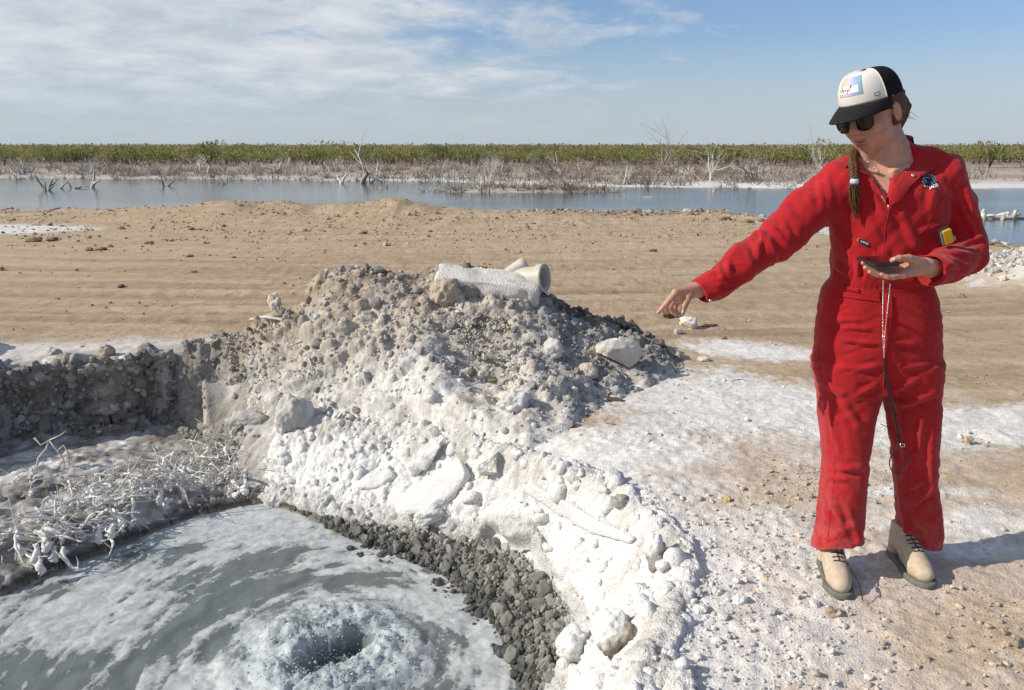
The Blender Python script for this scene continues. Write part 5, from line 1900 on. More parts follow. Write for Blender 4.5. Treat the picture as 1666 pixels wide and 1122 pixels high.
# round the edges, then break them
sgn = np.sign(V); a = np.abs(V) * 2
k = np.power((a ** 12).sum(1), 1 / 12.0)
V = V / np.maximum(k, 1e-6)[:, None]
ctr = np.array(((p0[0] + p1[0]) / 2 - 0.02, 5.50, at_y(792, 464, 5.50)[2]))
V = V * np.array((L * 1.0, 0.24, 0.19))
V[:, 2] -= 0.030 * (V[:, 0] / L + 0.2) + 0.03 * sstep(0.25, 0.5, V[:, 0] / L)
nn_ = vert_normals(V, F)
pv = V * np.array((6, 9, 9))
V = V + nn_ * (0.022 * fbm3(pv, 4, 77) + 0.022 * np.minimum(0, fbm3(V * 15, 3, 78)))[:, None]
cc = np.zeros((len(V), 3)) + np.array((0.68, 0.66, 0.62))
cc = lerp(cc, np.array((0.58, 0.52, 0.45))[None], (sstep(0.1, 0.5, fbm3(V * 14, 3, 79)) * 0.5)[:, None])
o = mk('salt_block', V, F[:, ::-1] if (nn_ * V).sum() < 0 else F, M_salt, colors=cc)
o.location = ctr
o.rotation_euler = (math.radians(17), math.radians(2), math.radians(-6))
tag(o, 'long pale salt-covered block lying on top of the mound', 'block')

# the discarded plastic pipe pieces behind it
M_pvc = plain('weathered_plastic', (0.54, 0.51, 0.43), 0.45, 0.4, 14, 0.15)


def pipe_mesh(a, bpt, R, th, n=40, m=10, flare=0.0):
    a, bpt = np.array(a, float), np.array(bpt, float)
    t = (bpt - a) / np.linalg.norm(bpt - a)
    s = np.cross(t, (0, 0, 1.0)); s /= np.linalg.norm(s)
    w = np.cross(t, s)
    an = np.linspace(0, 2 * math.pi, n, endpoint=False)
    rings = []
    seq = [(k / m, R + flare * sstep(0.72, 0.80, k / m)) for k in range(m + 1)] + [(1.0, R + flare - th * 0.5), (1.0, R + flare - th)] + [(k / m, R + flare * sstep(0.72, 0.80, k / m) - th) for k in range(m, -1, -1)] + [(0.0, R)]
    for k, rad in seq:
        c = a + (bpt - a) * k
        rings.append(c[None] + rad * (np.cos(an)[:, None] * s[None] + np.sin(an)[:, None] * w[None]))
    V = np.concatenate(rings)
    F = []
    for i in range(len(rings) - 1):
        for j in range(n):
            q = (j + 1) % n
            F.append((i * n + j, i * n + q, (i + 1) * n + q, (i + 1) * n + j))
    return V, np.array(F)


mouth = at_y(886, 452, 5.50)
root = tag(empty('plastic_pipe', mouth), 'discarded off-white plastic pipe fitting with its open mouth facing right', 'pipe')
ax = np.array((0.85, -0.42, 0.10)); ax /= np.linalg.norm(ax)
V, F = pipe_mesh(mouth - ax * 0.20, mouth, 0.084, 0.010)
mkp('pipe_body', V, F, M_pvc, root)
V, F = pipe_mesh(mouth - ax * 0.045, mouth + ax * 0.004, 0.0995, 0.011, m=4)
mkp('pipe_collar', V, F, M_pvc, root)
tip = at_y(856, 426, 5.60); bs = tip - np.array((0.30, 0.06, -0.0)) + np.array((0, 0.02, -0.20))
root2 = tag(empty('plastic_pipe', bs), 'second off-white pipe piece sticking up slantwise behind the first', 'pipe')
axd = (tip - bs) / np.linalg.norm(tip - bs)
V, F = pipe_mesh(bs, tip - axd * 0.0, 0.046, 0.006)
mkp('pipe_body', V, F, M_pvc, root2)

# twigs, scraps and coloured bits on the mound
for a, lab, rad, m in [([(408, 521), (432, 517), (458, 521), (487, 532)], 'curved pale stick lying beside the pale stone on the mound shoulder', .013, M_twig2), ([(502, 582), (507, 592), (509, 603)], 'short bent twig on the left mound slope', .007, M_twig2),
                       ([(470, 563), (482, 558), (492, 555)], 'thin straight twig near the left mound shoulder', .005, M_twig2), ([(770, 574), (795, 583), (830, 592)], 'dark dead stem half buried in the shaded step of the mound', .012, M_dark),
                       ([(970, 683), (985, 688), (1002, 690)], 'thin twig on the white flat in front of the mound', .004, M_dark), ([(1190, 620), (1202, 617), (1212, 619)], 'short twig on the white flat left of the woman', .004, M_dark)]:
    path = [drop(*q) + np.array((0, -0.01, rad * 0.8)) for q in a]
    V, F = tube(path, np.linspace(rad, rad * 0.6, len(path)), 6, True, 0.15)
    tag(mk('twig', V, F, m), lab, 'twig')
M_yel = plain('yellow_leaf', (0.50, 0.36, 0.04), 0.7, 0.3)
for px, py, lab in [(714, 536, 'yellow scrap of leaf high on the mound slope, left of the block'), (823, 537, 'orange-yellow leaf scrap below the pipe'), (801, 619, 'yellow leaf scrap in the shaded step of the mound')]:
    p = drop(px, py)
    v, f = rock_shape(2, px, 0.2, 0.4, 0)
    o = mk('leaf', v * np.array((.026, .016, .005)), f, M_yel)
    o.location = p + np.array((0, -0.01, 0.008)); o.rotation_euler = (0.6, 0.2, px)
    tag(o, lab, 'leaf')

# middling stones of the mound and its foot, one object each
r = np.random.default_rng(61)
shapes = [mesh_data('rubble_stone', *rock_shape(3, 650 + k, 0.45, 0.22, 0.05), [M_rubble], True, np.full((len(ico(3)[0]), 3), 1.0) * np.array([(0.56, 0.54, 0.51), (0.50, 0.47, 0.43), (0.62, 0.60, 0.57), (0.42, 0.39, 0.36), (0.54, 0.48, 0.42)][k % 5])) for k in range(10)]
placed = []
tries = 0
while len(placed) < 90 and tries < 4000:
    tries += 1
    p = Vm[r.integers(0, len(Vm))]
    if not (0.28 < float(mound_s(p[:1], p[1:2])[0]) < 1.0) or not (-1.9 < p[0] < 1.15):
        continue
    sz = float(np.clip(r.lognormal(math.log(0.022), 0.4), 0.014, 0.055))
    if any(np.hypot(*(p - q)[:2]) < 0.09 for q in placed):
        continue
    placed.append(p)
    o = put('rubble_stone', shapes[r.integers(0, 10)], None, tuple(p + np.array((0, 0, sz * 0.25))))
    s3 = sz * r.uniform(0.75, 1.2, 3)
    o.scale = tuple(s3); o.rotation_euler = tuple(r.uniform(0, 6.3, 3))
    tag(o, 'fist-sized rough stone half sunk in the earth of the mound', 'rock', 'loose stones on the mound')
# larger gravel stones
gsh = [mesh_data('gravel_stone', *rock_shape(3, 670 + k, 0.65, 0.15, 0.02), [M_gravel], False, np.full((len(ico(3)[0]), 3), 1.0) * np.array((0.27, 0.265, 0.24)) * (0.75 + 0.12 * k)) for k in range(5)]
placed = []
tries = 0
gp_, _ = sample_in(900, lambda xs, ys: (w_gravel(xs, ys) > 0.5) * (poly_dist(xs, ys, poly_gravel)[0] > 0.035) * (xs > -1.0), (-1.2, 0.4, 2.5, 4.4), 63)
gp_ = np.column_stack([gp_, ground_z(gp_[:, 0], gp_[:, 1])])
while len(placed) < 40 and tries < 3000:
    tries += 1
    p = gp_[tries % len(gp_)]
    if any(np.hypot(*(p - q)[:2]) < 0.075 for q in placed):
        continue
    placed.append(p)
    sz = r.uniform(0.020, 0.038)
    o = put('gravel_stone', gsh[r.integers(0, 5)], None, (p[0], p[1], max(p[2], POOL_Z - 0.01) + sz * 0.55))
    o.scale = tuple(sz * r.uniform(0.8, 1.3, 3)); o.rotation_euler = tuple(r.uniform(0, 6.3, 3))
    tag(o, 'larger angular grey stone among the gravel by the water', 'rock', 'larger stones of the gravel bank')
# dark clods on the berm and track that read one by one
dk = [mesh_data('clod', *rock_shape(3, 690 + k, 0.3, 0.35, 0.08), [M_stone], True, np.full((len(ico(3)[0]), 3), 1.0) * np.array((0.25, 0.18, 0.125))) for k in range(4)]
for k, (px, py, s_) in enumerate([(55, 393, .16), (85, 391, .13), (198, 373, .14), (243, 396, .10), (145, 407, .11), (165, 406, .10), (197, 466, .07), (315, 443, .07), (308, 418, .09), (380, 419, .06), (590, 380, .11), (700, 377, .09), (1062, 408, .08), (1240, 360, .16), (1215, 362, .18), (1180, 358, .20), (1272, 362, .14)]):
    p = hit(px, py)
    o = put('dirt_clod', dk[k % 4], None, (p[0], p[1], p[2] + s_ * 0.12))
    o.scale = (s_ * .75, s_ * 0.5, s_ * 0.26); o.rotation_euler = (0, 0, k * 1.3)
    tag(o, 'dark brown dirt clod lying on the tan track or berm', 'dirt clod', 'dark clods on the track and berm')
for a, lab in [([(76, 345), (88, 340), (98, 338)], 'thin bent stick on the berm at the far left'), ([(1240, 335), (1247, 344), (1252, 352)], 'thin stick poking up at the shore by the elbow')]:
    y0 = hit(a[0][0], a[0][1] + 14)[1]
    V, F = tube([at_y(q[0], q[1], y0) for q in a], [.02, .016, .012], 5)
    tag(mk('stick', V, F, M_dark), lab, 'stick')
# ------------------------------------------------------------------ the woman in red coveralls
def cloth_mat(name, base, rough=0.85, weave=1500, sheen=0.15, var=0.14):
    m, t, b = new_mat(name)
    co = objco(t)
    n1 = noise(t, co, 7, 4, 0.6)
    n2 = noise(t, co, 55, 4, 0.65)
    g = math_node(t, 'ADD', math_node(t, 'MULTIPLY', n1, 0.6), math_node(t, 'MULTIPLY', n2, 0.4))
    k = ramp(t, g, [(0.3, 1 - var), (0.7, 1 + var)])
    t.links.new(mixc(t, 1.0, tuple(base), k, 'MULTIPLY'), b.inputs['Base Color'])
    cl = mixc(t, 1.0, tuple(base), k, 'MULTIPLY')
    sp_ = t.nodes.new('ShaderNodeSeparateXYZ')
    t.links.new(co, sp_.inputs[0])
    du = math_node(t, 'MULTIPLY', ramp(t, sp_.outputs[2], [(0.08, 0.32), (0.20, 0.10), (0.6, 0.02), (1.0, 0.0)]), ramp(t, noise(t, co, 22, 5, 0.7), [(0.38, 0.0), (0.65, 1.0)]))
    t.links.new(mixc(t, du, cl, (0.50, 0.36, 0.30)), b.inputs['Base Color'])
    b.inputs['Roughness'].default_value = rough
    b.inputs['Specular IOR Level'].default_value = 0.2
    b.inputs['Sheen Weight'].default_value = sheen
    b.inputs['Sheen Roughness'].default_value = 0.5
    h = math_node(t, 'ADD', math_node(t, 'MULTIPLY', noise(t, co, weave * 0.4, 2, 0.5), 0.35), math_node(t, 'MULTIPLY', n2, 1.0))
    bump(t, b, h, 0.35, 0.004)
    return m


M_red = cloth_mat('red_cotton', (0.345, 0.0080, 0.0130))
M_seam = plain('red_stitching', (0.42, 0.022, 0.028), 0.8, 0.2)
M_skin, t, b = new_mat('skin')
co = objco(t)
k = ramp(t, noise(t, co, 34, 5, 0.6), [(0.3, 0.78), (0.7, 1.12)])
t.links.new(mixc(t, 1.0, (0.50, 0.262, 0.185), k, 'MULTIPLY'), b.inputs['Base Color'])
b.inputs['Roughness'].default_value = 0.5
b.inputs['Subsurface Weight'].default_value = 0.12
b.inputs['Subsurface Radius'].default_value = (0.012, 0.005, 0.003)
bump(t, b, noise(t, co, 420, 3, 0.6), 0.15, 0.001)
M_hair, t, b = new_mat('brown_hair')
co = objco(t)
wv = noise(t, co, 260, 4, 0.7)
t.links.new(mixc(t, ramp(t, wv, [(0.3, 0.0), (0.7, 1.0)]), (0.035, 0.017, 0.008), (0.17, 0.085, 0.036)), b.inputs['Base Color'])
b.inputs['Roughness'].default_value = 0.65
b.inputs['Specular IOR Level'].default_value = 0.2
bump(t, b, wv, 0.6, 0.002)
M_boot = plain('beige_suede', (0.50, 0.41, 0.31), 0.9, 0.15, 40, 0.18, 0.35, 500)
M_sole = plain('grey_boot_sole', (0.16, 0.155, 0.135), 0.85, 0.2, 60, 0.25)
M_lace = plain('dark_laces', (0.030, 0.022, 0.018), 0.8, 0.2)
M_capw = plain('white_cap_cloth', (0.62, 0.605, 0.58), 0.9, 0.15, 20, 0.06, 0.2, 900)
M_capb = plain('black_cap_mesh', (0.012, 0.012, 0.014), 0.9, 0.15, 900, 0.5, 0.4, 700)
M_brim = plain('black_brim_cloth', (0.017, 0.016, 0.017), 0.85, 0.2, 60, 0.3, 0.25, 900)
M_black = plain('black_plastic', (0.010, 0.010, 0.011), 0.25, 0.5)
M_lens, t, b = new_mat('dark_lens')
b.inputs['Base Color'].default_value = (0.006, 0.006, 0.007, 1)
b.inputs['Roughness'].default_value = 0.06
M_metal = plain('thin_metal', (0.75, 0.72, 0.66), 0.25, 0.5, metal=1.0)
M_white = plain('white_print', (0.75, 0.75, 0.75), 0.6, 0.3)
M_navy = plain('navy_thread', (0.020, 0.026, 0.055), 0.8, 0.3, 200, 0.4)
M_steelb = plain('grey_blue_thread', (0.20, 0.23, 0.30), 0.8, 0.3, 200, 0.4)
M_orange = plain('orange_thread', (0.55, 0.22, 0.06), 0.7, 0.3)

YB = 2.63


def rows_arr(rows):
    """rows seen in the photograph (row, left, right, depth, half thickness) turned into heights, centres and half widths"""
    out = []
    for py, l, r_, Y, ry in rows:
        a, c = at_y(l, py, Y), at_y(r_, py, Y)
        out.append(((a[2] + c[2]) / 2, (a[0] + c[0]) / 2, Y, (c[0] - a[0]) / 2, ry))
    out = np.array(out)
    return out[np.argsort(out[:, 0])]


def loft(p, R, grow=0.0, e=2.3):
    z = p[:, 2]
    g = lambda k: np.interp(z, R[:, 0], R[:, k])
    rx, ry = np.maximum(g(3) + grow, 0.004), np.maximum(g(4) + grow, 0.004)
    q = (np.abs((p[:, 0] - g(1)) / rx) ** e + np.abs((p[:, 1] - g(2)) / ry) ** e) ** (1 / e)
    d = (q - 1) * np.minimum(rx, ry)
    return np.maximum(d, np.maximum(z - R[-1, 0], R[0, 0] - z))


def chain(p, pts, k=0.012):
    d = None
    for (a, ra), (b_, rb) in zip(pts[:-1], pts[1:]):
        c = cap(p, a, b_, ra, rb)
        d = c if d is None else smin(d, c, k)
    return d


TORSO = rows_arr([(268, 1384, 1530, YB + .03, .066), (285, 1362, 1545, YB + .01, .088), (312, 1352, 1547, YB, .108), (345, 1346, 1543, YB, .118), (380, 1350, 1537, YB, .117),
                  (415, 1353, 1530, YB, .116), (440, 1353, 1517, YB, .119), (452, 1350, 1516, YB, .115), (459, 1343, 1517, YB, .108), (470, 1335, 1522, YB, .109),
                  (490, 1331, 1528, YB, .115), (520, 1327, 1531, YB, .122), (550, 1325, 1532, YB, .125), (580, 1325, 1531, YB, .122), (606, 1327, 1530, YB, .117), (632, 1330, 1529, YB, .112)])
LEGR = rows_arr([(585, 1326, 1434, YB, .112), (620, 1328, 1435, YB, .108), (645, 1330, 1433, YB, .104), (675, 1332, 1427, YB - .005, .098), (705, 1336, 1420, YB - .01, .090), (750, 1340, 1414, YB - .015, .084),
                 (800, 1334, 1410, YB - .02, .083), (850, 1328, 1406, YB - .025, .086), (885, 1321, 1404, YB - .03, .090), (930, 1316, 1402, YB - .03, .093)])
LEGL = rows_arr([(585, 1436, 1531, YB, .112), (620, 1436, 1530, YB, .108), (645, 1437, 1529, YB + .005, .104), (675, 1443, 1528, YB + .015, .098), (705, 1447, 1526, YB + .02, .090), (750, 1452, 1527, YB + .03, .084),
                 (800, 1457, 1525, YB + .04, .082), (850, 1460, 1531, YB + .055, .084), (885, 1463, 1533, YB + .070, .090), (930, 1464, 1535, YB + .075, .093)])
A = lambda px, py, Y: at_y(px, py, Y)
ARM_R = [(A(1372, 300, YB), .080), (A(1312, 343, YB - .02), .073), (A(1262, 393, YB - .05), .070), (A(1205, 430, YB - .085), .060), (A(1163, 462, YB - .115), .0485), (A(1136, 474, YB - .13), .044)]
ARM_L = [(A(1532, 290, YB + .02), .072), (A(1556, 335, YB + .02), .063), (A(1570, 395, YB), .062), (A(1572, 414, YB - .02), .061), (A(1545, 430, YB - .11), .054), (A(1512, 440, YB - .18), .052)]
NECKB = A(1441, 250, YB + .05)
SH_ = [(NECKB, .058), (A(1538, 277, YB + .03), .058)]
SH2 = [(NECKB, .058), (A(1378, 290, YB + .01), .068)]
# V of the open neck, in the plane of the chest
v_tip, v_l, v_r = A(1446, 323, YB - .1), A(1388, 224, YB - .1), A(1496, 205, YB - .1)


def tri_sd(p):
    """inside the V (negative) seen from the front"""
    d = -9.0
    for a, b_ in ((v_tip, v_r), (v_r, v_l), (v_l, v_tip)):
        ex, ez = b_[0] - a[0], b_[2] - a[2]
        L = math.hypot(ex, ez)
        s_ = ((p[:, 0] - a[0]) * ez - (p[:, 2] - a[2]) * ex) / L
        d = np.maximum(d, s_)
    return d


_c = (v_tip + v_l + v_r) / 3
TRI_S = 1.0 if tri_sd(_c[None])[0] < 0 else -1.0


def tri_in(p):
    if TRI_S > 0:
        return tri_sd(p)
    d = -9.0
    for a, b_ in ((v_tip, v_l), (v_l, v_r), (v_r, v_tip)):
        ex, ez = b_[0] - a[0], b_[2] - a[2]
        L = math.hypot(ex, ez)
        d = np.maximum(d, ((p[:, 0] - a[0]) * ez - (p[:, 2] - a[2]) * ex) / L)
    return d


CUFF_R = (ARM_R[-1][0], ARM_R[-1][0] - ARM_R[-3][0])
CUFF_L = (ARM_L[-1][0], ARM_L[-1][0] - ARM_L[-2][0])
hemR = (A(1355, 900, YB - .12), np.array((-0.22, 0.30, 1.0)))
hemL = (A(1497, 898, YB - .03), np.array((0.02, 0.26, 1.0)))


def plane(p, o, n):
    n = np.asarray(n, float) / np.linalg.norm(n)
    return (p - o) @ n


def f_body_cloth(p):
    d = loft(p, TORSO, -0.004)
    d = smin(d, chain(p, SH_), 0.035)
    d = smin(d, chain(p, SH2), 0.035)
    lr = np.maximum(loft(p, LEGR, -0.004), -plane(p, *hemR))
    ll = np.maximum(loft(p, LEGL, -0.004), -plane(p, *hemL))
    # trouser legs are open at the hem
    lr = np.maximum(lr, -np.maximum(loft(p, LEGR, -0.0135), plane(p, hemR[0], hemR[1]) - 0.035))
    ll = np.maximum(ll, -np.maximum(loft(p, LEGL, -0.0135), plane(p, hemL[0], hemL[1]) - 0.035))
    legs = smin(lr, ll, 0.006)
    d = smin(d, legs, 0.02)
    # carpenter pocket flaring from the hip
    d = smin(d, ell(p, A(1331, 585, YB + .02), (.022, .05, .045)), 0.02)
    ar = chain(p, ARM_R, 0.02)
    al = chain(p, ARM_L, 0.02)
    for arm, (o, n), ch in ((ar, CUFF_R, ARM_R), (al, CUFF_L, ARM_L)):
        pass
    nR = CUFF_R[1] / np.linalg.norm(CUFF_R[1]); nL = CUFF_L[1] / np.linalg.norm(CUFF_L[1])
    pr, pl = (p - CUFF_R[0]) @ nR, (p - CUFF_L[0]) @ nL
    ar = np.maximum(ar, pr)
    al = np.maximum(al, np.where((p[:, 0] < ARM_L[-1][0][0] + 0.1), pl, -9))
    ar = np.maximum(ar, -np.maximum(cap(p, ARM_R[-2][0], ARM_R[-1][0] + nR * 0.05, .0335, .0295), -pr - 0.03))
    al = np.maximum(al, -np.maximum(cap(p, ARM_L[-2][0], ARM_L[-1][0] + nL * 0.05, .0395, .0395), -pl - 0.03))
    d = smin(d, ar, 0.03)
    d = smin(d, al, 0.012)
    # neck opening
    hole = np.maximum(tri_in(p), p[:, 1] - (YB + 0.02))
    d = np.maximum(d, -hole)
    d = np.maximum(d, -cap(p, A(1443, 262, YB + .035), A(1432, 190, YB + .02), .066, .066))
    return d


V, F = surface_nets(f_body_cloth, A(1120, 520, 2.4) * 0 + np.array((0.50, 2.28, 0.05)), np.array((1.56, 2.84, 1.66)), 0.0052)
V = smooth_mesh(V, F, 2, 0.5)
Nn = vert_normals(V, F)
xr_, yr_, zr_ = V.T


def seg_t(p, pts):
    """nearest place along a chain (0..1 over its length) and distance from its axis"""
    best, tt_ = np.full(len(p), 9.0), np.zeros(len(p))
    P = [q[0] for q in pts]
    Ls = [np.linalg.norm(b_ - a) for a, b_ in zip(P[:-1], P[1:])]
    acc = 0
    for a, b_, L in zip(P[:-1], P[1:], Ls):
        ab = b_ - a
        t = np.clip((p - a) @ ab / (L * L), 0, 1)
        d = np.linalg.norm(p - a - t[:, None] * ab, axis=1)
        m = d < best
        best = np.where(m, d, best)
        tt_ = np.where(m, acc + t * L, tt_)
        acc += L
    return tt_, best, acc


tR, dR_, LR = seg_t(V, ARM_R)
tL, dL_, LL = seg_t(V, ARM_L)
z_sh = A(1440, 262, YB)[2]; z_w = A(1440, 458, YB)[2]; z_cr = A(1440, 640, YB)[2]; z_kn = A(1440, 760, YB)[2]; z_hm = A(1440, 900, YB)[2]
wR = sstep(0.11, 0.085, dR_) * sstep(0.02, 0.10, tR)
wL = sstep(0.095, 0.075, dL_) * sstep(0.01, 0.06, tL)
wT = np.clip(1 - wR - wL, 0, 1)


def ridges(a, b_, c, seed, sharp=1.0):
    n = fbm3(np.stack([a, b_, c], 1), 2, seed)
    return (0.30 - np.sqrt(n * n + 0.0018)) * 1.6 * sharp


fold = np.zeros(len(V))
# sleeves: folds wrap round the arm, bunching at the elbow and above the cuff
for w, t, L, seed, el in ((wR, tR, LR, 11, 0.50), (wL, tL, LL, 12, 0.52)):
    u_ = t / L
    near_el = np.exp(-((u_ - el) / 0.20) ** 2)
    sk = zr_ * 9 + yr_ * 8
    fold += w * (0.0120 * near_el * ridges(t * 27 + 0.6 * sk, zr_ * 7, yr_ * 6, seed) + 0.0085 * ridges(t * 13 + 1.1 * sk, zr_ * 8, yr_ * 7, seed + 3)
                 + 0.007 * np.exp(-((u_ - 0.86) / 0.09) ** 2) * ridges(t * 9, zr_ * 48, yr_ * 48, seed + 6))
    fold += w * 0.008 * np.exp(-((u_ - 0.12) / 0.14) ** 2) * ridges(t * 10, zr_ * 28 + xr_ * 28, yr_ * 18, seed + 8)
# chest: slanting pulls from the shoulders; blouse gathered above the waistband
wc = wT * sstep(z_w, z_w + 0.06, zr_)
fold += wc * 0.0085 * ridges((xr_ * 16 + zr_ * 9), zr_ * 4, yr_ * 7, 21)
fold += wc * 0.0070 * ridges((xr_ * 17 - zr_ * 11), zr_ * 4, yr_ * 7, 22)
fold += wc * 0.0110 * np.exp(-((zr_ - z_w - 0.045) / 0.06) ** 2) * ridges(xr_ * 30, zr_ * 8, yr_ * 22, 23)
# hips: drag lines running sideways from the crotch
wh = wT * sstep(z_w - 0.03, z_w - 0.10, zr_) * sstep(z_cr - 0.14, z_cr, zr_)
fold += wh * 0.0060 * ridges(xr_ * 6, zr_ * 34 + np.abs(xr_ - 1.18) * 18, yr_ * 5, 24)
# legs
wg = wT * sstep(z_cr + 0.02, z_cr - 0.08, zr_)
side = np.where(xr_ < np.interp(zr_, LEGR[:, 0], (LEGR[:, 1] + np.interp(LEGR[:, 0], LEGL[:, 0], LEGL[:, 1])) / 2), 0.0, 5.0)
fold += wg * 0.0120 * ridges(xr_ * 13 + zr_ * 4.0 + side, zr_ * 1.8, yr_ * 10, 25)
fold += wg * 0.0080 * np.exp(-((zr_ - z_kn) / 0.11) ** 2) * ridges(xr_ * 8 + side, zr_ * 20 + xr_ * 14, yr_ * 7, 26)
fold += wg * 0.0065 * np.exp(-((zr_ - z_hm - 0.10) / 0.09) ** 2) * ridges(xr_ * 12 + side, zr_ * 17 - xr_ * 12, yr_ * 8, 27)
fold += 0.0030 * fbm3(V * 24, 3, 28)
# keep waistband, cuffs and hems trim
fold *= 1 - 0.75 * np.exp(-((zr_ - z_w + 0.02) / 0.018) ** 2) * wT
V = V + Nn * (fold - 0.0035)[:, None]
V = smooth_mesh(V, F, 1, 0.35)
# the larger creases, one by one: where each begins and ends as seen from the front
CREASE = [((1236, 352), (1264, 374), 7, 5), ((1229, 364), (1256, 398), 8, 5), ((1219, 379), (1238, 414), 7, 5), ((1241, 370), (1232, 420), 7, 5), ((1292, 327), (1327, 360), 6, 6), ((1332, 276), (1341, 343), 6, 6),
          ((1182, 414), (1187, 446), 6, 5), ((1165, 424), (1176, 452), 5, 4), ((1268, 352), (1290, 392), 5, 5), ((1344, 275), (1353, 342), 6, 6), ((1412, 296), (1436, 345), 5, 6), ((1351, 426), (1384, 450), 8, 5),
          ((1392, 428), (1396, 450), 6, 4), ((1410, 424), (1409, 452), 6, 4), ((1490, 380), (1541, 362), 6, 5), ((1462, 340), (1500, 420), 5, 6), ((1520, 300), (1512, 352), 5, 6), ((1572, 300), (1586, 360), 6, 5), ((1560, 330), (1592, 392), 7, 5),
          ((1566, 396), (1600, 384), 8, 4), ((1548, 408), (1596, 418), 7, 4), ((1528, 418), (1560, 440), 6, 4), ((1364, 552), (1432, 560), 7, 4), ((1366, 531), (1422, 536), 6, 4), ((1389, 600), (1434, 597), 7, 5), ((1344, 520), (1400, 522), 5, 4),
          ((1445, 558), (1492, 560), 7, 4), ((1450, 637), (1497, 616), 8, 5), ((1459, 662), (1529, 638), 8, 6), ((1464, 600), (1520, 592), 5, 4), ((1343, 628), (1381, 645), 7, 5), ((1396, 640), (1430, 626), 7, 5), ((1364, 646), (1402, 696), 7, 6),
          ((1352, 680), (1366, 740), 6, 6), ((1357, 762), (1407, 762), 9, 5), ((1342, 774), (1380, 782), 7, 5), ((1346, 798), (1373, 858), 8, 6), ((1376, 818), (1401, 890), 8, 6), ((1338, 840), (1348, 892), 6, 5), ((1461, 800), (1502, 783), 8, 5),
          ((1480, 822), (1518, 798), 8, 5), ((1488, 838), (1510, 885), 8, 6), ((1466, 845), (1474, 880), 6, 5), ((1500, 680), (1492, 750), 7, 6), ((1470, 700), (1474, 770), 6, 6), ((1518, 700), (1514, 780), 5, 5)]


def project(P):
    q = P - np.array((0, 0, CAM_Z))
    dep = q[:, 1] * CP - q[:, 2] * SP
    return np.column_stack([W_PX / 2 + F_PX * q[:, 0] / dep, H_PX / 2 - F_PX * (q[:, 1] * SP + q[:, 2] * CP) / dep])


uv = project(V)
Nn = vert_normals(V, F)
facing = sstep(0.05, 0.35, -(Nn @ np.array((0, 0.97, -0.22))))
add = np.zeros(len(V))
for (a, b_, amp_, wd_) in CREASE:
    a, b_ = np.array(a, float), np.array(b_, float)
    ab = b_ - a
    L_ = np.linalg.norm(ab)
    n2d = np.array((-ab[1], ab[0])) / L_
    wob = 1.5 * vnoise2(uv[:, 0] * 0.06, uv[:, 1] * 0.06, 5)
    al_ = ((uv - a) @ ab) / (L_ * L_)
    dp = (uv - a) @ n2d + wob + 4 * (al_ - .5) ** 2
    env = sstep(-0.10, 0.30, al_) * sstep(1.12, 0.70, al_)
    add += 0.001 * amp_ * env * (np.exp(-(dp / wd_) ** 2) - 0.8 * np.exp(-((dp - 1.7 * wd_) / wd_) ** 2) - 0.35 * np.exp(-((dp + 1.8 * wd_) / wd_) ** 2))
V = V + Nn * (add * facing)[:, None]

# ---- head frame: turned to her right and looking down
PSI, THE, ROLL = math.radians(55), math.radians(21), math.radians(-7)
fwd = np.array((-math.sin(PSI) * math.cos(THE), -math.cos(PSI) * math.cos(THE), -math.sin(THE)))
hr = np.array((-math.cos(PSI), math.sin(PSI), 0.0))
hu = np.cross(hr, fwd)
hr, hu = hr * math.cos(ROLL) + hu * math.sin(ROLL), hu * math.cos(ROLL) - hr * math.sin(ROLL)
HR = np.stack([hr, fwd, hu], 1)                # columns: her right, forward, up
HS = 1.03
HC = A(1459, 180, YB - .045) - HR @ (np.array((-.074, -.008, 0.0)) * HS)


def h2w(q):
    return np.asarray(q, float) * HS @ HR.T + HC


def w2h(p):
    return (p - HC) @ HR / HS


def f_head_local(q):
    sx = q * np.array((1, 1, 1.0))
    m = np.abs(q[:, 0])
    qm = np.column_stack([m, q[:, 1], q[:, 2]])
    d = ell(q, (0, -.012, .045), (.074, .094, .088))
    d = smin(d, ell(q, (0, .031, -.022), (.060, .058, .078)), .03)
    d = smin(d, ell(q, (0, .024, -.064), (.050, .050, .038)), .025)
    d = smin(d, ell(q, (0, .060, -.094), (.019, .016, .016)), .02)
    d = smin(d, ell(qm, (.036, .059, -.018), (.024, .022, .024)), .02)
    d = smin(d, ell(q, (0, .074, .038), (.044, .020, .013)), .015)
    sock = ell(qm, (.031, .094, .019), (.018, .014, .012))
    d = -smin(-d, sock, .008)
    d = smin(d, ell(qm, (.031, .073, .019), (.0125, .0125, .0125)), .002)
    nose = cap(q, (0, .088, .028), (0, .109, -.012), .0075, .0115)
    nose = smin(nose, ell(qm, (.0105, .101, -.016), (.0075, .010, .0075)), .006)
    d = smin(d, nose, .010)
    lips = smin(ell(q, (0, .0840, -.0475), (.022, .009, .0055)), ell(q, (0, .0815, -.0590), (.019, .009, .0065)), .003)
    d = smin(d, lips, .006)
    slit = ell(q, (0, .0945, -.0532), (.023, .012, .0014))
    d = -smin(-d, slit, .003)
    ear = ell(qm, (.0755, -.008, -.001), (.009, .0175, .030))
    ear = -smin(-ear, ell(qm, (.086, -.004, .000), (.009, .010, .019)), .004)
    d = smin(d, ear, .006)
    return d


NK = [(h2w((0, -.030, -.045)), .054), (A(1447, 250, YB + .03), .056), (A(1446, 275, YB + .03), .075)]
SKT = TORSO[TORSO[:, 0] > z_w]


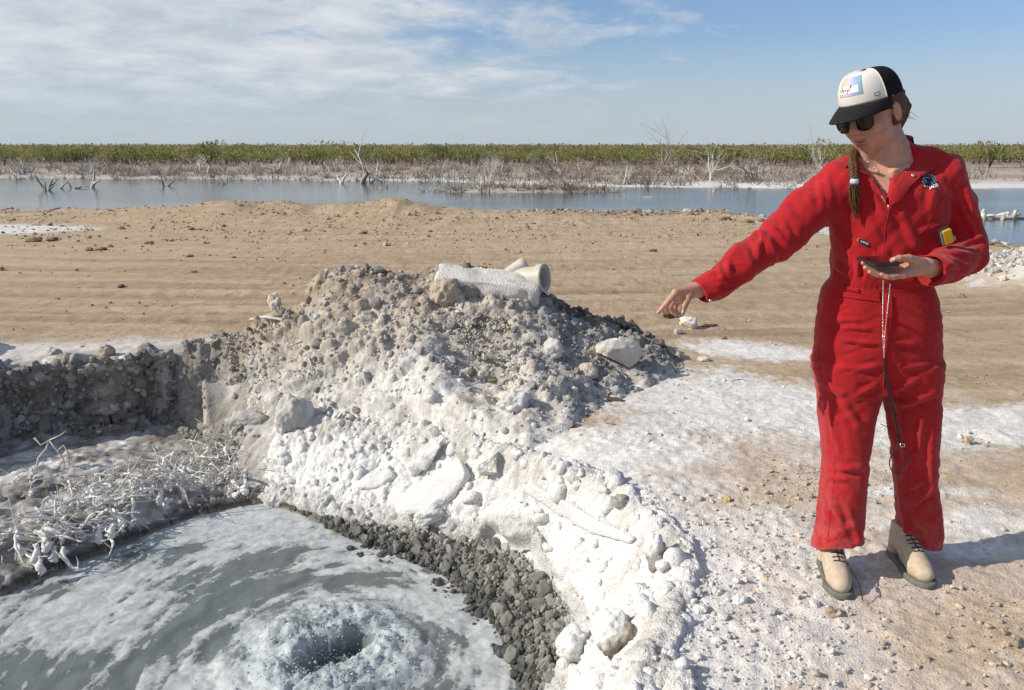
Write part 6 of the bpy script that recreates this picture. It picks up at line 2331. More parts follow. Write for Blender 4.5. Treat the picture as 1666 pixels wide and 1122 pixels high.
def f_head(p):
    d = f_head_local(w2h(p)) * HS
    n = chain(p, NK, 0.03)
    d = smin(d, n, 0.022)
    ch = loft(p, SKT, -0.024, 2.2)
    ch = smin(ch, chain(p, [(a, r_ - .020) for a, r_ in SH_]), .03)
    ch = smin(ch, chain(p, [(a, r_ - .020) for a, r_ in SH2]), .03)
    ch = np.maximum(ch, A(1440, 372, YB)[2] - p[:, 2])
    # collar bones and breast bone give the open neck some form
    d = smin(d, ch, 0.03)
    for e1_, e2_ in (((1428, 279), (1410, 275)), ((1455, 277), (1474, 270))):
        d = smin(d, cap(p, A(e1_[0], e1_[1], YB - .052), A(e2_[0], e2_[1], YB - .035), .006, .006), .02)
    return d


lo = np.minimum(HC - .17, A(1330, 372, YB - .2)); hi = np.maximum(HC + .17, A(1565, 230, YB + .16))
Vh, Fh = surface_nets(f_head, np.array((HC[0] - .20, HC[1] - .17, A(1440, 368, YB)[2])), np.array((HC[0] + .22, HC[1] + .22, HC[2] + .16)), 0.0030)
Vh = smooth_mesh(Vh, Fh, 1, 0.4)

# ---- hands
def finger(p, pts, k=0.003):
    return chain(p, pts, k)


OY = 0.115


def f_hand_r(p):
    w = (A(1146, 466, YB - .12), .0250)
    d = cap(p, A(1165, 458, YB - .10), w[0], .030, .0255)
    mcp = [A(1099, 476, 2.335 + OY), A(1097, 479, 2.355 + OY), A(1099, 484, 2.373 + OY), A(1104, 489, 2.388 + OY)]
    for q in mcp:
        d = smin(d, cap(p, w[0], q, .022, .0118), .012)
    d = smin(d, cap(p, mcp[0], mcp[3], .0115, .0105), .006)
    d = smin(d, finger(p, [(mcp[0], .0105), (A(1086, 491.5, 2.322 + OY), .0088), (A(1078, 500.5, 2.316 + OY), .0078), (A(1070.5, 508.5, 2.312 + OY), .0062)]), .005)
    d = smin(d, finger(p, [(mcp[1], .0102), (A(1086, 493, 2.352 + OY), .0088), (A(1083, 502, 2.360 + OY), .0078), (A(1086, 508, 2.366 + OY), .0066)]), .004)
    d = smin(d, finger(p, [(mcp[2], .0100), (A(1091, 499, 2.378 + OY), .0085), (A(1094, 507, 2.384 + OY), .0076), (A(1099, 511.5, 2.386 + OY), .0065)]), .004)
    d = smin(d, finger(p, [(mcp[3], .0092), (A(1098, 502, 2.400 + OY), .0075), (A(1102, 509, 2.402 + OY), .0068), (A(1107, 512.5, 2.402 + OY), .0058)]), .004)
    th = finger(p, [(A(1127, 472, YB - .14), .0165), (A(1118.5, 485, 2.340 + OY), .0120), (A(1113.5, 498, 2.330 + OY), .0100), (A(1110, 509, 2.328 + OY), .0078)])
    d = smin(d, th, .008)
    return d


def f_hand_l(p):
    w = (A(1506, 434, 2.435), .0265)
    d = cap(p, A(1530, 438, 2.50), w[0], .030, .0265)
    mcp = [A(1460, 437, 2.415), A(1460, 442, 2.398), A(1463, 446, 2.380), A(1469, 447, 2.364)]
    for q in mcp:
        d = smin(d, cap(p, A(1494, 434, 2.415), q, .021, .0115), .012)
    d = smin(d, cap(p, w[0], A(1488, 434, 2.41), .026, .024), .012)
    d = smin(d, cap(p, mcp[0], mcp[3], .0115, .0100), .006)
    d = smin(d, finger(p, [(mcp[0], .0105), (A(1436, 438, 2.425), .0088), (A(1417, 434, 2.428), .0078), (A(1404, 427.5, 2.425), .0064)]), .004)
    d = smin(d, finger(p, [(mcp[1], .0102), (A(1438, 444, 2.398), .0088), (A(1421, 441, 2.398), .0078), (A(1408, 435, 2.396), .0066)]), .004)
    d = smin(d, finger(p, [(mcp[2], .0100), (A(1442, 449, 2.372), .0086), (A(1427, 447, 2.370), .0078), (A(1415, 442, 2.368), .0066)]), .004)
    d = smin(d, finger(p, [(mcp[3], .0092), (A(1452, 451, 2.350), .0078), (A(1442, 450, 2.345), .0070), (A(1434, 446, 2.345), .0060)]), .004)
    th = finger(p, [(A(1497, 427, 2.405), .0165), (A(1478, 420, 2.378), .0122), (A(1463, 420, 2.366), .0102), (A(1452.5, 423, 2.360), .0085)])
    d = smin(d, th, .008)
    return d


Vr, Fr = surface_nets(f_hand_r, A(1060, 520, 2.36 + OY) - np.array((.03, .08, .03)), A(1165, 445, 2.40 + OY) + np.array((.03, .08, .03)), 0.0020)
Vl, Fl = surface_nets(f_hand_l, A(1395, 462, 2.37) - np.array((.03, .07, .03)), A(1532, 410, 2.46) + np.array((.03, .07, .03)), 0.0019)
Vr, Vl = smooth_mesh(Vr, Fr, 1, 0.4), smooth_mesh(Vl, Fl, 1, 0.4)


tR_ = at_z(1374, 971, 0.01); hR_ = tR_ + np.array((0.025, 0.270, 0)); hR_[2] = 0.0
tL_ = at_z(1513, 953, 0.01); hL_ = tL_ + np.array((-0.022, 0.268, 0)); hL_[2] = 0.0


# ---- trunk and limbs under the clothes, so that the figure is one body
def f_under(p):
    d = loft(p, TORSO, -0.028)
    d = smin(d, np.maximum(loft(p, LEGR, -0.028), 0.42 - p[:, 2]), .02)
    d = smin(d, np.maximum(loft(p, LEGL, -0.028), 0.42 - p[:, 2]), .02)
    d = smin(d, cap(p, (A(1370, 740, YB)[0], YB, .46), (hR_[0] - .005, hR_[1] - .05, .13), .055, .036), .02)
    d = smin(d, cap(p, (A(1490, 740, YB)[0], YB + .02, .46), (hL_[0] + .020, hL_[1] - .06, .13), .042, .026), .02)
    d = smin(d, chain(p, [(a, max(r_ - .028, .022)) for a, r_ in ARM_R]), .02)
    d = smin(d, chain(p, [(a, max(r_ - .028, .022)) for a, r_ in ARM_L]), .02)
    return d


Vu, Fu = surface_nets(f_under, np.array((0.50, 2.28, 0.05)), np.array((1.56, 2.84, z_sh - 0.14)), 0.014)
Vb, Fb = join([(Vh, Fh), (Vr, Fr), (Vl, Fl), (Vu, Fu)])
base_p = np.array((A(1430, 940, YB)[0], YB, 0.0))
person = mk('person', Vb - base_p, Fb, M_skin)
person.location = base_p
tag(person, 'woman in red coveralls and trucker cap pointing down at the pool', 'person')
# lips a little redder
me = person.data
M_lip = plain('lips', (0.36, 0.14, 0.12), 0.5, 0.4)
me.materials.append(M_lip)
hl_ = w2h(Vb)
lipm = (smin(ell(hl_, (0, .0840, -.0475), (.022, .009, .0055)), ell(hl_, (0, .0815, -.0590), (.019, .009, .0065)), .003) < 0.0012) & (hl_[:, 1] > .08)
fi = np.zeros(len(me.polygons), np.int32)
lf = lipm[Fb[0]].all(1)
fi[:len(Fb[0])][lf] = 1
me.polygons.foreach_set('material_index', fi)

coverall = mkp('coverall', V, F, M_red, person)
cov_tree = BVHTree.FromPolygons([tuple(v) for v in V], [tuple(f) for f in F.tolist()])
EYE = np.array((0, 0, CAM_Z))


def on_cloth(px, py, lift=0.003, tree=None):
    d = ray(px, py); d = d / np.linalg.norm(d)
    h = (tree or cov_tree).ray_cast(Vector(EYE), Vector(d))
    if h[0] is None:
        h = (tree or cov_tree).find_nearest(Vector(at_y(px, py, YB - .1)))
    n = np.array(h[1])
    if n @ d > 0: n = -n
    return np.array(h[0]) + n * lift, n


def poly_mesh(poly, cuts=3):
    """a filled outline (2-D), cut into small triangles"""
    bm = bmesh.new()
    vs = [bm.verts.new((a, b_, 0)) for a, b_ in poly]
    bm.faces.new(vs)
    bmesh.ops.triangulate(bm, faces=bm.faces[:])
    for _ in range(cuts):
        bmesh.ops.subdivide_edges(bm, edges=[e for e in bm.edges if e.calc_length() > 3.0], cuts=1)
        bmesh.ops.triangulate(bm, faces=bm.faces[:])
    bm.verts.index_update()
    P = np.array([v.co[:2] for v in bm.verts]); Fp = np.array([[v.index for v in f.verts] for f in bm.faces])
    be = [(e.verts[0].index, e.verts[1].index) for e in bm.edges if e.is_boundary]
    bm.free()
    return P, Fp, be


def patch(name, poly, mat, parent, lift=0.004, smooth_n=6, tree=None, cuts=3, puff=0.0, **kw):
    """cloth laid on the clothes: an outline from the photograph, given thickness, lying on the real surface"""
    P, Fp, be = poly_mesh(poly, cuts)
    Q = [on_cloth(a, b_, 0.0, tree) for a, b_ in P]
    X = np.array([q[0] for q in Q]); Nn_ = np.array([q[1] for q in Q])
    X = smooth_mesh(X, Fp, smooth_n, 0.4) if smooth_n else X
    n = len(X)
    top = X + Nn_ * lift
    bot = X - Nn_ * 0.002
    Vp_ = np.concatenate([top, bot])
    sidef = np.array([(a, b_, b_ + n, a + n) for a, b_ in be])
    Fall = [Fp, Fp[:, ::-1] + n]
    me_faces = [np.concatenate(Fall), sidef]
    bm = bmesh.new()
    vs = [bm.verts.new(v) for v in Vp_]
    for f in me_faces[0]: bm.faces.new([vs[i] for i in f])
    for f in me_faces[1]:
        try: bm.faces.new([vs[i] for i in f])
        except ValueError: pass
    bmesh.ops.recalc_face_normals(bm, faces=bm.faces[:])
    bmesh.ops.triangulate(bm, faces=bm.faces[:])
    bm.verts.index_update()
    Ft = np.array([[v.index for v in f.verts] for f in bm.faces])
    bm.free()
    return mkp(name, Vp_, Ft, mat, parent, **kw)


def line_on(name, pts, rad, mat, parent, lift=0.0012, step=4, sides=5, tree=None):
    """a thin cord or seam lying on the cloth along a photographed line"""
    pts = np.array(pts, float)
    s = np.concatenate([[0], np.cumsum(np.hypot(*np.diff(pts, axis=0).T))])
    u = np.linspace(0, s[-1], max(4, int(s[-1] / step)))
    path = np.array([on_cloth(np.interp(a, s, pts[:, 0]), np.interp(a, s, pts[:, 1]), lift, tree)[0] for a in u])
    path[1:-1] = 0.25 * path[:-2] + 0.5 * path[1:-1] + 0.25 * path[2:]
    Vt, Ft = tube(path, rad, sides)
    return mkp(name, Vt, Ft, mat, parent)


# collar and lapels
patch('collar', [(1384, 238), (1404, 257), (1428, 289), (1448, 320), (1441, 333), (1421, 307), (1410, 289), (1392, 284), (1376, 263)], M_red, coverall, 0.009)
patch('collar', [(1483, 222), (1500, 222), (1515, 246), (1525, 275), (1499, 291), (1486, 303), (1464, 325), (1447, 338), (1443, 323), (1460, 291), (1474, 258)], M_red, coverall, 0.010)
th = np.linspace(math.radians(-20), math.radians(205), 40)
cc_ = A(1441, 238, YB + .045)
rows_ = []
for hh, rr_ in ((-0.02, .078), (0.0, .074), (0.022, .069), (0.024, .075), (0.0, .082), (-0.02, .086)):
    rows_.append(np.column_stack([cc_[0] + 0.004 + rr_ * 0.98 * np.cos(th), cc_[1] + rr_ * 1.0 * np.sin(th), cc_[2] + hh + 0.012 * np.sin(th) + 0.010 * np.cos(th)]))
Vc_ = np.concatenate(rows_)
mkp('collar_stand', Vc_, grid_faces(40, 6), M_red, coverall)

# seams, placket, pockets
for nm, pts, rad in [('seam', [(1447, 338), (1440, 372), (1437, 415), (1436, 440)], .0016), ('seam', [(1352, 364), (1372, 378), (1392, 392), (1412, 403)], .0014), ('seam', [(1412, 403), (1424, 398), (1424, 420)], .0012),
                     ('seam', [(1525, 358), (1506, 372), (1490, 384), (1486, 412)], .0014), ('seam', [(1350, 457), (1400, 468), (1450, 474), (1500, 472), (1524, 464)], .0016), ('seam', [(1336, 482), (1400, 492), (1440, 495)], .0014),
                     ('seam', [(1374, 466), (1356, 492), (1334, 520)], .0014), ('seam', [(1370, 464), (1352, 490), (1332, 516)], .0010), ('seam', [(1454, 488), (1453, 520), (1446, 552), (1440, 575), (1437, 632)], .0020),
                     ('seam', [(1330, 530), (1332, 590), (1340, 640), (1355, 700), (1358, 760), (1352, 830), (1345, 890)], .0012), ('seam', [(1522, 640), (1522, 720), (1519, 800), (1520, 880)], .0012),
                     ('seam', [(1326, 880), (1350, 896), (1384, 908)], .0012), ('seam', [(1470, 884), (1495, 897), (1528, 886)], .0012), ('seam', [(1340, 290), (1345, 320), (1352, 345)], .0014), ('seam', [(1546, 262), (1543, 310), (1538, 350)], .0014),
                     ('seam', [(1136, 440), (1150, 455), (1166, 478)], .0014), ('seam', [(1180, 474), (1230, 448), (1280, 422), (1320, 380)], .0010), ('seam', [(1384, 442), (1384, 466)], .0010)]:
    line_on(nm, pts, rad * 0.62, M_seam, coverall, 0.0004)
for k in range(16):
    a = 1360 + k * 4.6
    line_on('waist_gather', [(a, 463), (a + 1.5, 472), (a + 1, 481)], .0011, M_red, coverall, 0.0004, 3) if k % 2 == 0 else None
patch('waistband', [(1345, 455), (1395, 466), (1437, 470), (1437, 494), (1394, 490), (1337, 480)], M_red, coverall, 0.004, 8)
patch('belt_tab', [(1373, 463), (1401, 469), (1400, 478), (1372, 472)], M_red, coverall, 0.009, 8)
patch('fly_placket', [(1437, 470), (1452, 472), (1454, 520), (1446, 556), (1438, 600), (1436, 560)], M_red, coverall, 0.005, 8)
p_, n_ = on_cloth(1483, 289, 0.011)
v, f = ico(3)
mkp('snap_button', v * np.array((.0055, .003, .0055)) + p_, f, M_metal, coverall)
p_, n_ = on_cloth(1443, 337, 0.008)
mkp('zip_pull', v * np.array((.003, .003, .006)) + p_, f, M_metal, coverall)
p_, n_ = on_cloth(1155, 487, 0.003)
mkp('cuff_snap', v * np.array((.0055, .004, .004)) + p_, f, M_metal, coverall)


def text_on(name, s, px, py, width, ang, mat, parent, lift=0.0015, tree=None, bold=0.0, shear=0.0, place=None):
    """raised lettering set on a surface: text outlines mapped through the photograph's rows and columns"""
    cu = bpy.data.curves.new('lettering', 'FONT')
    cu.body = s
    cu.offset = bold
    cu.shear = shear
    ob = bpy.data.objects.new('lettering', cu)
    col.objects.link(ob)
    bpy.context.view_layer.update()
    me_ = ob.to_mesh()
    Vt = np.array([v.co[:2] for v in me_.vertices]); Ft = [tuple(p.vertices) for p in me_.polygons]
    ob.to_mesh_clear()
    bpy.data.objects.remove(ob); bpy.data.curves.remove(cu)
    w = Vt[:, 0].max() - Vt[:, 0].min()
    Vt = (Vt - [(Vt[:, 0].max() + Vt[:, 0].min()) / 2, (Vt[:, 1].max() + Vt[:, 1].min()) / 2]) * width / w
    ca, sa = math.cos(ang), math.sin(ang)
    X = []
    for a, b_ in Vt:
        if place is not None:
            X.append(place(a * ca - b_ * sa, a * sa + b_ * ca))
        else:
            X.append(on_cloth(px + a * ca - b_ * sa, py - (a * sa + b_ * ca), lift, tree)[0])
    T = []
    for f_ in Ft:
        T += [(f_[0], f_[i], f_[i + 1]) for i in range(1, len(f_) - 1)]
    return mkp(name, np.array(X), np.array(T), mat, parent, smooth=False)


# woven label on the chest pocket
ca, sa = math.cos(math.radians(-24)), math.sin(math.radians(-24))
rot = lambda a, b_, cx, cy: (cx + a * ca + b_ * sa * 1, cy - a * sa + b_ * ca)
lab = patch('woven_label', [rot(-11, -4.5, 1404.5, 393.5), rot(11, -4.5, 1404.5, 393.5), rot(11, 4.5, 1404.5, 393.5), rot(-11, 4.5, 1404.5, 393.5)], M_navy, coverall, 0.004, 3)
lab_t = BVHTree.FromObject(lab, bpy.context.evaluated_depsgraph_get())
text_on('lettering', 'LAPCO', 1407, 394.2, 12.5, math.radians(-24), M_white, coverall, 0.0052, bold=0.012)
line_on('label_mark', [(1399.5, 388.2), (1397, 388.2), (1395.2, 390.2), (1396, 392), (1398, 392.4)], .0014, M_orange, coverall, 0.0048, 0.6)
# embroidered badge: a dark horse-like head with grey mane lines and white lettering under it
badge = patch('embroidered_badge', [(1498, 287), (1503, 283), (1512, 284), (1521, 287), (1525, 293), (1526, 300), (1521, 304), (1513, 308), (1507, 304), (1502, 303), (1498, 296), (1500, 291)], M_navy, coverall, 0.0035, 4)
for pts in ([(1500, 287), (1506, 285), (1513, 286)], [(1500, 291), (1506, 289), (1512, 290)], [(1514, 286), (1520, 289), (1524, 296)], [(1515, 290), (1519, 293), (1522, 300)], [(1499, 295), (1502, 298), (1503, 302)], [(1514, 296), (1517, 300), (1516, 304)], [(1502, 293), (1505, 294), (1506, 298)]):
    line_on('mane_stitch', pts, .0011, M_steelb, coverall, 0.0042, 1.5)
text_on('lettering', 'SAGE', 1518, 304.5, 15, math.radians(24), M_white, coverall, 0.0048, bold=0.03)
line_on('badge_edge', [(1502, 302.5), (1505, 304), (1508, 304)], .0013, M_white, coverall, 0.0042, 1.0)

# ---- hair
def f_hair(p):
    q = w2h(p)
    d = ell(q, (0, -.030, .020), (.0800, .092, .092))
    d = np.maximum(d, q[:, 1] - 0.004 - 0.25 * np.clip(q[:, 2], -.1, .1))
    d = np.maximum(d, -(q[:, 2] + .066 + 0.25 * (q[:, 1] + .06)))
    d = smin(d, cap(q, (-.040, -.090, -.015), (-.020, -.078, -.070), .026, .016), .02)
    # a sideburn strand in front of the ear
    d = smin(d, cap(q, (-.0745, .012, .035), (-.0725, .010, .004), .004, .002), .004)
    ridge = np.sin(q[:, 2] * 260 + q[:, 0] * 160 + 3 * fbm3(q * 30, 2, 3)) * 0.0012
    ear = ell(np.column_stack([np.abs(q[:, 0]), q[:, 1], q[:, 2]]), (.083, -.006, -.001), (.014, .020, .033))
    d = np.maximum(d + ridge, -ear)
    return d * HS


Vx, Fx = surface_nets(f_hair, HC - .16, HC + .16, 0.0032)
hair = mkp('hair', Vx, Fx, M_hair, person)
r = np.random.default_rng(71)
for k in range(4):
    p0 = h2w((-.050 + r.normal(0, .008), -.082 + r.normal(0, .006), -.030 + r.normal(0, .012)))
    p1 = p0 + np.array((0.018 + r.normal(0, .006), 0, -0.008 + r.normal(0, .006)))
    p2 = p1 + np.array((0.010 + r.normal(0, .006), 0, -0.014 + r.normal(0, .006)))
    Vt, Ft = tube([p0, (p0 + p1) / 2 + r.normal(0, .002, 3), p1, p2], [.0006, .0006, .0005, .0003], 4)
    mkp('loose_strand', Vt, Ft, M_hair, hair)
# braid over her shoulder
fy = lambda a, b_: on_cloth(a, b_, 0.0)[0][1] - .013
bp = np.array([A(1397, 241, YB + .06), A(1389, 247, min(YB + .01, fy(1387, 256) + .04)), A(1386, 257, fy(1386, 258) + .002), A(1388, 270, fy(1388, 270)), A(1389.5, 292, fy(1389, 292))])
YT = fy(1390, 300)
s = np.linspace(0, 1, 60)
kk = np.linspace(0, 1, len(bp))
spl = np.column_stack([np.interp(s, kk, bp[:, i]) for i in range(3)])
for _ in range(6):
    spl[1:-1] = 0.25 * spl[:-2] + 0.5 * spl[1:-1] + 0.25 * spl[2:]
parts = []
for j in range(3):
    ph_ = s * 2 * math.pi * 5.0 + j * 2 * math.pi / 3
    off_ = np.column_stack([0.0095 * np.sin(ph_), -0.0055 * np.sin(2 * ph_), 0 * s])
    parts.append(tube(spl + off_ * (1.0 - 0.25 * s)[:, None], 0.0092 * (1 - 0.2 * s), 9, True, 0.12, j))
Vt, Ft = join(parts)
braid = mkp('braid', Vt, Ft, M_hair, person)
M_tie = plain('pale_blue_hair_tie', (0.42, 0.52, 0.62), 0.7, 0.3)
tie = A(1390, 295, YT)
Vt, Ft = tube([tie + np.array((0, 0, .008)), tie, tie - np.array((0, 0, .008))], [.012, .0135, .012], 14)
mkp('hair_tie', Vt, Ft, M_tie, braid)
parts = []
for k in range(110):
    o_ = np.array((r.normal(0, .0045), r.normal(0, .003), 0))
    e_ = A(1393, 340 + r.uniform(-14, 20), fy(1392, 330)) + np.array((r.normal(0, .0050), r.normal(0, .003), 0))
    a_ = tie + o_ - np.array((0, 0, .006))
    m_ = a_ * 0.5 + e_ * 0.5 + o_ * 1.15 + r.normal(0, .0008, 3)
    parts.append(tube([a_, a_ * 0.75 + m_ * 0.25 + o_ * 0.6, m_, m_ * 0.4 + e_ * 0.6, e_], [.0016, .0017, .0015, .0011, .0004], 4, False))
Vt, Ft = join(parts)
mkp('braid_tail', Vt, Ft, M_hair, braid)

# ---- cap
def crown_pt(phi, h, out=0.0):
    """point of the cap's crown: phi round the head (0 = front), h up from the band"""
    cf = 0.5 + 0.5 * np.cos(phi)
    rx, ry = .0835 + out, .1035 + out
    z0 = .052 + .010 * np.cos(phi)
    t_ = h * math.pi / 2
    rho = np.power(np.maximum(np.cos(t_), 1e-6), 0.66)
    zz = np.maximum(np.sin(t_), 0)
    up_ = (.088 + out) * zz + .012 * cf * np.sin(2 * t_) - (z0 - .050) * zz
    return np.stack([rx * rho * np.sin(phi), -.010 + ry * rho * np.cos(phi) * (1 + 0.02 * cf), z0 + up_], -1)


cap_root = mkp('trucker_cap', np.array([(0, 0, 0)]) + h2w([(0, 0, .152)]), np.zeros((0, 3), int), M_capb, person) if False else None


def sheet(fn, us, vs, th_=0.003):
    U, W = np.meshgrid(us, vs)
    P = fn(U, W)
    n = grid_normals(P)
    A_ = P.reshape(-1, 3); B_ = (P - n * th_).reshape(-1, 3)
    nx_2, ny_2 = len(us), len(vs)
    F1 = grid_faces(nx_2, ny_2)
    nA = len(A_)
    rim = list(range(nx_2)) + [j * nx_2 + nx_2 - 1 for j in range(1, ny_2)] + [(ny_2 - 1) * nx_2 + i for i in range(nx_2 - 2, -1, -1)] + [j * nx_2 for j in range(ny_2 - 2, 0, -1)]
    S = np.array([(rim[i], rim[(i + 1) % len(rim)], rim[(i + 1) % len(rim)] + nA, rim[i] + nA) for i in range(len(rim))])
    return np.concatenate([A_, B_]), np.concatenate([F1, F1[:, ::-1] + nA, S[:, ::-1]])


PF = math.radians(66)
Vt, Ft = sheet(lambda u, w: crown_pt(u, w), np.linspace(PF, 2 * math.pi - PF, 60), np.linspace(0, .985, 26), -.003)
cap_o = mkp('cap', h2w(Vt), Ft, M_capb, person)
Vt, Ft = sheet(lambda u, w: crown_pt(u, w, 0.0012), np.linspace(-PF - .03, PF + .03, 50), np.linspace(0, .985, 26), -.001)
front = mkp('front_panel', h2w(Vt), Ft, M_capw, cap_o)
for sgn_ in (-1, 1):
    hh = np.linspace(0, .98, 24)
    Vt, Ft = tube(h2w(crown_pt(np.full(24, sgn_ * (PF + .02)), hh, 0.0025)), .0022, 6)
    mkp('panel_piping', Vt, Ft, M_capw, front)
v, f = ico(2)
mkp('top_button', h2w(v * np.array((.009, .009, .004)) + crown_pt(np.array([0.0]), np.array([.999]))[0] + np.array((0, 0, .001))), f, M_capb, cap_o)


def brim_pt(phi, k):
    """phi across the brim (-1..1), k from the band outwards"""
    a = phi * math.radians(78)
    b0 = crown_pt(a, np.zeros_like(a), 0.001)
    L = .080 * np.power(np.maximum(np.cos(phi * math.pi / 2 * 0.98), 0), 0.55)
    out_ = b0.copy()
    out_[..., 1] = b0[..., 1] + L * k * 0.97
    out_[..., 0] = b0[..., 0] * (1 + 0.02 * k)
    out_[..., 2] = b0[..., 2] - 0.016 * np.abs(phi) ** 2.0 * k ** 0.6 - 0.006 * k - 0.012 * k * k - 0.012 * (1 - phi ** 2) * k * 0.5
    return out_


Vt, Ft = sheet(brim_pt, np.linspace(-1, 1, 46), np.linspace(0, 1, 14), 0.0035)
brim = mkp('brim', h2w(Vt), Ft, M_brim, cap_o)
for k_ in (.25, .4, .55, .7, .85):
    us = np.linspace(-.86, .86, 40)
    Vt, Ft = tube(h2w(brim_pt(us, np.full(40, k_)) + np.array((0, 0, .0004))), .0009, 4)
    mkp('brim_stitch', Vt, Ft, M_brim, brim)
# print on the front panel: pastel square with a white name strip
M_print, t, b = new_mat('pastel_print')
b.inputs['Roughness'].default_value = 0.6
t.links.new(ramp(t, attr_f(t, 'across'), [(0.0, (0.60, 0.34, 0.20)), (0.28, (0.62, 0.44, 0.36)), (0.45, (0.50, 0.42, 0.60)), (0.70, (0.27, 0.34, 0.60)), (1.0, (0.13, 0.36, 0.42))]), b.inputs['Base Color'])


def panel_sheet(a0, a1, h0, h1, out_, n=20, m=14):
    U, W = np.meshgrid(np.linspace(a0, a1, n), np.linspace(h0, h1, m))
    P = crown_pt(U, W, out_)
    return P.reshape(-1, 3), grid_faces(n, m), ((U - a0) / (a1 - a0)).ravel()


Vt, Ft, acr = panel_sheet(math.radians(26), math.radians(-29), .20, .66, .0026)
mkp('printed_square', h2w(Vt), Ft, M_print, front, attrs={'across': acr})
Vt, Ft, _ = panel_sheet(math.radians(25), math.radians(-22), .25, .40, .0034)
strip = mkp('name_strip', h2w(Vt), Ft, M_white, front)
M_ink = plain('pen_ink', (0.12, 0.12, 0.12), 0.6, 0.3)


def pen(strokes):
    """handwriting on the name strip: strokes in strip units (0..1 across, 0..1 up)"""
    parts = []
    for st in strokes:
        st = np.array(st, float)
        ph2 = lerp(math.radians(24), math.radians(-20), st[:, 0]); hh2 = lerp(.255, .42, st[:, 1])
        parts.append(tube(h2w(crown_pt(ph2, hh2, .0040)), .0009, 4, False))
    return join(parts)


Vt, Ft = pen([[(.13, .72), (.08, .78), (.05, .5), (.07, .22), (.14, .25)], [(.18, .9), (.18, .5), (.18, .22)], [(.18, .45), (.23, .52), (.25, .25)], [(.29, .4), (.34, .45), (.32, .55), (.28, .4), (.31, .22), (.36, .28)],
              [(.40, .5), (.41, .25)], [(.41, .42), (.45, .52)], [(.49, .5), (.52, .25)], [(.57, .55), (.52, .1), (.48, .0)], [(.60, .2), (.66, .85), (.71, 1.0), (.74, .9), (.66, .6)]])
mkp('handwriting', Vt, Ft, M_ink, front)
M_teal = plain('teal_tag', (0.12, 0.25, 0.29), 0.7, 0.3)
Vt, Ft, _ = panel_sheet(math.radians(-47), math.radians(-57), .075, .145, .0040, 6, 5)
mkp('side_tag', h2w(Vt), Ft, M_teal, front)
Vt, Ft, _ = panel_sheet(math.radians(-49), math.radians(-55), .098, .122, .0046, 6, 4)
mkp('tag_mark', h2w(Vt), Ft, M_white, front)

# ---- sunglasses
sg = None
an = np.linspace(0, 2 * math.pi, 36, endpoint=False)
for sgn_ in (1, -1):
    e = 2.5
    lx = .0275 * np.sign(np.cos(an)) * np.abs(np.cos(an)) ** (2 / e); lz = .0235 * np.sign(np.sin(an)) * np.abs(np.sin(an)) ** (2 / e)
    lx = lx * (1 + 0.10 * lz / .0235)
    ctr_ = np.array((sgn_ * .0345, .1015, .009))
    curve_ = lambda X: -.010 * ((X * sgn_) / .0275 + 0.3) ** 2 * 0.55
    outer = np.column_stack([ctr_[0] + lx, ctr_[1] + curve_(lx), ctr_[2] + lz])
    rings = [ctr_ + (outer - ctr_) * k_ + np.array((0, .003 * (1 - k_ * k_), 0)) for k_ in (1, .75, .5, .25, .02)]
    back = [ctr_ + (outer - ctr_) * k_ + np.array((0, -.002, 0)) for k_ in (.02, .5, 1)]
    allr = rings + back + [rings[0]]
    Vt = np.concatenate(allr[:-1]); n = 36; m = len(allr) - 1
    Ft = np.array([(i * n + j, i * n + (j + 1) % n, ((i + 1) % m) * n + (j + 1) % n, ((i + 1) % m) * n + j) for i in range(m) for j in range(n)])
    if sg is None:
        brg = tube(h2w([(-.010, .1045, .022), (0, .1065, .024), (.010, .1045, .022)]), .0022, 8)
        sg = mkp('sunglasses', brg[0], brg[1], M_black, person)
    mkp('lens', h2w(Vt), Ft, M_lens, sg)
    Vt, Ft = tube(h2w(np.concatenate([outer, outer[:2]])), .0024, 7, False)
    mkp('rim', Vt, Ft, M_black, sg)
    hinge = np.array((sgn_ * .0625, .094, .026))
    Vt, Ft = tube(h2w([hinge, (sgn_ * .0705, .072, .025)]), .0026, 7)
    mkp('hinge', Vt, Ft, M_black, sg)
    Vt, Ft = tube(h2w([(sgn_ * .0705, .072, .025), (sgn_ * .0755, .04, .024), (sgn_ * .0785, .008, .022), (sgn_ * .079, -.012, .016)]), .0014, 7)
    mkp('temple', Vt, Ft, M_metal, sg)

# thin necklace with a tiny pendant
nk = []
for a in np.linspace(-1, 1, 30):
    px_n, py_n = 1446 + 34 * a, 290 - 28 * abs(a) ** 1.6
    d = ray(px_n, py_n); d = d / np.linalg.norm(d)
    nk.append(np.array((px_n, py_n)))
sk_tree = BVHTree.FromPolygons([tuple(v) for v in Vh], [tuple(f) for f in Fh.tolist()])
path = np.array([on_cloth(a, b_, 0.0008, sk_tree)[0] for a, b_ in nk])
Vt, Ft = tube(path, .0007, 4)
neck = mkp('necklace', Vt, Ft, M_metal, person)
p_ = on_cloth(1446, 292, 0.002, sk_tree)[0]
v, f = ico(2)
mkp('pendant', v * np.array((.0025, .0015, .0035)) + p_, f, M_metal, neck)

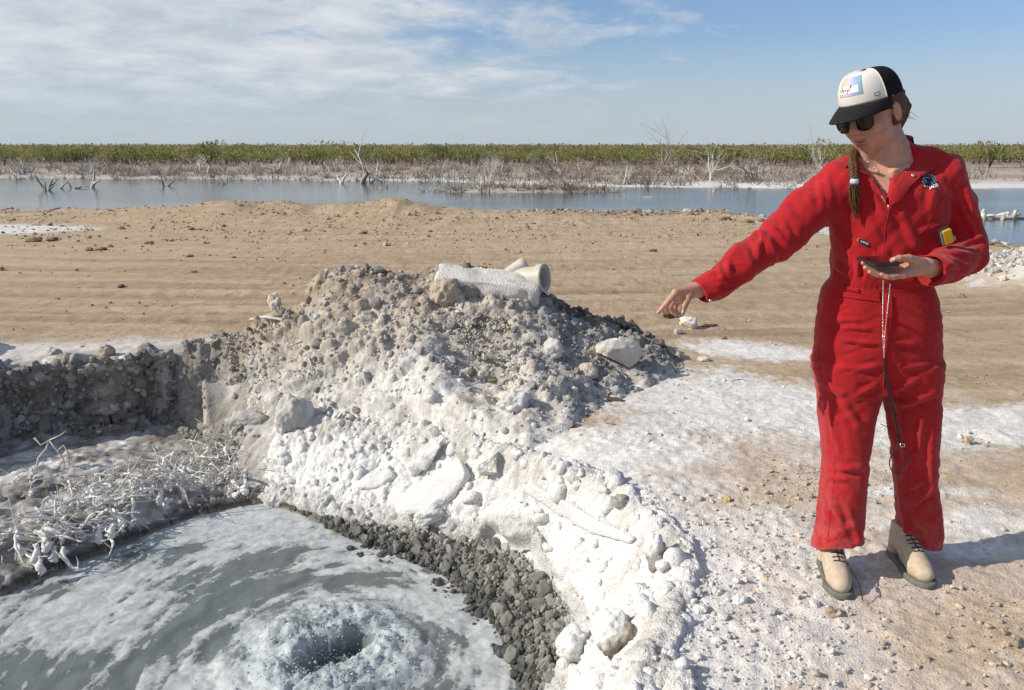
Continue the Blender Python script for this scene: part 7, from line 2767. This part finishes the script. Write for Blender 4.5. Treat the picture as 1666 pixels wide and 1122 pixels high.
# finger nails
M_nail = plain('pale_nail', (0.66, 0.50, 0.45), 0.3, 0.5)
def nail(px, py, Y, s_, tree):
    p, n = on_cloth(px, py, 0.0002, tree)
    v, f = ico(2)
    ax_ = np.array((-.25, 0, -.97)); ax_ = ax_ - n * (ax_ @ n); ax_ /= np.linalg.norm(ax_)
    bx_ = np.cross(n, ax_)
    return mkp('nail', p + (v[:, :1] * ax_ * 1.35 + v[:, 1:2] * bx_ * 0.9 + v[:, 2:3] * n * 0.18) * s_, f, M_nail, person)
tr_r = BVHTree.FromPolygons([tuple(v) for v in Vr], [tuple(f) for f in Fr.tolist()])
tr_l = BVHTree.FromPolygons([tuple(v) for v in Vl], [tuple(f) for f in Fl.tolist()])
nail(1110.5, 506.5, 2.33, .0042, tr_r)
nail(1098, 511, 2.38, .0032, tr_r)
nail(1455, 420.5, 2.36, .0045, tr_l)

# ---- boots
def boot(heel, toe, label):
    heel, toe = np.array(heel, float), np.array(toe, float)
    y_ = toe - heel; y_[2] = 0; y_ /= np.linalg.norm(y_)
    x_ = np.cross(y_, (0, 0, 1.0))
    R = np.stack([x_, y_, np.array((0, 0, 1.0))], 1)
    BS = 0.94
    heel = toe + (heel - toe) * BS
    tw = lambda q: np.asarray(q, float) * BS @ R.T + heel

    def outline(q, g=0.0):
        p2 = np.column_stack([q[:, 0], q[:, 1], np.zeros(len(q))])
        d = cap(p2, (0, .034, 0), (0, .12, 0), .031, .035)
        d = smin(d, cap(p2, (0.003, .12, 0), (0.004, .20, 0), .034, .0455), .02)
        return smin(d, cap(p2, (0.004, .20, 0), (0.002, .235, 0), .0455, .040), .02) - g

    def f_sole(q):
        d = outline(q, 0.003)
        d = np.maximum(d, np.maximum(q[:, 2] - .021 - 0.010 * sstep(.13, .02, q[:, 1]), -q[:, 2]))
        return np.maximum(d, -np.maximum(np.abs(q[:, 1] - .105) - .028, q[:, 2] - .007))

    def f_upper(q):
        d = chain(q, [((0.002, .232, .040), .034), ((0.003, .195, .046), .041), ((.002, .145, .068), .042), ((0, .090, .094), .042), ((0, .056, .125), .042), ((0, .050, .150), .043)], .02)
        d = smin(d, cap(q, (0, .030, .035), (0, .036, .11), .033, .034), .02)
        d = np.maximum(d, outline(q, 0.0))
        d = np.maximum(d, .015 - q[:, 2])
        d = np.maximum(d, q[:, 2] - .155)
        # seam between toe cap and quarters
        dd_ = np.abs(q[:, 1] - (.155 + 0.5 * np.abs(q[:, 0])))
        return d + 0.0022 * np.exp(-(dd_ / .003) ** 2)
    Vs, Fs = surface_nets(f_upper, (-.07, -.02, .0), (.07, .30, .20), .0042)
    Vs = smooth_mesh(Vs, Fs, 2, .4)
    Vs = Vs + vert_normals(Vs, Fs) * (0.0022 * fbm3(Vs * 30, 3, int(abs(heel[0]) * 100)))[:, None]
    o = mkp('boot', tw(Vs), Fs, M_boot, person)
    Vq, Fq = surface_nets(f_sole, (-.07, -.02, -.004), (.07, .30, .04), .0042)
    mkp('sole', tw(Vq), Fq, M_sole, o)
    tree = BVHTree.FromPolygons([tuple(v) for v in Vs], [tuple(f) for f in Fs.tolist()])

    def up(a, b_):
        h = tree.ray_cast(Vector((a, b_ + .10, b_ * 0 + .22)), Vector((0, -.55, -.9)).normalized())
        return np.array(h[0]) + np.array(h[1]) * .0015 if h[0] is not None else np.array((a, b_, .08))
    for k in range(5):
        yy2 = .150 - k * .021
        path = [up(a, yy2 + 0.05 * a * (1 if k % 2 else -1)) for a in np.linspace(-.020, .020, 7)]
        Vt, Ft = tube(tw(path), .0021, 6)
        mkp('lace', Vt, Ft, M_lace, o)
    tongue = [up(0.0, .150 - k * .01) for k in range(9)]
    Vt, Ft = tube(tw(tongue), .0016, 6)
    mkp('lace', Vt, Ft, M_lace, o)
    return o, tw, up


b1, tw1, up1 = boot(hR_, tR_, '')
b2, tw2, up2 = boot(hL_, tL_, '')
# a lace end hanging to the ground on the right boot
q0 = tw1([up1(-.018, .09)])[0]
Vt, Ft = tube([q0, q0 + np.array((.012, -.03, -.03)), A(1398, 950, 2.42), A(1404, 978, 2.39)], [.0022, .0022, .002, .0018], 6)
mkp('lace', Vt, Ft, M_lace, b1)
# cuffs of socks inside the hems
# ---- phone, lanyard, gas monitor
B_, C_, A_ = A(1413, 431, 2.345), A(1457, 430, 2.345), A(1400, 419.5, 2.475)
wv_ = C_ - B_; lv_ = A_ - B_
nv_ = np.cross(wv_, lv_); nv_ /= np.linalg.norm(nv_)
if nv_[2] < 0: nv_ = -nv_
ctr_ = B_ + wv_ / 2 + lv_ / 2
ex_ = wv_ / np.linalg.norm(wv_); ey_ = np.cross(nv_, ex_); ey_ /= np.linalg.norm(ey_)
hw, hlg, ht, rc = np.linalg.norm(wv_) / 2, np.linalg.norm(lv_) / 2, .0048, .010


def rounded_slab(hw, hl_, ht, rc, bev=.0018, n=8):
    an_ = []
    for q, (sx_, sy_) in enumerate(((1, 1), (-1, 1), (-1, -1), (1, -1))):
        for a in np.linspace(q * math.pi / 2, (q + 1) * math.pi / 2, n):
            an_.append((sx_ * (hw - rc) + rc * math.cos(a), sy_ * (hl_ - rc) + rc * math.sin(a)))
    ring = np.array(an_)
    lv = [(-ht, -bev), (-ht + bev, 0), (ht - bev, 0), (ht, -bev)]
    Vs = np.concatenate([np.column_stack([ring * (1 + d_ / hw), np.full(len(ring), z_)]) for z_, d_ in lv])
    m = len(ring)
    Fs = [(i * m + j, i * m + (j + 1) % m, (i + 1) * m + (j + 1) % m, (i + 1) * m + j) for i in range(3) for j in range(m)]
    Vs = np.concatenate([Vs, [(0, 0, -ht), (0, 0, ht)]])
    T = [(4 * m, (j + 1) % m, j) for j in range(m)] + [(4 * m + 1, 3 * m + j, 3 * m + (j + 1) % m) for j in range(m)]
    return Vs, [np.array(Fs), np.array(T)]


Rp = np.stack([ex_, ey_, nv_], 1)
Vs, Fs = rounded_slab(hw, hlg, ht, rc)
phone = empty('phone', ctr_)
tag(phone, 'black mobile phone lying flat in the left hand of the woman', 'phone')
mkp('phone_case', Vs @ Rp.T + ctr_, Fs, plain('phone_case', (0.014, 0.014, 0.015), 0.5, 0.4), phone, smooth=False)
Vs, Fs = rounded_slab(hw - .004, hlg - .004, .0006, .008, .0003)
mkp('screen', (Vs + np.array((0, 0, ht + .0004))) @ Rp.T + ctr_, Fs, M_lens, phone, smooth=False)

lan_top = A(1437, 452, 2.345)
lan = empty('lanyard', lan_top)
tag(lan, 'lanyard of silver beads and black strap hanging below the phone hand', 'lanyard')
M_bead = plain('silver_bead', (0.80, 0.78, 0.76), 0.18, 0.5, metal=1.0)


def front_y(px, py, gap=0.012):
    q = on_cloth(px, py, 0.0)[0]
    return q[1] - gap


c1 = [(1437, 456), (1436.5, 480), (1436, 510), (1436.5, 545), (1438, 582)]
c2 = [(1448, 462), (1446.5, 480), (1443, 510), (1439.5, 545), (1438, 582)]
v, f = ico(2)
for cpts in (c1, c2):
    cpts = np.array(cpts, float)
    yy2 = np.minimum(np.array([front_y(a, b_) for a, b_ in cpts]), 2.52)
    yy2[0] = 2.36; yy2[1] = min(yy2[1], 2.44)
    P3 = np.array([A(a, b_, y2) for (a, b_), y2 in zip(cpts, yy2)])
    s_ = np.concatenate([[0], np.cumsum(np.linalg.norm(np.diff(P3, axis=0), axis=1))])
    k = np.arange(0, s_[-1], .0046)
    Q = np.column_stack([np.interp(k, s_, P3[:, i]) for i in range(3)])
    VV = (v[None] * (.0021 * (0.75 + 0.25 * (np.arange(len(Q)) % 2)))[:, None, None] + Q[:, None, :]).reshape(-1, 3)
    FF = (f[None] + (np.arange(len(Q)) * len(v))[:, None, None]).reshape(-1, 3)
    o = mkp('bead_chain', VV, FF, M_bead, lan)
    o['kind'] = 'stuff'
M_strap = plain('black_strap', (0.012, 0.012, 0.013), 0.6, 0.3)


def strap(name, pts, rad, sq, parent=lan, ys=None, mat=None):
    pts = np.array(pts, float)
    yy2 = np.array([min(front_y(a, b_, .010), 2.56) for a, b_ in pts]) if ys is None else np.array(ys)
    P3 = np.array([A(a, b_, y2) for (a, b_), y2 in zip(pts, yy2)])
    n = 40
    s_ = np.concatenate([[0], np.cumsum(np.linalg.norm(np.diff(P3, axis=0), axis=1))])
    k = np.linspace(0, s_[-1], n)
    Q = np.column_stack([np.interp(k, s_, P3[:, i]) for i in range(3)])
    for _ in range(3):
        Q[1:-1] = 0.25 * Q[:-2] + 0.5 * Q[1:-1] + 0.25 * Q[2:]
    Vt, Ft = tube(Q, rad, 8, True, squash=sq)
    return mkp(name, Vt, Ft, mat or M_strap, parent)


YS = 2.515
strap('strap', [(1438, 580), (1440, 605), (1447, 640), (1455, 680), (1461, 705), (1465, 722)], .0090, .25, ys=[YS, YS - .005, YS - .005, YS, YS, YS])
strap('strap', [(1437, 582), (1438, 612), (1450, 655), (1460, 695), (1463, 715)], .0048, .4, ys=[YS + .004] * 5)
strap('strap_loop', [(1466, 724), (1476, 735), (1481, 748), (1474, 763), (1461, 771), (1450, 768), (1446, 752), (1452, 736), (1463, 722), (1460, 708)], .0034, .4, ys=[YS] * 10)
strap('strap_end', [(1462, 712), (1452, 700), (1443, 694), (1434, 690)], .0032, .4, ys=[YS - .004] * 4)
pb = A(1468, 724, YS - .004)
Vt, Ft = tube([pb + np.array((-.007, 0, .006)), pb + np.array((.007, 0, .004)), pb + np.array((.008, 0, -.006)), pb + np.array((-.005, 0, -.006)), pb + np.array((-.007, 0, .006))], .0016, 6)
mkp('buckle', Vt, Ft, M_metal, lan)

M_yellow = plain('yellow_plastic', (0.62, 0.36, 0.012), 0.45, 0.4)
M_dgrey = plain('dark_rubber', (0.022, 0.022, 0.024), 0.6, 0.3)
mp_ = A(1539, 384, 2.50)
mon = empty('gas_monitor', mp_)
tag(mon, 'small yellow and black clip-on gas monitor wedged between chest and left sleeve', 'gas monitor')
Rm = np.array(Matrix.Rotation(math.radians(-24), 3, 'Y') @ Matrix.Rotation(math.radians(10), 3, 'X') @ Matrix.Rotation(math.radians(90), 3, 'X'))
Vs, Fs = rounded_slab(.0175, .026, .010, .006, .002)
mkp('housing', (Vs + np.array((.002, 0, -.004))) @ Rm.T + mp_, Fs, M_dgrey, mon, smooth=False)
Vs, Fs = rounded_slab(.0140, .0245, .005, .005, .0015)
mkp('front_cover', (Vs + np.array((.001, .0, .0075))) @ Rm.T + mp_, Fs, M_yellow, mon, smooth=False)
Vs, Fs = rounded_slab(.003, .023, .0035, .0025, .001)
mkp('side_strip', (Vs + np.array((-.0160, 0, .008))) @ Rm.T + mp_, Fs, plain('grey_strip', (0.16, 0.17, 0.17), 0.5, 0.4), mon, smooth=False)
Vs, Fs = rounded_slab(.005, .008, .004, .003, .001)
mkp('clip', (Vs + np.array((.020, -.015, .003))) @ Rm.T + mp_, Fs, plain('grey_clip', (0.25, 0.28, 0.30), 0.4, 0.5), mon, smooth=False)
